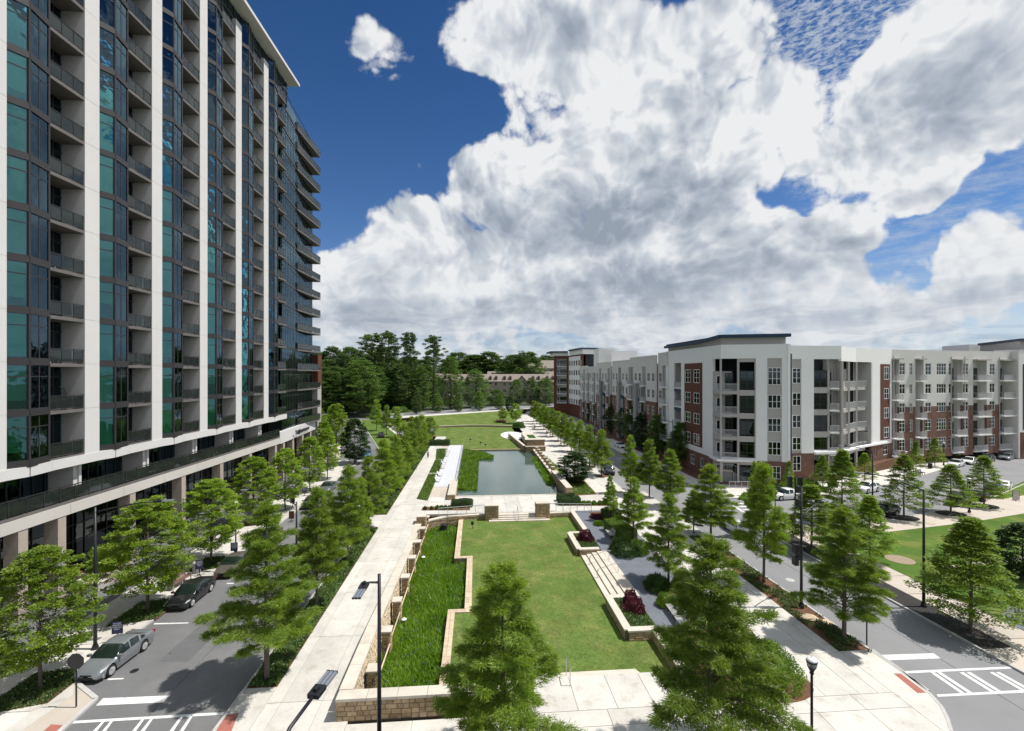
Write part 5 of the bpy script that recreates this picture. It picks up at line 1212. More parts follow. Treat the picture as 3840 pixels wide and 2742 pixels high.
# --- far rust coloured block at the end of the street
fb = empty('apartment_building', (0, 0, 0), 0, 'six storey rust coloured apartment block with navy roof at the far end of the street', 'building')
G0, G1, G2 = cw(17.9, 190), cw(26.4, 180), None
G0 = cw(18.2, 195.0); G1 = cw(25.2, 195.0*.87)
K0 = cw(18.0, 196); K1 = cw(24.2, 195); K2 = cw(27.4, 177)
def fb_face(P_, Q_, n, bal_): 
    L_ = (Vector(Q_)-Vector(P_)).length; ops = []; wl = []
    if bal_: ops.append((L_*.2, L_*.88, 4.5, 24.0))
    else:
        for k in range(n):
            for f in range(1, 6): c = L_*(k+.5)/n; ops.append((c-.9, c+.9, FZ[1]*f+1.2, FZ[1]*f+3.2)); wl.append((c, FZ[1]*f+1.2))
    facade(fb, P_, Q_, 0, 25.2, .4, M['b_rust'], ops)
    for c, z in wl: window(fb, P_, Q_, c, z, 1.8, 2.0, 2, (.5,), back=.05, blind=.2)
    if bal_:
        recess(fb, P_, Q_, L_*.2, L_*.88, 4.5, 24, 1.8, M['b_grey'])
        for f in range(1, 6): balcony(fb, P_, Q_, L_*.2, L_*.88, 3.9*f+1.2, back=1.7, proud=.1)
fb_face(K0, K1, 2, True); fb_face(K1, K2, 5, False)
facade(fb, tuple(Vector(K1)+Vector((-.06, -1.0))), tuple(Vector(K1)+(Vector(K2)-Vector(K1))*.86+Vector((-.06, -.2))), 5, 24.6, .03, M['b_white'], [((.6+3.0*k), (2.3+3.0*k), 3.93*f+1.2, 3.93*f+3.2) for k in range(5) for f in range(1, 6)], 'white_panel')
body('inner_core', [Vector(K0)+Vector((.6, 2.5)), Vector(K1)+Vector((-.3, 2.5)), Vector(K2)+Vector((1.5, 1)), Vector(K2)+Vector((12, 2)), Vector(K0)+Vector((12, 22))], 0, 25, M['dark'], fb)
body('white_upper_wall', [Vector(cw(27.2, 182)), Vector(cw(50, 186)), Vector(cw(50, 195)), Vector(cw(27.2, 195))], 19, 25.9, M['b_white'], fb)
body('navy_roof', [Vector(K0)+Vector((-1.6, -.8)), Vector(K1)+Vector((-.4, -.8)), Vector(K1)+Vector((-.2, 12)), Vector(K0)+Vector((-1.4, 12))], 26.6, 27.2, M['b_navy'], fb)
body('white_attic', [Vector(K0)+Vector((0, .1)), Vector(K1)+Vector((0, .1)), Vector(K1)+Vector((0, 10)), Vector(K0)+Vector((0, 10))], 25.2, 26.6, M['b_white'], fb)
body('navy_roof', [Vector(K1)+Vector((-.4, -1.5)), Vector(K2)+Vector((-.6, -.5)), Vector(K2)+Vector((8, 2)), Vector(K1)+Vector((8, 9))], 27.1, 27.7, M['b_navy'], fb)
body('white_attic', [Vector(K1)+Vector((.2, -.8)), Vector(K2)+Vector((.1, .2)), Vector(K2)+Vector((7, 2)), Vector(K1)+Vector((7, 8))], 25.2, 27.1, M['b_white'], fb)

# ================================================================== STAIRS AND LOW WALLS BY THE RIGHT BUILDING
def stone_stair(c, rz, lab, w_=5.5, h_=1.8):
    t = empty('entrance_steps', (c[0], c[1], 0), rz, lab, 'steps')
    MB().box(-w_/2, 0, 0, 2.0, 0, h_).build('landing_wall', M['stone_g'], t); MB().box(-w_/2-.1, .1, -.1, 2.1, h_, h_+.12).build('coping_stone', M['coping'], t)
    n = 8
    for i in range(n): MB().box(.1+i*.33, .1+(i+1)*.33, .2, 1.8, 0, h_*(1-(i+1)/(n+1))).build('step', M['coping'], t)
    b = MB()
    b.add([(.1, 0, 0), (2.9, 0, 0), (2.9, 0, .5), (.1, 0, h_), (.1, .2, 0), (2.9, .2, 0), (2.9, .2, .5), (.1, .2, h_)], [(0, 1, 2, 3), (7, 6, 5, 4), (0, 4, 5, 1), (1, 5, 6, 2), (2, 6, 7, 3), (3, 7, 4, 0)]); b.build('side_wall', M['stone_g'], t)
    r_ = MB(); r_.beam((-w_/2, .05, h_+1.1), (.1, .05, h_+1.1), .07); r_.beam((.1, .05, h_+1.1), (2.9, .05, 1.4), .07)
    for i in range(12): x = -w_/2+i*(w_/2+.1)/11; r_.beam((x, .05, h_+.1), (x, .05, h_+1.1), .03)
    for i in range(8): x = .1+i*.4; z = h_+(.5-h_)*i/7; r_.beam((x, .05, z), (x, .05, z+1.0), .03)
    r_.build('railing', M['b_rail'], t); return t
stone_stair(gp(2745, 1815), R(-14), 'grey stone entrance steps with pale railing under the corner balconies', 5.0, 2.0)
stone_stair(gp(3075, 1790), R(20), 'long sloping grey stone stair wall in front of the recessed corner', 5, 2.3)
stone_stair(gp(3680, 1697), R(200), 'grey stone entrance steps in front of the brick wing, near the lamp', 5, 2.4)
stone_stair(gp(3790, 1688), R(200), 'grey stone entrance steps at the far right end of the brick wing', 5, 2.4)
railing(gp(2735, 1832), gp(2850, 1832), 0, 0, 6, 'double pale handrail by the ramp at the corner block', 'b_rail')
# ================================================================== TOWN HOUSES beyond the park
def house_row(x0, x1, Y, n, lab, zb=1.5, h=12.5, rh=4.5):
    t = empty('town_house_row', (0, 0, 0), 0, lab, 'building'); P_ = Vector(cw((x0-1920)*Y/FPX, Y)); Q_ = Vector(cw((x1-1920)*Y/FPX, Y)); d = (Q_-P_).normalized(); L_ = (Q_-P_).length; nn = Vector((-d.y, d.x)); wd = L_/n
    ang = math.atan2(d.y, d.x)
    ops = []
    for k in range(n):
        for f in range(3):
            for dx_ in (.3, .7): c = wd*(k+dx_); ops.append((c-.8, c+.8, zb+1.4+f*3.8, zb+3.4+f*3.8))
    facade(t, tuple(P_), tuple(Q_), 0, zb+h, .4, M['siding'], ops)
    for a, c, z, z2 in ops: window(t, tuple(P_), tuple(Q_), (a+c)/2, z, c-a, z2-z, 2, (.5,), back=.05, blind=.1, dark=True)
    r_ = MB(); e = .7; dp = 13
    r_.add([(-e, -e, zb+h), (L_+e, -e, zb+h), (L_+e, dp/2, zb+h+rh), (-e, dp/2, zb+h+rh), (-e, dp+e, zb+h), (L_+e, dp+e, zb+h)], [(0, 1, 2, 3), (3, 2, 5, 4), (0, 3, 4), (1, 5, 2), (0, 4, 5, 1)])
    o = r_.build('roof', M['roofshingle'], t); o.location = (P_.x, P_.y, 0); o.rotation_euler = (0, 0, ang)
    for k in range(n):
        c = wd*(k+.5)
        if k % 3 == 1:      # gable
            gb = MB(); w_ = wd*.42; gh = zb+h+rh*.82
            gb.add([(c-w_, -e-.3, zb+h-.2), (c+w_, -e-.3, zb+h-.2), (c, -e-.3, gh), (c-w_, dp*.4, zb+h-.2), (c+w_, dp*.4, zb+h-.2), (c, dp*.45, gh)], [(0, 2, 5, 3), (1, 4, 5, 2)])
            o = gb.build('roof', M['roofshingle'], t); o.location = (P_.x, P_.y, 0); o.rotation_euler = (0, 0, ang)
            g2 = MB(); g2.add([(c-w_+.3, -.15, zb+h-.3), (c+w_-.3, -.15, zb+h-.3), (c, -.15, gh-.3)], [(0, 1, 2)]); o = g2.build('gable', M['siding'], t); o.location = (P_.x, P_.y, 0); o.rotation_euler = (0, 0, ang)
        else:
            dm = MB()
            for q_ in (-wd*.2, wd*.2): dm.box(c+q_-.8, c+q_+.8, .6, 4, zb+h+.6, zb+h+2.6)
            o = dm.build('dormer', M['siding'], t); o.location = (P_.x, P_.y, 0); o.rotation_euler = (0, 0, ang)
            dr = MB()
            for q_ in (-wd*.2, wd*.2):
                dr.box(c+q_-.4, c+q_+.4, .55, .6, zb+h+.9, zb+h+2.1)
            o = dr.build('dormer_window', M['carglass'], t); o.location = (P_.x, P_.y, 0); o.rotation_euler = (0, 0, ang)
            dr = MB()
            for q_ in (-wd*.2, wd*.2): dr.add([(c+q_-1, .3, zb+h+2.5), (c+q_+1, .3, zb+h+2.5), (c+q_, .3, zb+h+3.4), (c+q_-1, 5, zb+h+2.5), (c+q_+1, 5, zb+h+2.5), (c+q_, 5, zb+h+3.4)], [(0, 1, 2), (0, 2, 5, 3), (1, 4, 5, 2)])
            o = dr.build('dormer_roof', M['roofshingle'], t); o.location = (P_.x, P_.y, 0); o.rotation_euler = (0, 0, ang)
    return t
house_row(1716, 2090, 262, 7, 'row of brown roofed town houses beyond the curved road', h=11.6, rh=4.2)
house_row(1560, 1700, 285, 3, 'brown roofed town houses glimpsed between the pines', h=12, rh=4)
house_row(1830, 2110, 300, 5, 'second row of grey roofed town houses behind the first', h=13.6, rh=4.0)
hb = empty('hotel_building', (0, 0, 0), 0, 'broad house with big hipped brown roof above the town houses', 'building')
P_ = Vector(cw((1948-1920)*330/FPX, 330)); b = MB(); b.box(0, 40, 0, 16, 1.5, 21.5); o = b.build('wall', M['siding'], hb); o.location = (P_.x, P_.y, 0); o.rotation_euler = (0, 0, -YAW)
b = MB(); b.add([(-1, -1, 21.5), (41, -1, 21.5), (41, 17, 21.5), (-1, 17, 21.5), (14, 8, 27.5), (34, 8, 27.5)], [(0, 1, 5, 4), (1, 2, 5), (2, 3, 4, 5), (3, 0, 4), (0, 3, 2, 1)]); o = b.build('roof', M['roofshingle'], hb); o.location = (P_.x, P_.y, 0); o.rotation_euler = (0, 0, -YAW)
for x_ in (10, 27): b = MB().box(x_, x_+1.4, 4, 5.4, 22, 27); o = b.build('chimney', M['brick'], hb); o.location = (P_.x, P_.y, 0); o.rotation_euler = (0, 0, -YAW)
b = MB()
for x_ in range(2, 38, 4): b.box(x_, x_+1.6, -.05, .05, 18, 20)
o = b.build('windows', M['carglass'], hb); o.location = (P_.x, P_.y, 0); o.rotation_euler = (0, 0, -YAW); o['kind'] = 'stuff'
# ================================================================== VEGETATION
def np_mesh(name, V, nper, m):
    """V: (N*nper, 3) vertices of N separate faces of nper corners"""
    N = len(V)//nper; me = bpy.data.meshes.new(name)
    me.vertices.add(N*nper); me.vertices.foreach_set('co', V.astype(np.float32).ravel())
    me.loops.add(N*nper); me.loops.foreach_set('vertex_index', np.arange(N*nper, dtype=np.int32))
    me.polygons.add(N); me.polygons.foreach_set('loop_start', np.arange(0, N*nper, nper, dtype=np.int32)); me.polygons.foreach_set('loop_total', np.full(N, nper, dtype=np.int32))
    me.materials.append(m); me.update(calc_edges=True); me.validate(); return me
def unit(v): return v/np.maximum(np.linalg.norm(v, axis=1, keepdims=True), 1e-6)
def blades(P, Dr, L, wd, rng, tri=True, flat=.0):
    """thin leaves starting at P, pointing along Dr"""
    Dr = unit(Dr); r = rng.normal(size=P.shape); r[:, 2] *= (1-flat); s = unit(np.cross(Dr, r)) if flat == 0 else unit(np.cross(Dr, np.array([0, 0, 1.])+r*(1-flat)))
    L = L[:, None]; wd = wd[:, None]
    if tri: return np.stack([P-s*wd/2, P+s*wd/2, P+Dr*L], 1).reshape(-1, 3), 3
    return np.stack([P, P+Dr*L*.45+s*wd/2, P+Dr*L, P+Dr*L*.45-s*wd/2], 1).reshape(-1, 3), 4
def limb(b, p0, p1, r0, r1, sag=0., n=4, sides=5, rng=None):
    pts = []
    for i in range(n+1):
        t = i/n; p = p0+(p1-p0)*t; p = p+np.array([0, 0, -sag*4*t*(t-1)*1.0]); pts.append(tuple(p))
    b.tube(pts, [r0+(r1-r0)*i/n for i in range(n+1)], sides)
def cypress(seed, h=10., wd=6., dens=1.0, ls=1.0):
    """feathery conical bald cypress: tiers of drooping branches"""
    rng = np.random.default_rng(seed); tb = MB()
    tb.tube([(0, 0, 0), (0, 0, .25), (.03, .02, h*.3), (0, .03, h*.65), (.02, 0, h*.97)], [.17, .13, .11, .06, .012], 7)
    nb = int(96*(h/10)); Vs = []; lump = rng.uniform(.55, 1.15, 14)
    for i in range(nb):
        if rng.random() < .13: continue
        t = .20+.78*((i+rng.random())/nb)**.93; z = h*t
        azi = i*2.399+rng.normal()*.35
        prof = min(1., (t-.12)/.16)*(1-t)**.78*1.22+.03
        prof *= lump[int((azi*2.2) % 14)]*.6+.4*rng.uniform(.7, 1.2)
        if rng.random() < .12: prof *= 1.22
        L = wd/2*prof*.93
        up = .34*(1-.4*t)+rng.normal()*.13+(.5 if t > .85 else 0)
        d = np.array([math.cos(azi), math.sin(azi), up]); p0 = np.array([0, 0, z-L*.12]); p1 = p0+d*L; sag = L*.10
        limb(tb, p0, p1, .034*(1-t)+.010, .005, sag, 3, 3)
        # side twigs and tufts
        nt = max(6, int(L*20*dens)); s = np.sqrt(rng.uniform(.03, 1., nt)); s[s < .14] += .15
        side = np.array([-math.sin(azi), math.cos(azi), 0]); spread = (1.08-s)*L*.36+.08
        lat = rng.uniform(-1, 1, nt); c = p0+d*(s*L)[:, None]+side*(lat*spread)[:, None]; c[:, 2] += -4*sag*s*(s-1)-np.abs(lat)*spread*.35+rng.normal(size=nt)*.05
        k = max(4, int(8.5*dens**.3)); C = np.repeat(c, k, 0); la = np.repeat(lat, k)
        Dr = d*.75+side*la[:, None]*1.0+rng.normal(size=C.shape)*.55+np.array([0, 0, -.12])
        C = C+rng.normal(size=C.shape)*np.array([.10, .10, .07])*ls
        v, n_ = blades(C, Dr, rng.uniform(.16, .36, len(C))*ls, rng.uniform(.030, .060, len(C))*ls, rng); Vs.append(v)
    # leader
    c = np.zeros((500, 3)); c[:, 2] = rng.uniform(h*.86, h*.995, 500); c[:, :2] = rng.normal(size=(500, 2))*.04
    v, n_ = blades(c, rng.normal(size=c.shape)*.6+np.array([0, 0, .7]), rng.uniform(.15, .3, 500), np.full(500, .05), rng); Vs.append(v)
    return tb.mesh('trunk', M['bark'], True), np_mesh('crown', np.concatenate(Vs), 3, M['l_cyp'])
def broadleaf(seed, h=8., wd=6., m='l_maple', nc=150, lf=85, ls=.17, bole=.24, flatc=.55, point=.6, layered=False, spread=.42, open_=.0):
    """round or ovoid street tree: scaffold limbs with leafy clusters in tiers"""
    rng = np.random.default_rng(seed); tb = MB(); lean = rng.normal(size=2)*.05
    tb.tube([(0, 0, 0), (0, 0, .2), (lean[0], lean[1], h*.3), (lean[0]*2, 0, h*.6), (0, 0, h*.95)], [.16, .115, .10, .055, .01], 7)
    Vs = []
    for i in range(nc):
        t = bole+(1.0-bole)*((i+.5)/nc)**(.95); u_ = (t-bole)/(1-bole)
        prof = (math.sin(math.pi*min(1, (u_*.86+.10)))**.75) if not layered else min(1, (u_+.12)/.25)*(1-u_)**.72*1.05
        prof = prof*(1-point*.35*u_)+.03
        azi = i*2.399+rng.normal()*.4; r = wd/2*prof*(rng.uniform(.25, 1.0)**.42)*rng.uniform(.82, 1.15)
        c = np.array([r*math.cos(azi), r*math.sin(azi), h*t+rng.normal()*.12-(.10*r if layered else 0)])
        if rng.random() < .55: limb(tb, np.array([0, 0, max(h*bole*.95, c[2]-r*(.35 if layered else .8))]), c, .030*(1-t)+.012, .006, -.02 if layered else .04*r, 3, 3)
        n = int(lf*rng.uniform(.6, 1.3)); out = np.array([math.cos(azi), math.sin(azi), .15])
        rad = spread*(1.15-.45*u_)*(wd/6)**.5
        P = rng.normal(size=(n, 3)); P = unit(P)*rng.uniform(.3, 1, (n, 1))**.5; P[:, 2] *= flatc*.8; P = P*rad*np.array([1.25, 1.25, 1.])
        P += out*np.abs(P[:, :1])*.3; P = P+c
        Dr = (P-c)*1.2/rad+out*.5+rng.normal(size=P.shape)*.5+np.array([0, 0, -.15])
        v, k = blades(P, Dr, rng.uniform(.75, 1.25, n)*ls, rng.uniform(.6, 1.0, n)*ls*.85, rng, False, flat=.35); Vs.append(v)
    return tb.mesh('trunk', M['bark'], True), np_mesh('crown', np.concatenate(Vs), 4, M[m])
def pine(seed, h=30., wd=11.):
    rng = np.random.default_rng(seed); tb = MB(); tb.tube([(0, 0, 0), (.2, .1, h*.4), (0, .3, h*.75), (.1, .1, h*.98)], [.42, .34, .2, .05], 7); Vs = []
    for i in range(46):
        t = .60+.39*(i/46)**.9; azi = i*2.399+rng.normal()*.5; L = wd/2*(1-.55*((t-.60)/.40)**1.5)*rng.uniform(.45, 1.1); d = np.array([math.cos(azi), math.sin(azi), .28+.3*rng.random()])
        p0 = np.array([0, 0, h*t-L*.2]); p1 = p0+d*L; limb(tb, p0, p1, .11*(1-t)+.05, .03, .0, 3, 4)
        for s in (.7, 1.0):
            c = p0+d*L*s+rng.normal(size=3)*.35; n = 95; P = unit(rng.normal(size=(n, 3)))*rng.uniform(.2, 1, (n, 1)); P = P*np.array([1.2, 1.2, .42])*rng.uniform(.6, 1.05)+c
            v, k = blades(P, (P-c)+rng.normal(size=P.shape)*.4+np.array([0, 0, .2]), rng.uniform(.4, .7, n), rng.uniform(.16, .26, n), rng, False); Vs.append(v)
    return tb.mesh('trunk', M['bark'], True), np_mesh('crown', np.concatenate(Vs), 4, M['l_forest'])
def tree_at(meshes, p, h, wd, name, label, cat='tree', group=None, rz=None, h0=10., w0=6.):
    tr, cr = meshes
    t = empty(name, (p[0], p[1], p[2] if len(p) > 2 else 0), rnd.uniform(0, 6.28) if rz is None else rz, label, cat, group); t.scale = (wd/w0, wd/w0, h/h0)
    inst('trunk', tr, t); inst('crown', cr, t); return t
def pxtree(meshes, bx, by, ty_, wpx, name, label, z=0., **k):
    """base pixel, top row and crown width measured in the photograph"""
    Y = dep(by, z); p = gp(bx, by, z); h = (by-ty_)*Y/FPX; return tree_at(meshes, (p[0], p[1], z), h, wpx*Y/FPX, name, label, **k)
CYN = [cypress(1, dens=2.9, ls=.70), cypress(2, dens=2.9, ls=.70)]
CYM = [cypress(s_, dens=1.5, ls=1.05) for s_ in (3, 4, 5)]
CYF = [cypress(s_, dens=.7, ls=1.55) for s_ in (6, 7)]
MAP = [broadleaf(s_, 10, 6, 'l_maple', 230, 150, .15, .2, .55, spread=.38) for s_ in (11, 12)]
MAPM = [broadleaf(s_, 10, 6, 'l_maple', 170, 95, .22, .18, .6, spread=.40) for s_ in (13, 14)]
OAK = [broadleaf(s_, 10, 6, 'l_oak', 170, 95, .17, .2, .32, .9, True, .40) for s_ in (21, 22)]
OAKN = broadleaf(23, 10, 6, 'l_oak', 240, 125, .15, .2, .32, .9, True, .42)
DRK = [broadleaf(s_, 10, 6, 'l_dark', 240, 105, .22, .10, .6, .4) for s_ in (31,)]
WNG = [broadleaf(s_, 10, 6, 'l_forest2', 200, 85, .23, .18, .5, .8) for s_ in (33, 34)]
FOR = [broadleaf(s_, 10, 6, 'l_forest', 260, 85, .19, .05, .55, .5, spread=.55) for s_ in (41, 42, 43)]
FOR2 = [broadleaf(s_, 10, 6, 'l_forest2', 240, 75, .18, .05, .55, .6, spread=.5) for s_ in (44, 45)]
PIN = [pine(51), pine(52), pine(53)]
CG = 'feathery cypress trees along the park'
# the two big front trees
tree_at(CYN[0], cw((1885-1920)/FPX*19.6, 19.6), 9.35, 6.9, 'cypress_tree', 'big feathery cypress in the middle foreground in front of the lawn', group=CG, rz=.4)
tree_at(CYN[1], cw((2668-1920)/FPX*20.2, 20.2), 10.3, 7.8, 'cypress_tree', 'biggest feathery cypress at the front right, above the bench and gravel', group=CG, rz=2.1)
# row between promenade and left street
hs = [10.2, 8.9, 8.9, 8.4, 9.0, 8.6, 9.2, 8.8, 8.9, 8.6]; ws = [6.6, 4.9, 5.0, 5.0, 5.2, 5.0, 5.4, 5.0, 5.0, 4.8]
for k in range(10):
    Y = 26.1+8.2*k; px = 1001 if k == 0 else 1188 if k == 1 else 1920+FPX*(-12.0-.0785*Y)/Y
    p = cw((px-1920)*Y/FPX, Y)
    tree_at(CYN[1] if k == 0 else CYM[k % 3] if k < 5 else CYF[k % 2], p, hs[k], ws[k]*1.05, 'cypress_tree', ORD[k]+' cypress counted from the near end of the row left of the promenade', group=CG)
for i, (bx, by, ty_, wp) in enumerate(((1352, 2030, 1790, 130), (1412, 1615, 1498, 62), (1450, 1630, 1520, 60), (1490, 1640, 1525, 66), (1235, 2010, 1840, 110), (1545, 1700, 1560, 70))):
    pxtree(CYF[i % 2] if i else CYM[1], bx, by, ty_, wp, 'cypress_tree', ['small cypress filling the gap behind the third promenade tree', 'lone far cypress on the green beside the bending left street', 'second cypress on the far green by the bending street', 'third cypress on the far green near the promenade end', 'small pointed cypress standing at the kerb by the parked cars on the left', 'last cypress of the left row by the far lawn'][i], group=CG)
# right hand cypresses
RC = [(3165, 2395, 1905, 335, 'cypress on the planting bed beside the grey backed stop sign'), (2864, 2182, 1738, 215, 'tall narrow cypress on the kerb bed left of the black signal pole'),
      (2507, 2188, 1852, 190, 'open cypress growing from the blue gravel behind the dark shrub'), (2377, 2030, 1788, 140, 'cypress between the clipped hedge and the plaza at the top of the gravel'),
      (2601, 2000, 1838, 120, 'small cypress left of the white car, front of the kerb'), (2666, 2022, 1742, 190, 'full cypress standing in front of the corner block, by the white car'),
      (2435, 1862, 1648, 118, 'cypress on the pavement left of the crossing, taller of the pair'), (2515, 1903, 1686, 136, 'broad cypress beside the street crossing by the corner block'),
      (2365, 1852, 1632, 92, 'cypress right of the parked black suv'), (2830, 2010, 1730, 75, 'slender cypress on the corner bed near the lamp')]
for i, (bx, by, ty_, wp, lb) in enumerate(RC): pxtree((CYN[0] if i == 0 else CYM[i % 3]), bx, by, ty_, wp*1.07, 'cypress_tree', lb, group=CG)
# row of the right promenade, with square pits
for k in range(12):
    Y = 78+8.1*k; p = cw(15.3-.0817*(Y-78), Y)
    tree_at(CYF[k % 2], p, 7.9-.02*k, 5.0, 'cypress_tree', ORD[k]+' cypress counted from the near end of the row on the right promenade', group=CG)
    struct(MB().box(p[0]-.95, p[0]+.95, p[1]-.95, p[1]+.95, -.2, .012).build('tree_pit', M['soil']))
# left street trees
LT = [(152, 2580, 2060, 370, 'big leafy street tree in the bottom left corner by the silver car', 0), (554, 2290, 1878, 330, 'second leafy street tree, between the bench and the silver car', 0), (793, 2112, 1800, 232, 'leafy street tree behind the litter bin', 1),
      (952, 1958, 1718, 190, 'leafy street tree by the black signboards', 1), (1070, 1912, 1688, 158, 'dense street tree in front of the fifth podium column', 2), (1162, 1842, 1640, 125, 'dark green street tree by the parked saloon, under the last balconies', 2),
      (1227, 1797, 1612, 105, 'leafy street tree left of the round dark oak', 2), (1262, 1690, 1515, 105, 'bright green tree under the far street lamp on the left', 2), (1195, 1700, 1530, 70, 'tree partly hidden behind the far tower corner', 2), (1215, 1745, 1580, 90, 'small bright street tree beside the dark oak', 2), (1250, 1640, 1520, 80, 'bright bushy tree at the bend of the left street', 2)]
for i, (bx, by, ty_, wp, lb, q_) in enumerate(LT): pxtree(MAP[i % 2] if q_ < 2 else MAPM[i % 2], bx, by, ty_, wp*.9, 'street_tree', lb, group='street trees in front of the tower')
pxtree(DRK[0], 1330, 1738, 1572, 105, 'street_tree', 'round dark oak on the kerb beside the far left street')
for bx, by, ru, rv in ((152, 2580, 1.5, 1.3), (554, 2290, 1.4, 1.3), (793, 2112, 1.2, 1.2), (952, 1958, 1.2, 1.2)):
    p = gp(bx, by); struct(MB().prism([(p[0]-ru, p[1]-rv*1.6), (p[0]+ru, p[1]-rv*1.0), (p[0]+ru, p[1]+rv*1.4), (p[0]-ru, p[1]+rv)], -.2, .01).build('tree_pit', M['soil']))
# right street group
RT = [(3390, 1942, 1708, 165, 'bright green oak beside the parked black hatchback'), (3565, 1926, 1745, 172, 'wide layered oak in the pavement pit, in front of the black suv'), (3690, 1898, 1712, 142, 'layered oak at the far right pavement by the row of dark cars'),
      (3586, 1722, 1632, 62, 'round young oak in front of the brick wing near its entrance steps'), (3506, 1750, 1643, 68, 'young oak behind the litter bin by the brick wing'), (3435, 1772, 1655, 58, 'young oak by the bench on the far pavement'),
      (3774, 1692, 1610, 55, 'thin young oak at the far right end of the brick wing'), (3243, 1818, 1700, 84, 'young oak in front of the second prow corner'), (3085, 1835, 1708, 84, 'young oak before the recessed glazed bay'),
      (3158, 1962, 1690, 165, 'bright airy oak right of the signal pole, the tallest of its group'), (3043, 2062, 1822, 200, 'leafy tree on the corner behind the signal pole'), (3262, 2110, 1862, 170, 'leafy tree on the mulch bed behind the front cypress'),
      (3640, 2365, 1948, 330, 'large spreading oak at the right edge, on the black mulch strip'), (2960, 1850, 1730, 60, 'young oak by the corner of the brick base')]
for i, (bx, by, ty_, wp, lb) in enumerate(RT): pxtree(OAKN if i in (12, 10, 11, 9) else OAK[i % 2], bx, by, ty_, wp, 'oak_tree', lb, group='oaks along the cross street')
pxtree(DRK[0], 3835, 2170, 1965, 170, 'dark_tree', 'dark bushy tree on the lawn at the right edge')
for bx, by in ((3390, 1942), (3565, 1926), (3690, 1898)):
    p = gp(bx, by); disc('tree_pit', p, 1.7, 1.2, .012, M['soil_b'])['kind'] = 'structure'
# street row along the left wing
for k in range(14):
    Y = 86+9.3*k; p = cw(30.6-.02*(Y-86) if k else 32.0, Y)
    tree_at((WNG+DRK)[k % 3] if k < 12 else WNG[0], p, (8.2, 8.8, 8.6, 9.2)[k % 4], (5.0, 4.6, 5.3)[k % 3], 'street_tree', ORD[k]+' street tree counted from the corner block along the long wing', group='street trees in front of the long wing')
pxtree(MAPM[0], 2557, 1742, 1606, 110, 'street_tree', 'light green open tree by the left face of the corner block')
pxtree(CYM[0], 2289, 1952, 1782, 76, 'cypress_tree', 'thin young cypress at the right end of the plaza', group=CG)
# far small trees along the curved road
for i, (bx, by, ty_, wp) in enumerate(((1640, 1547, 1476, 46), (1719, 1545, 1474, 42), (1797, 1541, 1466, 42), (1872, 1536, 1478, 46), (1562, 1553, 1470, 40))):
    pxtree(FOR2[i % 2] if i < 4 else FOR[0], bx, by, ty_, wp, 'young_tree', ['bright young tree at the left of the curved road behind the far lawn', 'second bright young tree along the curved road', 'young tree beside the car on the curved road', 'fourth young tree along the curved road', 'dark young tree where the curved road begins'][i], z=1.5, group='young trees along the curved road', w0=6.)
pxtree(MAPM[1], 1886, 1578, 1530, 40, 'young_tree', 'small sapling on the grass slope in its mulch ring', z=.8)
pxtree(DRK[0], 1912, 1548, 1488, 36, 'young_tree', 'small dark tree at the right top of the grass slope', z=1.5); pxtree(MAPM[0], 1935, 1585, 1515, 50, 'young_tree', 'pale airy sapling at the right of the grass slope', z=.6)
pxtree(MAPM[1], 1612, 1648, 1565, 60, 'young_tree', 'pale airy sapling at the left of the far lawn', z=-.1)
disc('mulch_ring', gp(1880, 1577, .9), 2.2, 3.0, .98, M['soil'])['kind'] = 'structure'
# forest
r6 = random.Random(21); n = 0
def ftree(px, Y, top_px, wd, kind, name, label, z=1.5):
    h = H+(HY-top_px)*Y/FPX-z; p = cw((px-1920)*Y/FPX, Y); return tree_at(kind, (p[0], p[1], z), h, wd, name, label, 'tree', 'forest trees beyond the park', h0=30. if kind in PIN else 10., w0=11. if kind in PIN else 6.)
spec = []
for row, (Y, tp, step, wd) in enumerate(((252, 1318, 46, 17), (228, 1338, 50, 15), (206, 1365, 52, 13), (190, 1420, 60, 10))):
    x = 1120+row*17
    while x < (1620, 1600, 1560, 1330)[row]:
        spec.append((x+r6.uniform(-8, 8), Y+r6.uniform(-6, 6), tp+r6.uniform(-16, 22)+(12 if x > 1480 else 0), wd*r6.uniform(.85, 1.2), row)); x += step*r6.uniform(.8, 1.2)
rowc = {}
for x, Y, tp, wd, row in spec:
    rowc[row] = rowc.get(row, -1)+1
    ftree(x, Y, tp, wd, FOR[n % 3], 'forest_tree', ORD[rowc[row] % 20]+' dark broadleaf tree from the left in the '+('rear', 'second', 'third', 'front')[row]+' rank of the wood'); n += 1
ftree(1240, 184, 1395, 15, FOR[1], 'forest_tree', 'rounded tree at the wood edge just right of the tower'); ftree(1355, 186, 1350, 17, FOR2[0], 'forest_tree', 'tall bright green tree at the front edge of the wood, right of the tower')
ftree(1690, 206, 1340, 12, FOR2[1], 'forest_tree', 'tall narrow bright tree at the right end of the wood before the town houses'); ftree(1580, 200, 1372, 9, FOR2[0], 'forest_tree', 'slim bright tree between the pines'); ftree(1785, 215, 1390, 14, FOR2[0], 'forest_tree', 'broad round bright green tree in front of the town houses')
for x, tp, w_, lb in ((1938, 1424, 9, 'left of three upright trees in front of the town houses'), (1992, 1420, 9, 'middle of three upright trees in front of the town houses'), (2045, 1420, 12, 'right one of three upright trees, beside the rust coloured block'), (1860, 1462, 12, 'low bushy tree in front of the town houses, right of the round bright tree')): ftree(x, 232, tp, w_, FOR2[1], 'forest_tree', lb)
for i, (x, Y, tp, wd) in enumerate(((1395, 215, 1256, 15), (1458, 212, 1247, 12), (1535, 208, 1251, 11), (1625, 205, 1264, 11.5))):
    ftree(x, Y, tp, wd, PIN[i % 3], 'pine_tree', ORD[i]+' tall pine from the left standing above the wood')
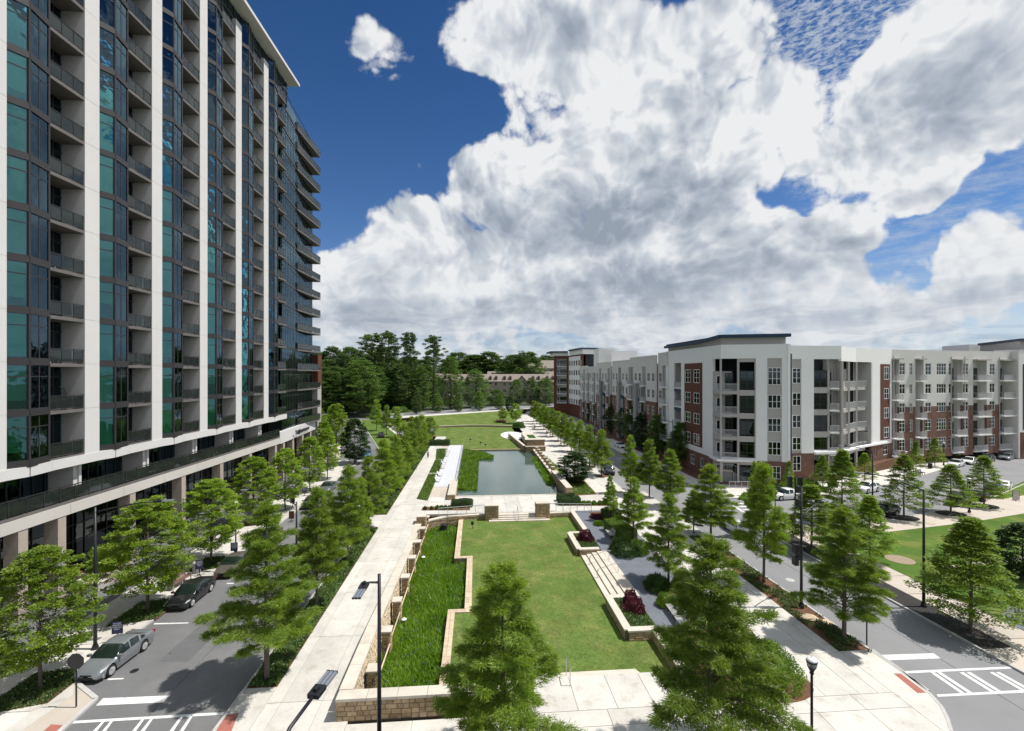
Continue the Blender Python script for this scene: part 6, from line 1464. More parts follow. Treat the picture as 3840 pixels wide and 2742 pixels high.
r6 = random.Random(5)
for i in range(16):
    x = 1690+i*24+r6.uniform(-6, 6); ftree(x, 365+r6.uniform(-10, 20), (1338 if x < 1900 else 1350)+r6.uniform(-16, 20)+(18 if 1860 < x < 1920 else 0), 30*r6.uniform(.8, 1.2), FOR[i % 3], 'forest_tree', ORD[i]+' distant dark tree from the left on the skyline behind the town houses')
ftree(1975, 300, 1322, 26, FOR[0], 'forest_tree', 'tall rounded tree rising on the skyline behind the town houses'); ftree(1925, 300, 1332, 22, FOR[1], 'forest_tree', 'tall skyline tree next to the rounded one behind the town houses')
# scrub by the wood edge and beyond the road
def shrub_mesh(seed, m, n=2600, ls=.09, sq=.8, spike=0.):
    rng = np.random.default_rng(seed); P = unit(rng.normal(size=(n, 3))); P[:, 2] = np.abs(P[:, 2]); lump = 1+.16*np.sin(P[:, 0]*5+seed)*np.cos(P[:, 1]*6)+.08*np.sin(P[:, 2]*9)
    r = lump*rng.uniform(.62, 1., n)**.5; C = P*r[:, None]; C[:, 2] *= sq
    Dr = P+rng.normal(size=P.shape)*(.55 if not spike else .3)+np.array([0, 0, .1+spike])
    v, k = blades(C, Dr, rng.uniform(.8, 1.3, n)*ls*(1+2*spike), rng.uniform(.5, .9, n)*ls*(1-.4*spike), rng, False); return np_mesh('foliage', v, 4, M[m])
SH = {'hedge': shrub_mesh(1, 'l_hedge', 9000, .05), 'dark': shrub_mesh(2, 'l_dark', 3000, .09), 'purple': shrub_mesh(3, 'l_purple', 3400, .10, .9), 'spiky': shrub_mesh(4, 'l_dark', 2600, .12, .75, .9), 'green': shrub_mesh(5, 'l_forest2', 3000, .10), 'light': shrub_mesh(6, 'l_hedge', 2400, .13, .75, .7)}
_core = MB(); _core.lathe([(.62, 0), (.74, .25), (.62, .5), (.3, .68)], 10)
core_me = {k: _core.mesh('core', M[m]) for k, m in (('hedge', 'l_hedge'), ('dark', 'l_dark'), ('purple', 'l_purple'), ('spiky', 'l_dark'), ('green', 'l_dark'), ('light', 'l_hedge'))}
def shrub(kind, p, w_, h_, label, name='shrub', w2=None, rz=None, group=None, z=0., cat='shrub'):
    t = empty(name, (p[0], p[1], p[2] if len(p) > 2 else z), rnd.uniform(0, 6.28) if rz is None else rz, label, cat, group); t.scale = (w_/2.15, (w2 or w_)/2.15, h_/1.15)
    inst('foliage', SH[kind], t); inst('inner_stems', core_me[kind], t); return t
def hedge_box(p, L, wd, h_, rz, label, m='l_hedge', name='hedge', seed=1):
    """clipped hedge: leafy skin over a box with rounded edges"""
    rng = np.random.default_rng(seed); n = int((L*h_*2+wd*h_*2+L*wd)*520); a, b_, c = L/2, wd/2, h_
    q_ = rng.uniform(-1, 1, (n, 3)); fsel = rng.random(n); w_ = np.array([wd*h_, L*h_, L*wd*.9]); w_ = w_/w_.sum(); ax = np.searchsorted(np.cumsum(w_), fsel).clip(0, 2)
    sg = np.where(rng.random(n) < .5, -1., 1.); N = np.zeros((n, 3)); 
    for k in range(3): msk = ax == k; q_[msk, k] = sg[msk] if k < 2 else 1.; N[msk, k] = q_[msk, k]
    P = q_*np.array([a, b_, c/2])+np.array([0, 0, c/2]); rr = .12
    edge = np.maximum(0, np.abs(q_)-.88)/.12; P *= 1-.03*edge.sum(1, keepdims=True)
    P += N*rng.normal(size=(n, 1))*.03+.05*np.sin(P*3.1+seed)[:, [1, 2, 0]]
    v, k = blades(P, N*.6+rng.normal(size=P.shape)*.8, rng.uniform(.06, .11, n), rng.uniform(.04, .08, n), rng, False)
    t = empty(name, (p[0], p[1], p[2] if len(p) > 2 else 0), rz, label, 'hedge'); inst('foliage', np_mesh('foliage', v, 4, M[m]), t)
    MB().box(-a+.07, a-.07, -b_+.07, b_-.07, 0, c-.08).build('inner_stems', M[m], t); return t
# carpets of ivy and turf planting
def carpet(name, poly, z, n, m, ls=.10, hgt=.16, holes=None, seed=1, up=.5):
    rng = np.random.default_rng(seed); xs = [p[0] for p in poly]; ys = [p[1] for p in poly]; pts = []
    P = np.column_stack([rng.uniform(min(xs), max(xs), n*2), rng.uniform(min(ys), max(ys), n*2)])
    ins = np.zeros(len(P), bool); k = len(poly)
    for i in range(k):
        x1, y1 = poly[i]; x2, y2 = poly[(i+1) % k]
        if y1 == y2: continue
        c = ((y1 > P[:, 1]) != (y2 > P[:, 1])) & (P[:, 0] < (x2-x1)*(P[:, 1]-y1)/(y2-y1)+x1); ins ^= c
    P = P[ins][:n]
    if holes is not None:
        nz = np.sin(P[:, 0]*2.1+1)*np.cos(P[:, 1]*1.3)+.4*np.sin(P[:, 0]*5.3+P[:, 1]*4.1); P = P[nz > holes]
    bumpz = .5+.25*np.sin(P[:, 0]*3.3)*np.sin(P[:, 1]*2.7)+.25*np.sin(P[:, 0]*7.1+P[:, 1]*5.)
    Q = np.column_stack([P, z+hgt*bumpz*rng.uniform(.2, 1., len(P))]); Dr = rng.normal(size=Q.shape)+np.array([0, 0, up])
    v, kk = blades(Q, Dr, rng.uniform(.7, 1.3, len(Q))*ls, rng.uniform(.5, .9, len(Q))*ls, rng, False, flat=.5)
    o = bpy.data.objects.new(name, np_mesh(name, v, 4, M[m])); COL.objects.link(o); o['kind'] = 'stuff'; return o
carpet('ivy_ground_cover', rect(-12.7, -11.15, 26.5, 52.7), 0, 26000, 'l_ivy', .12, .22, seed=1)
carpet('ivy_ground_cover', rect(-12.7, -11.15, 57.7, 110), 0, 16000, 'l_ivy', .18, .25, seed=2)
carpet('ivy_ground_cover', [(22.85, 27.1), (24.8, 26.7), (24.8, 47.4), (22.85, 47.4)], 0, 15000, 'l_ivy', .11, .2, holes=-.25, seed=3)
carpet('ivy_ground_cover', rect(10.5, 12.3, 44.65, 48.75), .1, 5200, 'l_ivy', .10, .14, seed=4)
carpet('ivy_ground_cover', rect(10.6, 12.3, 30.4, 34.45), .1, 7200, 'l_ivy', .09, .14, seed=5)
for bx, by, ru, rv, s_ in ((152, 2580, 1.45, 1.3, 6), (554, 2290, 1.35, 1.3, 7), (793, 2112, 1.2, 1.2, 8)):
    p = gp(bx, by); carpet('ivy_ground_cover', [(p[0]-ru, p[1]-rv*1.6), (p[0]+ru, p[1]-rv*1.0), (p[0]+ru, p[1]+rv*1.4), (p[0]-ru, p[1]+rv)], 0, 4500, 'l_ivy', .11, .16, seed=s_)
for i, poly in enumerate(([(-8.25, 64.6), (-6.75, 63.5), (-6.7, 71), (-6.7, 80), (-8.25, 80.4)], rect(-8.25, -6.7, 81.6, 92.9), [(-8.25, 94.1), (-6.7, 94.1), (-6.7, 106.9), (-9.2, 106.9)])):
    carpet('turf_ground_cover', poly, 0, 9000, 'l_hedge', .13, .16, seed=20+i)
hp = [gp(2142, 1856), gp(2232, 1852), gp(2175, 1795), gp(2125, 1795)]
struct(MB().prism([gp(2140, 1860), gp(2240, 1855), gp(2180, 1790), gp(2120, 1790)], -.2, .008).build('planting_bed', M['soil'])); carpet('turf_ground_cover', hp, 0, 6000, 'l_hedge', .16, .2, seed=25)
hp = [gp(2770, 1872), gp(2845, 1880), gp(2850, 1858), gp(2790, 1850)]; carpet('ivy_ground_cover', hp, 0, 3500, 'l_hedge', .2, .3, seed=26)
# pickerelweed in the water garden and the pond
def reeds(name, poly, z, n, hgt, seed, wd=.09, flowers=0):
    rng = np.random.default_rng(seed); xs = [p[0] for p in poly]; ys = [p[1] for p in poly]
    P = np.column_stack([rng.uniform(min(xs), max(xs), n*2), rng.uniform(min(ys), max(ys), n*2)]); ins = np.zeros(len(P), bool); k = len(poly)
    for i in range(k):
        x1, y1 = poly[i]; x2, y2 = poly[(i+1) % k]
        if y1 == y2: continue
        c = ((y1 > P[:, 1]) != (y2 > P[:, 1])) & (P[:, 0] < (x2-x1)*(P[:, 1]-y1)/(y2-y1)+x1); ins ^= c
    P = P[ins][:n]; m_ = len(P)
    hh = hgt*(.75+.25*np.sin(P[:, 0]*1.7)*np.sin(P[:, 1]*1.1))*rng.uniform(.6, 1.15, m_)
    Q = np.column_stack([P, np.full(m_, z)+hh*rng.uniform(0, .45, m_)]); Dr = rng.normal(size=Q.shape)*np.array([.6, .6, 0])+np.array([0, 0, .9])
    v, kk = blades(Q, Dr, hh*rng.uniform(.6, .9, m_), rng.uniform(.6, 1.2, m_)*wd, rng, False)
    o = bpy.data.objects.new(name, np_mesh(name, v, 4, M['l_pond'])); COL.objects.link(o); o['kind'] = 'stuff'
    if flowers:
        Q2 = Q[:flowers].copy(); Q2[:, 2] = z+hgt*rng.uniform(.85, 1.1, flowers); v, kk = blades(Q2, np.tile([0, 0, 1.], (flowers, 1))+rng.normal(size=Q2.shape)*.1, np.full(flowers, .16), np.full(flowers, .05), rng, False)
        o = bpy.data.objects.new('flower_spikes', np_mesh('flower_spikes', v, 4, M['flower'])); COL.objects.link(o); o['kind'] = 'stuff'
reeds('pickerelweed', [(-6.25, 24.3), (-2.2, 24.3), (-2.2, 34.9), (-.95, 34.9), (-.95, 44.9), (-2.2, 44.9), (-2.2, 56.3), (-4.0, 55.9), (-5.7, 54.2)], -1.4, 60000, .85, 31, .085, 420)
reeds('pickerelweed', [(-2.9, 70), (.0, 69.2), (.2, 80), (.4, 94), (3.4, 94.5), (3.6, 98), (1.2, 103), (-2.0, 106), (-2.9, 106)], WZ-.1, 32000, .8, 32, .12, 120)
pp = [gp(x, y, -.1) for x, y in ((1994, 1717), (2046, 1713), (2116, 1775), (2086, 1814), (2054, 1815))]
reeds('pickerelweed', pp, WZ-.1, 16000, .8, 33, .12, 60)
# shrubs of the gravel garden etc.
shrub('purple', (11.4, 46.9, .1), 1.8, 1.25, 'round dark red shrub in the far small planter by the lawn'); shrub('purple', (11.6, 32.75, .1), 1.65, 1.1, 'front lobe of the dark red shrub in the near planter', group='dark red shrubs'); shrub('purple', (11.65, 33.6, .1), 1.25, 1.25, 'taller back lobe of the dark red shrub in the near planter', group='dark red shrubs')
def gsh(kind, c, x, y, wp, h_, lb, **k): Y = dep(OR[c][1]+y/2); p = g(c, x, y); return shrub(kind, p, wp/2*Y/FPX, h_, lb, **k)
gsh('dark', 'F', 885, 300, 190, 1.5, 'dark green bush beside the far gravel bench'); gsh('spiky', 'F', 840, 270, 130, 1.4, 'spiky grey green bush left of the dark bush by the gravel')
gsh('spiky', 'F', 1125, 560, 180, 1.3, 'spiky dark green shrub on the gravel in front of the open cypress'); gsh('hedge', 'F', 1320, 560, 165, 2.3, 'tall clipped round bush right of the open cypress')
gsh('light', 'F', 1195, 680, 140, 1.0, 'feathery light green perennial by the near gravel bench'); hedge_box(g('F', 1385, 715), 2.8, 1.0, 1.1, R(92), 'clipped light green hedge behind the near gravel bench', seed=2)
hedge_box(g('F', 850, 150), 4.2, 1.8, 1.2, R(103), 'clipped pale green hedge behind the far gravel bench', seed=3); gsh('green', 'F', 985, 290, 160, 1.7, 'yellow green shrub under the cypress by the far hedge')
gsh('purple', 'F', 690, 30, 90, .7, 'low purple shrub at the top of the gravel path'); gsh('purple', 'F', 655, 22, 70, .6, 'second low purple shrub at the top of the gravel path'); gsh('light', 'F', 690, 75, 80, .5, 'low grey green plant beside the purple shrubs')
hedge_box(g('B', 785, 1500), 2.2, 1.3, 1.2, 0, 'square clipped dark hedge left of the thin young cypress', 'l_dark', seed=4)
shrub('hedge', gp(2885, 2545), 3.6, 2.6, 'large clipped round bush behind the biggest front cypress', w2=3.2, rz=0.3); shrub('hedge', gp(2800, 2490), 3.6, 2.4, 'second large clipped bush under the biggest front cypress', w2=3.2)
disc('planting_bed', gp(2890, 2565), 2.3, 1.5, .01, M['soil'])['kind'] = 'structure'
hedge_box(g('B', 470, 1380), 3.0, 1.3, .9, R(3), 'clipped dark hedge at the right of the plaza by the railing', 'l_dark', seed=5); hedge_box(g('B', 445, 1355), 2.6, .9, .9, R(3), 'second clipped hedge behind the right plaza hedge', 'l_dark', seed=6)
hedge_box(g('A', 1665, 1400), 2.8, 1.3, .9, R(3), 'clipped dark hedge at the left of the plaza by the garden railing', 'l_dark', seed=7)
struct(MB().prism([g('A', 1360, 1430), g('A', 1370, 1402), g('A', 1725, 1390), g('A', 1725, 1428)], -.1, .012).build('planting_bed', M['soil']))
struct(MB().prism([g('B', 405, 1395), g('B', 410, 1365), g('B', 760, 1372), g('B', 760, 1395)], -.1, .012).build('planting_bed', M['soil']))
for i, x in enumerate((1388, 1437)): gsh('dark', 'A', x, 1422, 30, .6, ('left' if not i else 'right')+' small round shrub in the bed at the left end of the plaza')
for i, x in enumerate((1480, 1510, 1540, 1575)): gsh('light', 'A', x, 1420, 36, .6, ORD[i]+' grassy tuft from the left in the bed left of the plaza hedge', group='grassy tufts in the left plaza bed')
for i, x in enumerate((545, 580, 615, 655, 700, 735)): gsh('light', 'B', x, 1385, 44, .6, ORD[i]+' grassy tuft from the left in the bed right of the plaza hedge', group='grassy tufts in the right plaza bed')
tree_at(DRK[0], gp(2156, 1812)+(0,), 4.9, 5.4, 'shrub_tree', 'dark rounded small tree behind the near right pond wall')
gsh('green', 'A', 2095, 810, 95, 2.6, 'rounded bright shrub by the far lawn wall at the right'); hedge_box(g('A', 1490, 940), 5.5, 2, 1.3, R(0), 'dark clipped hedge at the far end of the white deck', 'l_dark', seed=8)
for i, (px, py, w_, h_) in enumerate(((2985, 1838, 3.6, 2.0), (3005, 1830, 3.2, 1.6), (3035, 1836, 3.4, 1.5))): shrub('light', gp(px, py), w_, h_, ['grey green flowering bush at the brick corner', 'pale bush in the middle by the brick corner', 'pale bush right of the brick corner'][i])
for i, (px, py, w_, h_) in enumerate(((2918, 1836, 1.9, 1.1), (2940, 1834, 1.7, 1.2))): shrub('dark', gp(px, py), w_, h_, ('left' if not i else 'right')+' of two round dark shrubs at the foot of the corner block')
r6 = random.Random(31)
for i in range(16):
    px = 3260+i*36; py = 1752-i*5.0; shrub('green' if i % 2 else 'dark', gp(px, py)+(1.2 if px > 3400 else .6,), 3.4, 1.5+r6.random(), ORD[i]+' shrub from the left in the planting along the foot of the brick wing', group='shrubs along the brick wing')
gx = [gp(x, y, 1.5) for x, y in ((1430, 1530), (1480, 1500), (1520, 1510), (1545, 1535), (1500, 1545), (1590, 1525), (1640, 1520), (1700, 1515), (1560, 1500), (1460, 1480), (1610, 1500))]
for i, p in enumerate(gx): shrub('green' if i % 3 else 'light', p+(1.4,), 9, 4.5 if i < 4 else 3, ORD[i]+' scrubby bush on the bank between the wood and the curved road', group='scrub beyond the curved road')
def textmesh(c, name, parent, loc, rot):
    t_ = bpy.data.objects.new('tmp', c); COL.objects.link(t_); bpy.context.view_layer.update()
    me = bpy.data.meshes.new_from_object(t_.evaluated_get(bpy.context.evaluated_depsgraph_get())); bpy.data.objects.remove(t_)
    o = bpy.data.objects.new(name, me); COL.objects.link(o); o.parent = parent; o.location = loc; o.rotation_euler = rot; return o
# ================================================================== CARS
M['rimm'] = mat('alloy_rim', (.55, .55, .56), .35, .3); M['hl'] = mat('headlight_lens', (.55, .57, .6), .15, spec=.7); M['taillight'] = mat('tail_light_lens', (.30, .01, .01), .25); M['indicator'] = mat('amber_indicator', (.8, .22, .02), .3)
def car_meshes(kind='saloon', paint=(.3, .3, .32), name='p'):
    L, Wd, Hh = {'saloon': (4.72, 1.84, 1.46), 'suv': (4.8, 1.92, 1.78), 'hatch': (4.7, 1.88, 1.66), 'big': (5.2, 2.0, 1.85)}[kind]
    pm_ = mat('car_paint_'+name, paint, .28 if name != 'matt' else .5, .45 if max(paint) < .6 and min(paint) > .15 else .0, spec=.55, coat=.6)
    xf = np.array([0, .05, .14, .30, .5, .8, 1.15, 1.35, 1.7, 2.2, 2.8, 3.3, 3.8, 4.2, 4.55, 4.8, 4.90, 4.95])/4.95*L
    hood = {'saloon': (.55, .66, .72, .78, .82, .87, .90, .97, 1.19, 1.41, 1.46, 1.42, 1.22, 1.07, 1.05, 1.02, .9, .6), 'suv': (.6, .78, .92, 1.0, 1.05, 1.09, 1.12, 1.15, 1.5, 1.74, 1.78, 1.77, 1.74, 1.70, 1.62, 1.40, 1.05, .7),
            'hatch': (.6, .75, .85, .92, .97, 1.01, 1.04, 1.08, 1.42, 1.62, 1.66, 1.63, 1.56, 1.46, 1.32, 1.12, .95, .6), 'big': (.6, .82, .98, 1.08, 1.14, 1.17, 1.2, 1.23, 1.6, 1.82, 1.85, 1.84, 1.82, 1.79, 1.72, 1.5, 1.1, .7)}[kind]
    belt = np.array([.5, .60, .66, .72, .77, .82, .86, .87, .89, .91, .93, .95, .98, 1.0, 1.0, .96, .84, .56])*({'saloon': 1., 'suv': 1.15, 'hatch': 1.08, 'big': 1.2}[kind])
    hw = np.array([.76, .83, .88, .92, .95, .97, .985, .99, 1, 1, 1, 1, .995, .98, .955, .91, .87, .80])*Wd/2
    X = np.linspace(0, L, 60); top = np.interp(X, xf, hood); bl = np.minimum(np.interp(X, xf, belt), top-.005); w_ = np.interp(X, xf, hw)
    wx = (.94/4.95*L, 3.82/4.95*L); wr = .345 if kind == 'saloon' else .38
    cab0, cab1 = 1.30/4.95*L, {'saloon': 3.98, 'suv': 4.8, 'hatch': 4.75, 'big': 4.85}[kind]/4.95*L
    body = MB(); n = len(X); ring = []
    for i, x in enumerate(X):
        zb = .20+(.10 if x < .25 or x > L-.25 else 0)
        for c in wx:
            dx = abs(x-c)
            if dx < wr+.07: zb = max(zb, wr+math.sqrt(max(0, (wr+.07)**2-dx*dx)))
        ww = w_[i]; t_, b_ = top[i], bl[i]; cabin = t_-b_ > .12
        rw = ww*(.97-.24*min(1, (t_-b_)/.55)) if cabin else ww*.80
        mid = zb+(b_-zb)*.55
        ring.append([(x, ww*.93, zb), (x, ww*1.0, mid), (x, ww*.985, b_-.05), (x, ww*.94, b_), (x, rw+(.04 if cabin else 0), max(t_-.06, b_+.004) if cabin else b_+(t_-b_)*.6), (x, rw*.90, t_-.012), (x, rw*.5, t_), (x, 0, t_)])
    m = 8
    for sgn in (1, -1):
        o = len(body.v)
        for r_ in ring:
            for p in r_: body.v.append((p[0], p[1]*sgn, p[2]))
        for i in range(n-1):
            for j in range(m-1):
                a, b_, c, d = o+i*m+j, o+i*m+j+1, o+(i+1)*m+j+1, o+(i+1)*m+j
                f = (a, b_, c, d) if sgn < 0 else (a, d, c, b_)
                xm = (X[i]+X[i+1])/2; dt = (top[i+1]-top[i]); mi = 0
                if cab0 < xm < cab1 and j == 3 and min(top[i]-bl[i], top[i+1]-bl[i+1]) > .2:
                    mi = 1
                    if any(abs(xm-q_/4.95*L) < .05 for q_ in (2.55, 3.45)): mi = 0
                if cab0 < xm < (2.22/4.95*L) and j >= 4 and dt/(X[1]-X[0]) > .30: mi = 1
                if kind == 'saloon' and 3.4 < xm < 4.2 and j >= 5 and dt/(X[1]-X[0]) < -.30: mi = 1
                if kind != 'saloon' and xm > L-.42 and xm < L-.12 and j >= 5: mi = 1
                body.f.append(f); body.m.append(mi)
        # ends
        body.f.append(tuple(o+j for j in range(m)) if sgn > 0 else tuple(o+j for j in range(m-1, -1, -1))); body.m.append(0)
        body.f.append(tuple(o+(n-1)*m+j for j in range(m-1, -1, -1)) if sgn > 0 else tuple(o+(n-1)*m+j for j in range(m))); body.m.append(0)
    bme = body.mesh('body', [pm_, M['carglass']], True)
    und = MB().box(.15, L-.15, -Wd*.40, Wd*.40, .17, .55).mesh('underbody', M['rubber'])
    wh = MB(); wh.lathe([(wr*.62, -.10), (wr*.97, -.10), (wr, -.07), (wr, .07), (wr*.97, .10), (wr*.62, .10)], 24); tyre = wh.mesh('tyre', M['rubber'], True)
    rm = MB(); rm.lathe([(wr*.68, .0), (wr*.68, .108), (wr*.60, .112)], 20)
    for k in range(10): a = 2*math.pi*k/10; rm.beam((.05*math.cos(a), .05*math.sin(a), .125), (wr*.6*math.cos(a), wr*.6*math.sin(a), .125), .05, .03)
    rm.lathe([(.06, .1), (.06, .14)], 10); rim = rm.mesh('rim', M['rimm'])
    hl = MB()
    for s_ in (-1, 1): hl.add([(.10, s_*w_[2]*.62, .60*belt[0]/.5), (.42, s_*Wd*.462, .70*belt[0]/.5), (.62, s_*Wd*.472, .76*belt[0]/.5), (.34, s_*Wd*.43, .74*belt[0]/.5), (.12, s_*w_[2]*.7, .67*belt[0]/.5)], [(0, 1, 2, 3, 4)])
    k = belt[0]/.5
    def lamp(s_): return MB().add([(.055, s_*.50, .60*k), (.16, s_*.80, .63*k), (.50, s_*.885, .70*k), (.62, s_*.895, .775*k), (.40, s_*.83, .775*k), (.09, s_*.55, .675*k)], [(0, 1, 2, 3, 4, 5), (5, 4, 3, 2, 1, 0)]).mesh('headlight', M['hl'])
    def tail(s_): return MB().box(L-.10, L-.015, s_*Wd*.33, s_*Wd*.455, .80*k, .95*k).mesh('tail_light', M['taillight'])
    gr = MB().box(-.015, .06, -.42, .42, .30*k, .46*k).box(-.02, .03, -.34, .34, .52*k, .60*k).mesh('grille', M['rubber'])
    mi = MB().box(1.42/4.95*L, 1.60/4.95*L, -.10, .10, .94*k, 1.07*k).mesh('mirror', pm_)
    hd = MB().box(0, .18, -.012, .012, 0, .03).mesh('door_handle', M['steel'])
    return dict(L=L, W=Wd, wr=wr, wx=wx, body=bme, und=und, tyre=tyre, rim=rim, hl=(lamp(-1), lamp(1)), tl=(tail(-1), tail(1)), gr=gr, mi=mi, hd=hd, k=k)
def car(cm, p, rz, label, name='parked_car', group=None, z=AZ, cat='car'):
    """p = centre on the road; rz = direction of the nose"""
    t = empty(name, (p[0], p[1], z), rz, label, cat, group); L = cm['L']; t.scale = (.88, .92, .92)
    o = inst('body', cm['body'], t, (L/2, 0, 0), math.pi)
    def ch(nm, me, loc=(0, 0, 0), par=None): return inst(nm, me, par or o, loc)
    ch('underbody', cm['und']); ch('grille', cm['gr'])
    for h_ in cm['hl']: ch('headlight', h_)
    for h_ in cm['tl']: ch('tail_light', h_)
    for s_ in (-1, 1): ch('mirror', cm['mi'], (0, s_*(cm['W']/2+.09), 0))
    for s_ in (-1, 1):
        for x in (2.3, 3.25): ch('door_handle', cm['hd'], (x/4.95*L, s_*(cm['W']/2-.005), .88*cm['k']))
    for x in cm['wx']:
        for s_ in (-1, 1):
            w_ = inst('wheel', cm['tyre'], t, (L/2-x, s_*(cm['W']/2-.125), cm['wr'])); w_.rotation_euler = (R(-90*s_), 0, 0); inst('rim', cm['rim'], w_)
    return t
silver = car_meshes('saloon', (.27, .29, .31), 'silver'); blackc = car_meshes('saloon', (.012, .012, .014), 'black'); bronze = car_meshes('saloon', (.10, .085, .075), 'bronze'); grey = car_meshes('saloon', (.12, .13, .14), 'grey')
bluec = car_meshes('hatch', (.10, .22, .45), 'blue'); wsuv = car_meshes('hatch', (.78, .78, .78), 'white'); wsal = car_meshes('saloon', (.76, .76, .76), 'whites'); bsuv = car_meshes('suv', (.010, .011, .014), 'blacks'); bhat = car_meshes('hatch', (.012, .012, .014), 'blackh'); bigb = car_meshes('big', (.012, .011, .012), 'blackb')
SRZ = R(-90)          # nose towards the camera
def carspot(c, x, y): return g(c, x, y, AZ)
fl = g('D', 868, 1200, AZ); rl_ = g('D', 1115, 1010, AZ)
dv = Vector(fl)-Vector(rl_); ang = math.atan2(dv.y, dv.x); mid = (Vector(fl)+Vector(rl_))/2; nl = Vector((-math.sin(ang), math.cos(ang)))
# these are the wheels on the street side of the silver car
car(silver, tuple(mid-nl*.93*(1 if (nl.x > 0) is False else -1)*(1) if False else mid+Vector((-.93, 0))), ang, 'silver saloon parked nearest, beside the black stop sign on the left street', group='cars parked along the left street')
w2 = g('D', 1448, 700, AZ); car(blackc, (w2[0]-.93, w2[1]+1.45), SRZ, 'black saloon parked behind the silver one on the left street', group='cars parked along the left street')
w3 = g('D', 1760, 470, AZ); car(bronze, (w3[0]-.80, w3[1]+1.6), SRZ, 'bronze brown saloon parked third on the left street', group='cars parked along the left street')
car(blackc, (w3[0]-.9, w3[1]+8.2), SRZ, 'black saloon mostly hidden by trees, fourth on the left street', group='cars parked along the left street')
p = g('A', 490, 1420, AZ); car(grey, (p[0]+.3, p[1]+1.6), SRZ, 'grey saloon glimpsed between the tree and the lamp pole on the left street', group='cars parked along the left street')
p = g('A', 620, 1310, AZ); car(grey, (p[0], p[1]+2.4), SRZ, 'dark grey saloon behind the grey one, under the leafy tree', group='cars parked along the left street')
p = g('A', 935, 1040, AZ); car(bluec, (p[0], p[1]+1.8), R(-84), 'light blue hatchback parked at the far left kerb', group='cars parked along the left street')
p = g('A', 890, 1025, AZ); car(grey, (p[0]-1.6, p[1]+5), R(-84), 'dark saloon behind the light blue hatchback', group='cars parked along the left street')
p = g('A', 1058, 882, AZ); car(bhat, p, R(100), 'black suv parked by the far green on the bend of the left street', group='cars parked along the left street')
# right side
p = g('B', 768, 1165, AZ); car(bsuv, (p[0]+.2, p[1]+1.5), R(-92), 'black suv parked beside the right promenade', group='cars parked in the right street')
p = g('B', 870, 968, AZ); car(wsal, (p[0], p[1]+2.2), R(-88), 'white coupe on the street in front of the long wing', group='cars in the right street')
p = g('B', 1735, 1610, AZ); car(wsal, (p[0]+.4, p[1]+.8), R(92), 'white saloon waiting at the crossing beside the tall narrow cypress')
def cc(c, x0, y0, x1, y1): a, b_ = Vector(g(c, x0, y0, AZ)), Vector(g(c, x1, y1, AZ)); return a, b_
def carw(cm, px, py, rz, label, dy=.9, group='cars parked along the cross street', nm='parked_car'):
    p = gp(px, py, AZ); return car(cm, (p[0], p[1]+dy), rz, label, nm, group)
carw(wsuv, 2960, 1878, R(186), 'white crossover parked nearest to the brick corner'); carw(wsuv, 3272, 1850, R(200), 'white suv parked before the young oak by the second prow corner')
carw(wsal, 3605, 1752, R(206), 'white saloon parked first in the row before the brick wing'); carw(wsal, 3655, 1742, R(208), 'second white car behind the first before the brick wing')
carw(bhat, 3722, 1733, R(208), 'black hatchback parked before the brick wing'); carw(silver, 3793, 1726, R(208), 'silver coupe parked at the right end before the brick wing')
carw(bhat, 3340, 1942, R(195), 'black hatchback parked near the pavement under the bright green oak', 1.0); carw(grey, 3155, 1940, R(195), 'grey car hidden behind the airy oak, ahead of the black hatchback', 1.2)
carw(bigb, 3625, 1898, R(29), 'large black suv seen from behind in the row of dark cars', .9); carw(blackc, 3695, 1880, R(29), 'black minivan in front of the large black suv', .7); carw(bhat, 3752, 1853, R(30), 'third dark car of the row at the right kerb', .7); carw(wsal, 3790, 1838, R(30), 'white coupe ahead of the dark cars at the right edge', .9)
p = gp(1783, 1536, 1.5); car(silver, p, R(8), 'grey car driving on the curved road behind the far lawn', 'moving_car', z=1.5)
for i, (x, y) in enumerate(((2190, 1553), (2160, 1548), (2130, 1545))): car([blackc, grey, wsal][i], gp(x, y+8, AZ), R(90), ['dark car at the far end of the right street', 'grey car at the far end of the right street', 'pale car at the far end of the right street'][i], group='cars in the right street')

# ================================================================== LAMPS, POLES, SIGNS
def cobra(p, h, arm, label, z_arm=None, hd=1.05, rise=.35, r0=.085, curved=True, cams=True, group='tall black street lamps'):
    """tall pole with an arm (plan vector) and a twin-tube lamp head at its end"""
    t = empty('street_lamp', (p[0], p[1], 0), 0, label, 'street lamp', group); za = z_arm or h-.35
    MB().tube([(0, 0, 0), (0, 0, h*.5), (0, 0, h)], [r0*1.25, r0, r0*.8], 12).build('pole', M['black'], t, True); MB().lathe([(r0*2.2, 0), (r0*2.2, .12), (r0*1.5, .3)], 12).build('base', M['black'], t)
    a = Vector((arm[0], arm[1], 0)); L = a.length; d = a/L
    pts = [Vector((0, 0, za))+d*L*k+Vector((0, 0, rise*math.sin(k*math.pi/2))) for k in (0, .25, .5, .75, 1.)]
    MB().tube(pts, [.055, .05, .045, .04, .04], 8).build('arm', M['black'], t, True)
    e = pts[-1]; s_ = Vector((-d.y, d.x, 0)); hb_ = MB().beam(e-d*.05, e+d*.42, .30, .13); hb_.beam(e+d*.12+Vector((0, 0, .08)), e+d*.26+Vector((0, 0, .08)), .12, .14); o = hb_.build('lamp_head', M['black'], t, bevel=.02)
    tb = MB()
    for k in (-.11, 0, .11): tb.beam(e+d*.42+s_*k+Vector((0, 0, .01)), e+d*hd+s_*k+Vector((0, 0, .01)), .085, .06)
    tb.build('lamp_tube', M['alu'], o); return t
p = cw(-5.6, 19.2); cobra(p, 9.05, (-.62, -.25), 'tall black lamp post in the centre foreground beside the water garden', hd=.2, rise=.1)
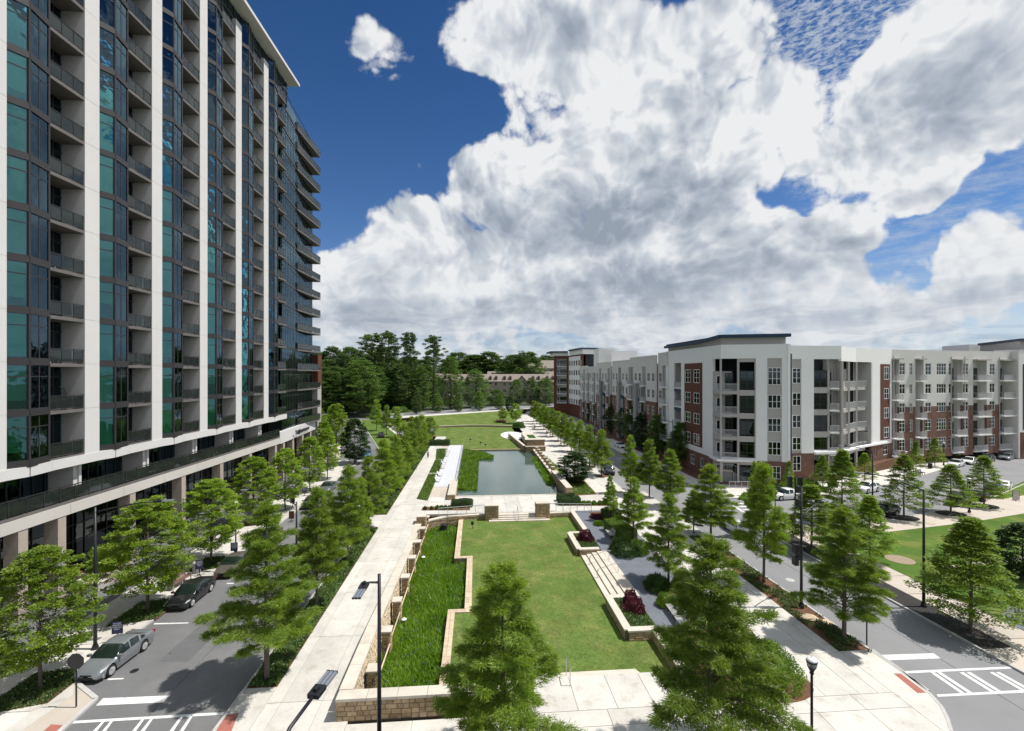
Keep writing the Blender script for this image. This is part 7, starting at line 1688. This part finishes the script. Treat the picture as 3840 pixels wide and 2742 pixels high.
# its twin tube head points towards the camera
def head_at(P, d, L=1.05, par=None):
    d = Vector(d).normalized(); s_ = Vector((-d.y, d.x, 0)).normalized(); P = Vector(P); hb_ = MB().beam(P, P+d*L*.42, .34, .14); hb_.beam(P+d*.1+Vector((0, 0, .09)), P+d*.26+Vector((0, 0, .09)), .13, .16); o = hb_.build('lamp_head', M['black'], par, bevel=.02)
    tb = MB()
    for k in (-.12, 0, .12): tb.beam(P+d*L*.42+s_*k, P+d*L+s_*k, .09, .06)
    tb.build('lamp_tube', M['alu'], o)
    cp = MB()
    for k in (-.12, 0, .12): cp.beam(P+d*L+s_*k, P+d*(L+.03)+s_*k, .10, .07)
    cp.build('tube_end', M['black'], o); return o
e = Vector(cw(-6.12, 19.0)); q_ = Vector(cw(-6.08, 17.7)); lamp1 = [o for o in COL.objects if o.name == 'street_lamp'][0]
for ch in list(lamp1.children):
    if ch.name.startswith('lamp_head'):
        for c2 in list(ch.children): bpy.data.objects.remove(c2)
        bpy.data.objects.remove(ch)
dd = (q_-e).normalized(); head_at((e.x-p[0], e.y-p[1], 8.75), (dd.x, dd.y, -.02), 1.2, lamp1)
# second near lamp: only its head and upper arm reach into the frame
p2 = cw(-5.75, 9.6); l2 = empty('street_lamp', (p2[0], p2[1], 0), 0, 'near street lamp reaching in from the bottom edge above the promenade', 'street lamp', 'tall black street lamps')
P0 = Vector(cw((1172-1920)*12.4/FPX, 12.4)); P1 = Vector(cw((1232-1920)*13.2/FPX, 13.2)); zz = H-(2615-HY)*12.4/FPX
MB().tube([(0, 0, 0), (0, 0, zz-1.6)], [.11, .09], 12).build('pole', M['black'], l2, True)
o_ = Vector((p2[0], p2[1], 0)); tip = Vector((P0.x, P0.y, zz))-o_
MB().tube([Vector((0, 0, zz-1.7)), Vector((tip.x*.05, tip.y*.30, zz-.85)), Vector((tip.x*.45, tip.y*.72, zz-.22)), tip], .05, 10).build('arm', M['black'], l2, True)
dh = Vector((P1.x-P0.x, P1.y-P0.y, 0)).normalized(); head_at(tip, (dh.x, dh.y, .04), 1.0, l2)
def pl(px, py): return gp(px, py)
lampR = pl(3005, 2278)
t = cobra(lampR, 9.0, (2.3, 1.1), 'black signal pole with lamp arm on the bed right of the near pavement', z_arm=6.6, rise=.9)
for z in (3.6, 4.2, 8.6, 7.6): MB().box(-.36, -.10, -.16, .16, z, z+.5).build('signal_box', M['black'], t)
MB().box(-.62, -.34, -.2, .2, 4.1, 4.75).build('pedestrian_signal', M['black'], t); MB().box(-.62, -.34, -.2, .2, 3.2, 3.8).build('pedestrian_signal', M['black'], t)
cobra(pl(3464, 2275), 8.8, (-2.5, 1.9), 'tall black lamp post on the black mulch strip, arm curving to the left', rise=.9, z_arm=8.7)
cobra(pl(3272, 1915), 7.9, (-2.9, .6), 'black lamp post on the cross street near the parked black hatchback', rise=.8, z_arm=7.4)
cobra(pl(3176, 1765), 7.0, (2.8, -.8), 'black lamp post by the recessed glazed corner', rise=.5, z_arm=6.7)
cobra(pl(3716, 1702), 8.6, (3.0, -.5), 'black lamp post before the brick wing', rise=.6, z_arm=8.1)
cobra(pl(2523, 1760), 9.1, (-3.0, 0), 'black lamp post beside the long wing near the corner block', rise=.6, z_arm=8.6)
cobra(pl(2230, 1752), 8.7, (3.0, 0), 'black lamp post on the right promenade row', rise=.6, z_arm=8.2)
cobra(pl(357, 2434), 9.0, (3.2, .6), 'tall black lamp post behind the silver car, arm towards the street', rise=.45, z_arm=8.7)
cobra(pl(1112, 2146), 6.2, (-3.9, .4), 'black lamp post between promenade trees, arm over the left street', rise=1.3, z_arm=5.9)
cobra(pl(1282, 1660), 7.5, (2.6, 0), 'far black lamp post at the bend of the left street', rise=.5); cobra(pl(1500, 1690), 5.6, (-2.8, 0), 'far black lamp post by the end of the promenade', rise=.5)
for i, (x, y, hh) in enumerate(((1662, 1545, 9.0),)): cobra(gp(x, y, 1.5), hh, (2.0, 0), 'grey pole light beyond the curved road')
def globe(p, h, label, z=0., group='ornamental lamp posts', big=False):
    t = empty('lamp_post', (p[0], p[1], z), 0, label, 'lamp post', group)
    MB().lathe([(.17, 0), (.17, .15), (.10, .35), (.06, .6), (.055, h-.75), (.05, h-.7)], 14).build('pole', M['black'], t, True)
    MB().lathe([(.055, h-.72), (.10, h-.66), (.07, h-.60), (.15, h-.42), (.18, h-.38)], 14).build('collar', M['black'], t, True)
    MB().lathe([(.15, h-.42), (.21, h-.12), (.20, h-.10)], 16).build('lamp_glass', M['white'] if not big else M['lampglass'], t, True)
    b = MB()
    for k in range(4): a = math.pi/4+k*math.pi/2; b.tube([(.155*math.cos(a), .155*math.sin(a), h-.42), (.22*math.cos(a), .22*math.sin(a), h-.12)], .012, 5)
    b.lathe([(.225, h-.15), (.235, h-.12), (.225, h-.09)], 16); b.build('frame', M['black'], t)
    MB().lathe([(.22, h-.10), (.205, h-.03), (.13, h+.03), (.03, h+.06), (.02, h+.07)], 16).build('cap', M['white'], t, True); MB().tube([(0, 0, h+.06), (0, 0, h+.15)], .012, 5).build('finial', M['black'], t); return t
M['lampglass'] = mat('lamp_glass', (.35, .36, .36), .2, spec=.6)
globe(cw((3044-1920)*20.6/FPX, 20.6), H-(2462-HY)*20.6/FPX-.1, 'ornamental black lamp post with white cap in the right foreground', big=True)
for px, tp, bp, lb in ((884, 1882, 2078, 'ornamental lamp post behind the third parked car'), (2826, 1747, 1858, 'ornamental lamp post at the corner planting by the crossing'), (3539, 1659, 1745, 'ornamental lamp post on the pavement before the brick wing'), (3398, 1693, 1770, 'ornamental lamp post by the young oak and the steps'),
                       (3635, 1794, 1922, 'ornamental lamp post on the pavement between the dark cars'), (2907, 1840, 1975, 'ornamental lamp post behind the slender cypress'), (2157, 1606, 1708, 'ornamental lamp post nearest on the right promenade row'), (2103, 1580, 1666, 'second ornamental lamp post on the right promenade row'), (2063, 1560, 1633, 'third ornamental lamp post on the right promenade row'),
                       (1342, 1895, 2043, 'ornamental lamp post among the promenade trees'), (1248, 1985, 2178, 'ornamental lamp post in the ivy beside the promenade'), (1686, 1480, 1552, 'lamp post on the far side of the curved road'), (1839, 1480, 1540, 'second lamp post on the far side of the curved road')):
    Y = dep(bp); z = 0.
    globe(gp(px, bp), (bp-tp)*Y/FPX, lb)
def text(body, size, loc, rot, m, parent, name='lettering', align='CENTER', ext=.004):
    c = bpy.data.curves.new(name, 'FONT'); c.body = body; c.size = size; c.extrude = ext; c.align_x = align; c.align_y = 'CENTER'; c.materials.append(m)
    return textmesh(c, name, parent, loc, rot)
def stop_sign(p, rz, label, back, h=2.6, s=.40):
    t = empty('stop_sign', (p[0], p[1], 0), rz, label, 'sign'); MB().beam((0, .03, 0), (0, .03, h+s), .07, .04).build('post', M[back[1]], t)
    oc = [(s*1.08*math.cos(math.pi/8+k*math.pi/4), s*1.08*math.sin(math.pi/8+k*math.pi/4)) for k in range(8)]
    def plate(y0, y1, sc, m, nm):
        b = MB(); b.add([(x*sc, y0, h+z*sc) for x, z in oc]+[(x*sc, y1, h+z*sc) for x, z in oc], [tuple(range(8)), tuple(range(15, 7, -1))]+[(i, i+8, (i+1) % 8+8, (i+1) % 8) for i in range(8)]); return b.build(nm, M[m], t)
    plate(-.012, .008, 1, back[0], 'sign_back'); plate(.009, .012, .98, 'white', 'border') ; plate(.0125, .015, .92, 'red', 'sign_face')
    text('STOP', s*.72, (0, .017, h), (R(90), 0, R(180)), M['white'], t); return t
M['signback'] = mat('sign_back_grey', (.42, .40, .37), .6)
stop_sign(gp(284, 2652), 0, 'dark stop sign seen from behind at the left kerb corner', ('black', 'black'), 2.4)
stop_sign(gp(3252, 2420), R(6), 'grey backed stop sign at the end of the right planting bed', ('signback', 'black'), 2.35)
stop_sign(gp(2970, 2030), R(180), 'red stop sign facing the camera on the corner behind the signal pole', ('signback', 'signback'), 2.4)
t = empty('crossing_signal', gp(2982, 1925)+(0,), 0, 'black crossing signal heads on a short post by the brick corner', 'signal'); MB().beam((0, 0, 0), (0, 0, 4.6), .12).build('post', M['black'], t); MB().box(-.9, -.5, -.2, .2, 3.3, 4.6).build('signal_head', M['black'], t); MB().box(.35, .85, -.2, .2, 3.2, 4.5).build('signal_head', M['black'], t); MB().beam((-.7, 0, 4.7), (.6, 0, 4.3), .06).build('bracket', M['steel'], t)
def board(p, rz, label, w_=.62, h_=.80, z0=.55, m='navy', txt=True, group='navy parking sign boards'):
    t = empty('sign_board', (p[0], p[1], 0), rz, label, 'sign', group)
    MB().box(-w_/2, w_/2, -.02, .02, z0, z0+h_).build('frame', M['black'], t); MB().box(-w_/2+.05, w_/2-.05, -.028, -.02, z0+.04, z0+h_-.04).build('panel', M[m], t)
    MB().beam((0, .02, 0), (0, .02, z0), .05).build('post', M['black'], t); b = MB(); b.beam((-.3, -.28, .02), (.3, .28, .02), .04); b.beam((-.3, .28, .02), (.3, -.28, .02), .04); b.build('foot', M['black'], t)
    if txt:
        for i, s_ in enumerate(('FUTURE', 'RESIDENT', 'PARKING', 'ONLY')): text(s_, .125, (0, -.032, z0+h_-.13-.125*i), (R(90), 0, 0), M['signwhite'], t)
    return t
board(gp(440, 2408), R(8), 'navy parking sign board right behind the silver car'); board(gp(748, 2158), R(5), 'navy parking sign board in front of the litter bin'); board(gp(878, 2088), R(5), 'navy parking sign board under the ornamental lamp post')
board(gp(1142, 1860), 0, 'small navy parking sign board near the grey saloon'); board(gp(1333, 1742), 0, 'navy parking sign board at the foot of the round dark oak')
board(gp(1097, 1905), 0, 'black sign board by the lamp pole on the left pavement', .6, .9, .6, 'black', False, None); board(gp(1093, 1955), 0, 'brown easel board on the left pavement corner', .6, .9, .3, 'b_rust', False, None)
board(gp(3810, 1878), R(-8), 'pale a frame sign on the grass verge at the right edge', .9, 1.25, .12, 'b_panel', False, None)
# ---- street furniture
def bench(p, rz, label, m1='wood', m2='alu', L=2.2, rounded=False):
    t = empty('bench', (p[0], p[1], 0), rz, label, 'bench')
    for i in range(5): MB().box(-L/2, L/2, -.30+.115*i, -.30+.115*i+.095, .43, .46).build('seat_slat', M[m1], t)
    for i in range(4): z = .52+.105*i; y = .29+.035*i; MB().beam((-L/2, y, z), (L/2, y, z), .085, .03, up=(0, -1, .3)).build('back_slat', M[m1], t)
    for s_ in (-1, 0, 1):
        b = MB(); x = s_*(L/2-.12); b.beam((x, -.28, 0), (x, -.24, .43), .06); b.beam((x, .34, 0), (x, .24, .43), .06); b.beam((x, .26, .4), (x, .42, .95), .06, .05); b.beam((x, -.3, .41), (x, .3, .41), .06, .04)
        if rounded and s_: b.tube([(x, -.28, .42), (x, -.30, .62), (x, -.1, .68), (x, .3, .66)], .025, 6)
        b.build('leg', M[m2], t)
    return t
M['benchred'] = mat('dark_red_slats', (.16, .085, .07), .7)
bench(g('D', 1345, 530), R(82), 'dark red slatted bench with pale metal ends by the black saloon', 'benchred', 'steel', 2.1, True)
bench(g('F', 1262, 775), R(-93), 'weathered grey slatted bench on the gravel beneath the big right cypress'); bench(g('F', 775, 165), R(-93), 'far grey slatted bench on the gravel path beside the pale hedge', L=1.8)
bench(gp(3452, 1782), R(20), 'dark bench on the far pavement before the brick wing', 'black', 'black', 1.8)
def bin_(p, label, m='b_panel'):
    t = empty('litter_bin', (p[0], p[1], 0), 0, label, 'bin'); MB().lathe([(.22, .05), (.25, .1), (.27, .8), (.27, .86)], 16).build('inner_bin', M['black'], t)
    for k in range(16): a = 2*math.pi*k/16; MB().beam((.29*math.cos(a), .29*math.sin(a), .05), (.31*math.cos(a), .31*math.sin(a), .88), .06, .03, up=(math.cos(a), math.sin(a), 0)).build('slat', M[m], t)
    MB().lathe([(.34, .86), (.34, .92), (.22, .99), (.1, 1.0)], 16).build('lid', M[m], t, True); return t
bin_(gp(738, 2148), 'slatted grey litter bin behind the navy sign board'); bin_(gp(3488, 1757), 'black litter bin before the brick wing', 'black')
disc('manhole_cover', g('D', 557, 1062), .42, .42, .012, M['kerb'])['kind'] = 'structure'; disc('manhole_cover', gp(3492, 1963), .5, .35, .012, M['flag'])['kind'] = 'structure'
t = empty('planter', gp(405, 2195)+(0,), R(-1.4), 'low stone planter block with a reddish shrub by the drive lane', 'planter'); MB().box(-3.2, 0, 0, 2.6, 0, 1.0).build('planter_wall', M['t_stone'], t); MB().box(-3.1, -.1, .1, 2.5, .9, 1.05).build('soil', M['soil'], t)
t = empty('concrete_block', gp(330, 2212)+(0,), R(-1.4), 'pale concrete block seat by the drive lane on the left', 'seat'); MB().box(-1, 1.2, -.5, .5, 0, .62).build('block', M['b_panel'], t, bevel=.02); MB().box(-1.05, 1.25, -.55, .55, .62, .7).build('top', M['coping'], t, bevel=.01)
shrub('light', gp(400, 2165)+(1.0,), 2.8, 2.0, 'reddish green shrub in the planter by the tower columns'); shrub('green', gp(385, 2175)+(1.0,), 2.2, 1.8, 'green shrub in the planter by the tower columns')
# white lounge chairs along the deck
def lounge(p, rz, lab):
    t = empty('lounge_chair', (p[0], p[1], .04), rz, lab, 'chair', 'white slatted chairs along the deck'); t.scale = (.85, .85, .8)
    MB().beam((-.3, 0, .38), (.35, 0, .25), .55, .04).build('seat', M['white'], t); MB().beam((-.28, 0, .3), (-.62, 0, 1.0), .05, .55, up=(0, 1, 0)).build('backrest', M['white'], t)
    for s_ in (-1, 1): MB().beam((.35, s_*.27, 0), (.35, s_*.27, .5), .07).build('leg', M['white'], t); MB().beam((-.35, s_*.3, .52), (.42, s_*.3, .55), .04, .10, up=(0, 1, 0)).build('armrest', M['white'], t); MB().beam((-.3, s_*.27, 0), (-.3, s_*.27, .5), .07).build('leg', M['white'], t)
lc = [74.2, 75.6, 78.4, 84.5, 86.2, 88.0, 90.1, 97, 99, 101, 103.4]
for i, v in enumerate(lc): lounge((-6.15, v), rnd.uniform(-.3, .3), ORD[i]+' white chair from the near end of the deck')
# pool ladder rails, garden lights, drain
for i, (x, y, c) in enumerate(((905, 1335, 0), (1805, 1335, 1))): pass
handrail([(1.3, 65.2, .8), (1.3, 65.9, .85), (1.3, 66.5, .1)], [((1.3, 65.3, 0), (1.3, 65.3, .8))], 'single steel grab rail at the near pond edge')
for i, u in enumerate((10.7, 11.5)): handrail([(u, 65.1, .8), (u, 65.8, .95), (u, 66.6, .0)], [((u, 65.2, 0), (u, 65.2, .85)), ((u, 65.8, -.3), (u, 65.8, .95))], ('left' if not i else 'right')+' steel hand rail at the near right of the pond')
t = empty('spot_light', g('E', 1743, 108, LZ)+(LZ,), 0, 'small dark spotlight box on a post in the lawn', 'light'); MB().beam((0, 0, 0), (0, 0, .55), .06).build('post', M['black'], t); MB().box(-.16, .16, -.1, .1, .5, .85).build('lamp_head', M['black'], t)
t = empty('round_pipe', g('E', 1525, 118, -.9)+(-1.3,), 0, 'dark round pipe mouth in the garden wall', 'pipe'); MB().tube([(0, 0, .55), (0, .9, .55)], .45, 18).build('pipe', M['black'], t)
for i, (px, py) in enumerate(((1588+900-900, 0),)): pass
for i, (c, x, y) in enumerate((('E', 1376, 322), ('E', 1230, 790))): tag(MB().lathe([(.16, 0), (.2, .06), (.12, .12), (.02, .14)], 12).build('fountain_nozzle', M['white'], loc=g(c, x, y, -.8)+(-.8,)), ('far' if not i else 'near')+' small white fountain float among the garden plants', 'fountain')
for i, x in enumerate((1843, 1729, 1720)): 
    pp_ = (g('A', 1840, 955), g('A', 1728, 915), g('A', 1805, 940))[i]; t = empty('garden_light', pp_+(0,), 0, ('right', 'left', 'middle')[i]+' small black garden light at the far pond edge', 'light'); MB().beam((0, 0, -.2), (0, 0, .6), .06).build('post', M['black'], t); MB().box(-.2, .2, -.12, .12, .5, .8).build('lamp_head', M['black'], t)
# boulders on the right bed
def rock(p, s, lab):
    rng = np.random.default_rng(int(p[0]*10)); b = MB(); b.lathe([(.8, -.1), (1., .1), (.75, .3), (.2, .36)], 9); b.v = [(x*s*(1+.15*rng.normal()), y*s*.7*(1+.15*rng.normal()), z*s) for x, y, z in b.v]; tag(b.build('flat_rock', M['flag'], loc=(p[0], p[1], 0)), lab, 'rock')
rock(g('G', 665, 780), .62, 'larger flat tan rock in the planting bed by the right street'); rock(g('G', 790, 808), .42, 'smaller flat tan rock in the planting bed by the right street')

# ================================================================== PEOPLE
def person(p, rz, h, label, top, legs, skin=(.45, .28, .2), hair=(.03, .02, .015), step=.18, bag=False, z=0., shorts=False):
    t = empty('person', (p[0], p[1], z), rz, label, 'person'); s = h/1.75
    sk = mat('skin', skin, .6); tp = mat('top_cloth', top, .8); lg = mat('leg_cloth', legs, .8); hr = mat('hair', hair, .7)
    V_ = [(0, 0, .95), (0, 0, 1.18), (0, 0, 1.40), (0, 0, 1.50), (0, .01, 1.60), (0, 0, 1.70),
          (.10, 0, .90), (.11, step, .50), (.10, step*.6, .08), (.10, step*.6+.16, .03), (-.10, 0, .90), (-.11, -step*.3, .50), (-.10, -step*1.3, .12), (-.10, -step*1.3+.15, .05),
          (.18, 0, 1.40), (.24, -.06, 1.15), (.25, .08, .93), (.25, .12, .86), (-.18, 0, 1.40), (-.24, .08, 1.15), (-.24, .20, .97), (-.24, .25, .92)]
    E_ = [(0, 1), (1, 2), (2, 3), (3, 4), (4, 5), (0, 6), (6, 7), (7, 8), (8, 9), (0, 10), (10, 11), (11, 12), (12, 13), (2, 14), (14, 15), (15, 16), (16, 17), (2, 18), (18, 19), (19, 20), (20, 21)]
    rad = [.14, .13, .14, .055, .085, .09, .095, .065, .045, .04, .095, .065, .045, .04, .06, .045, .035, .035, .06, .045, .035, .035]
    me = bpy.data.meshes.new('body'); me.from_pydata([(x*s, y*s, z_*s) for x, y, z_ in V_], E_, []); o = bpy.data.objects.new('body', me); COL.objects.link(o); o.parent = t
    sm = o.modifiers.new('skin', 'SKIN'); me.skin_vertices or me.attributes
    for i, d_ in enumerate(me.skin_vertices[0].data): d_.radius = (rad[i]*s, rad[i]*s*.85); d_.use_root = i == 0
    ss_ = o.modifiers.new('sub', 'SUBSURF'); ss_.levels = 2; ss_.render_levels = 2; me.materials.append(sk)
    b = MB(); b.lathe([(.155*s, .92*s), (.15*s, 1.1*s), (.175*s, 1.35*s), (.12*s, 1.46*s), (.07*s, 1.49*s)], 12); b.v = [(x, y*.72, z_) for x, y, z_ in b.v]
    for sx in (1, -1): b.tube([(sx*.15*s, 0, 1.41*s), (sx*.24*s, -.03*s*sx, 1.2*s)], [.075*s, .058*s], 8)
    b.build('shirt', tp, t, True)
    b = MB(); b.lathe([(.10*s, .84*s), (.15*s, .9*s), (.155*s, .96*s)], 12); k = .58 if shorts else .10
    b.tube([(.10*s, 0, .9*s), (.11*s, step*s*(.8 if shorts else 1), max(.5, k)*s)]+([] if shorts else [(.10*s, step*.6*s, .10*s)]), [.11*s, .08*s]+([] if shorts else [.055*s]), 8)
    b.tube([(-.10*s, 0, .9*s), (-.11*s, -step*.3*s, max(.5, k)*s)]+([] if shorts else [(-.10*s, -step*1.3*s, .14*s)]), [.11*s, .08*s]+([] if shorts else [.055*s]), 8)
    b.build('shorts' if shorts else 'trousers', lg, t, True)
    b = MB(); b.lathe([(.095*s, 1.60*s), (.105*s, 1.68*s), (.09*s, 1.76*s), (.03*s, 1.80*s)], 10); b.v = [(x, y-.012, z_) for x, y, z_ in b.v]; b.build('hair', hr, t, True); return t
person(g('A', 1410, 1037), R(180), 1.62, 'woman walking away on the left promenade in light top and black leggings', (.45, .40, .50), (.02, .02, .03))
person(gp(1999, 1615), R(20), 1.65, 'person in white top walking on the right promenade, left of a pair', (.7, .7, .7), (.08, .08, .1)); person(gp(2005, 1612), R(-10), 1.6, 'person in black walking on the right promenade, right of a pair', (.03, .03, .03), (.03, .03, .03))
person(gp(2050, 1636), R(160), 1.65, 'person in white shirt and blue shorts under the promenade trees', (.7, .7, .72), (.06, .10, .25), shorts=True)
person(g('C', 1860, 1260), R(90), 1.65, 'person in dark clothes standing between the two layered oaks', (.03, .03, .05), (.02, .02, .03))

for i, (c, x, y, r_) in enumerate((('D', 1275, 1040, .05), ('D', 1008, 1172, .22), ('D', 1690, 250, .3), ('G', 520, 490, .35))):
    disc('manhole_cover' if i != 1 else 'tar_patch', g(c, x, y, AZ), r_, r_, AZ+.008, M['kerb'] if i == 3 else M['black'])['kind'] = 'structure'
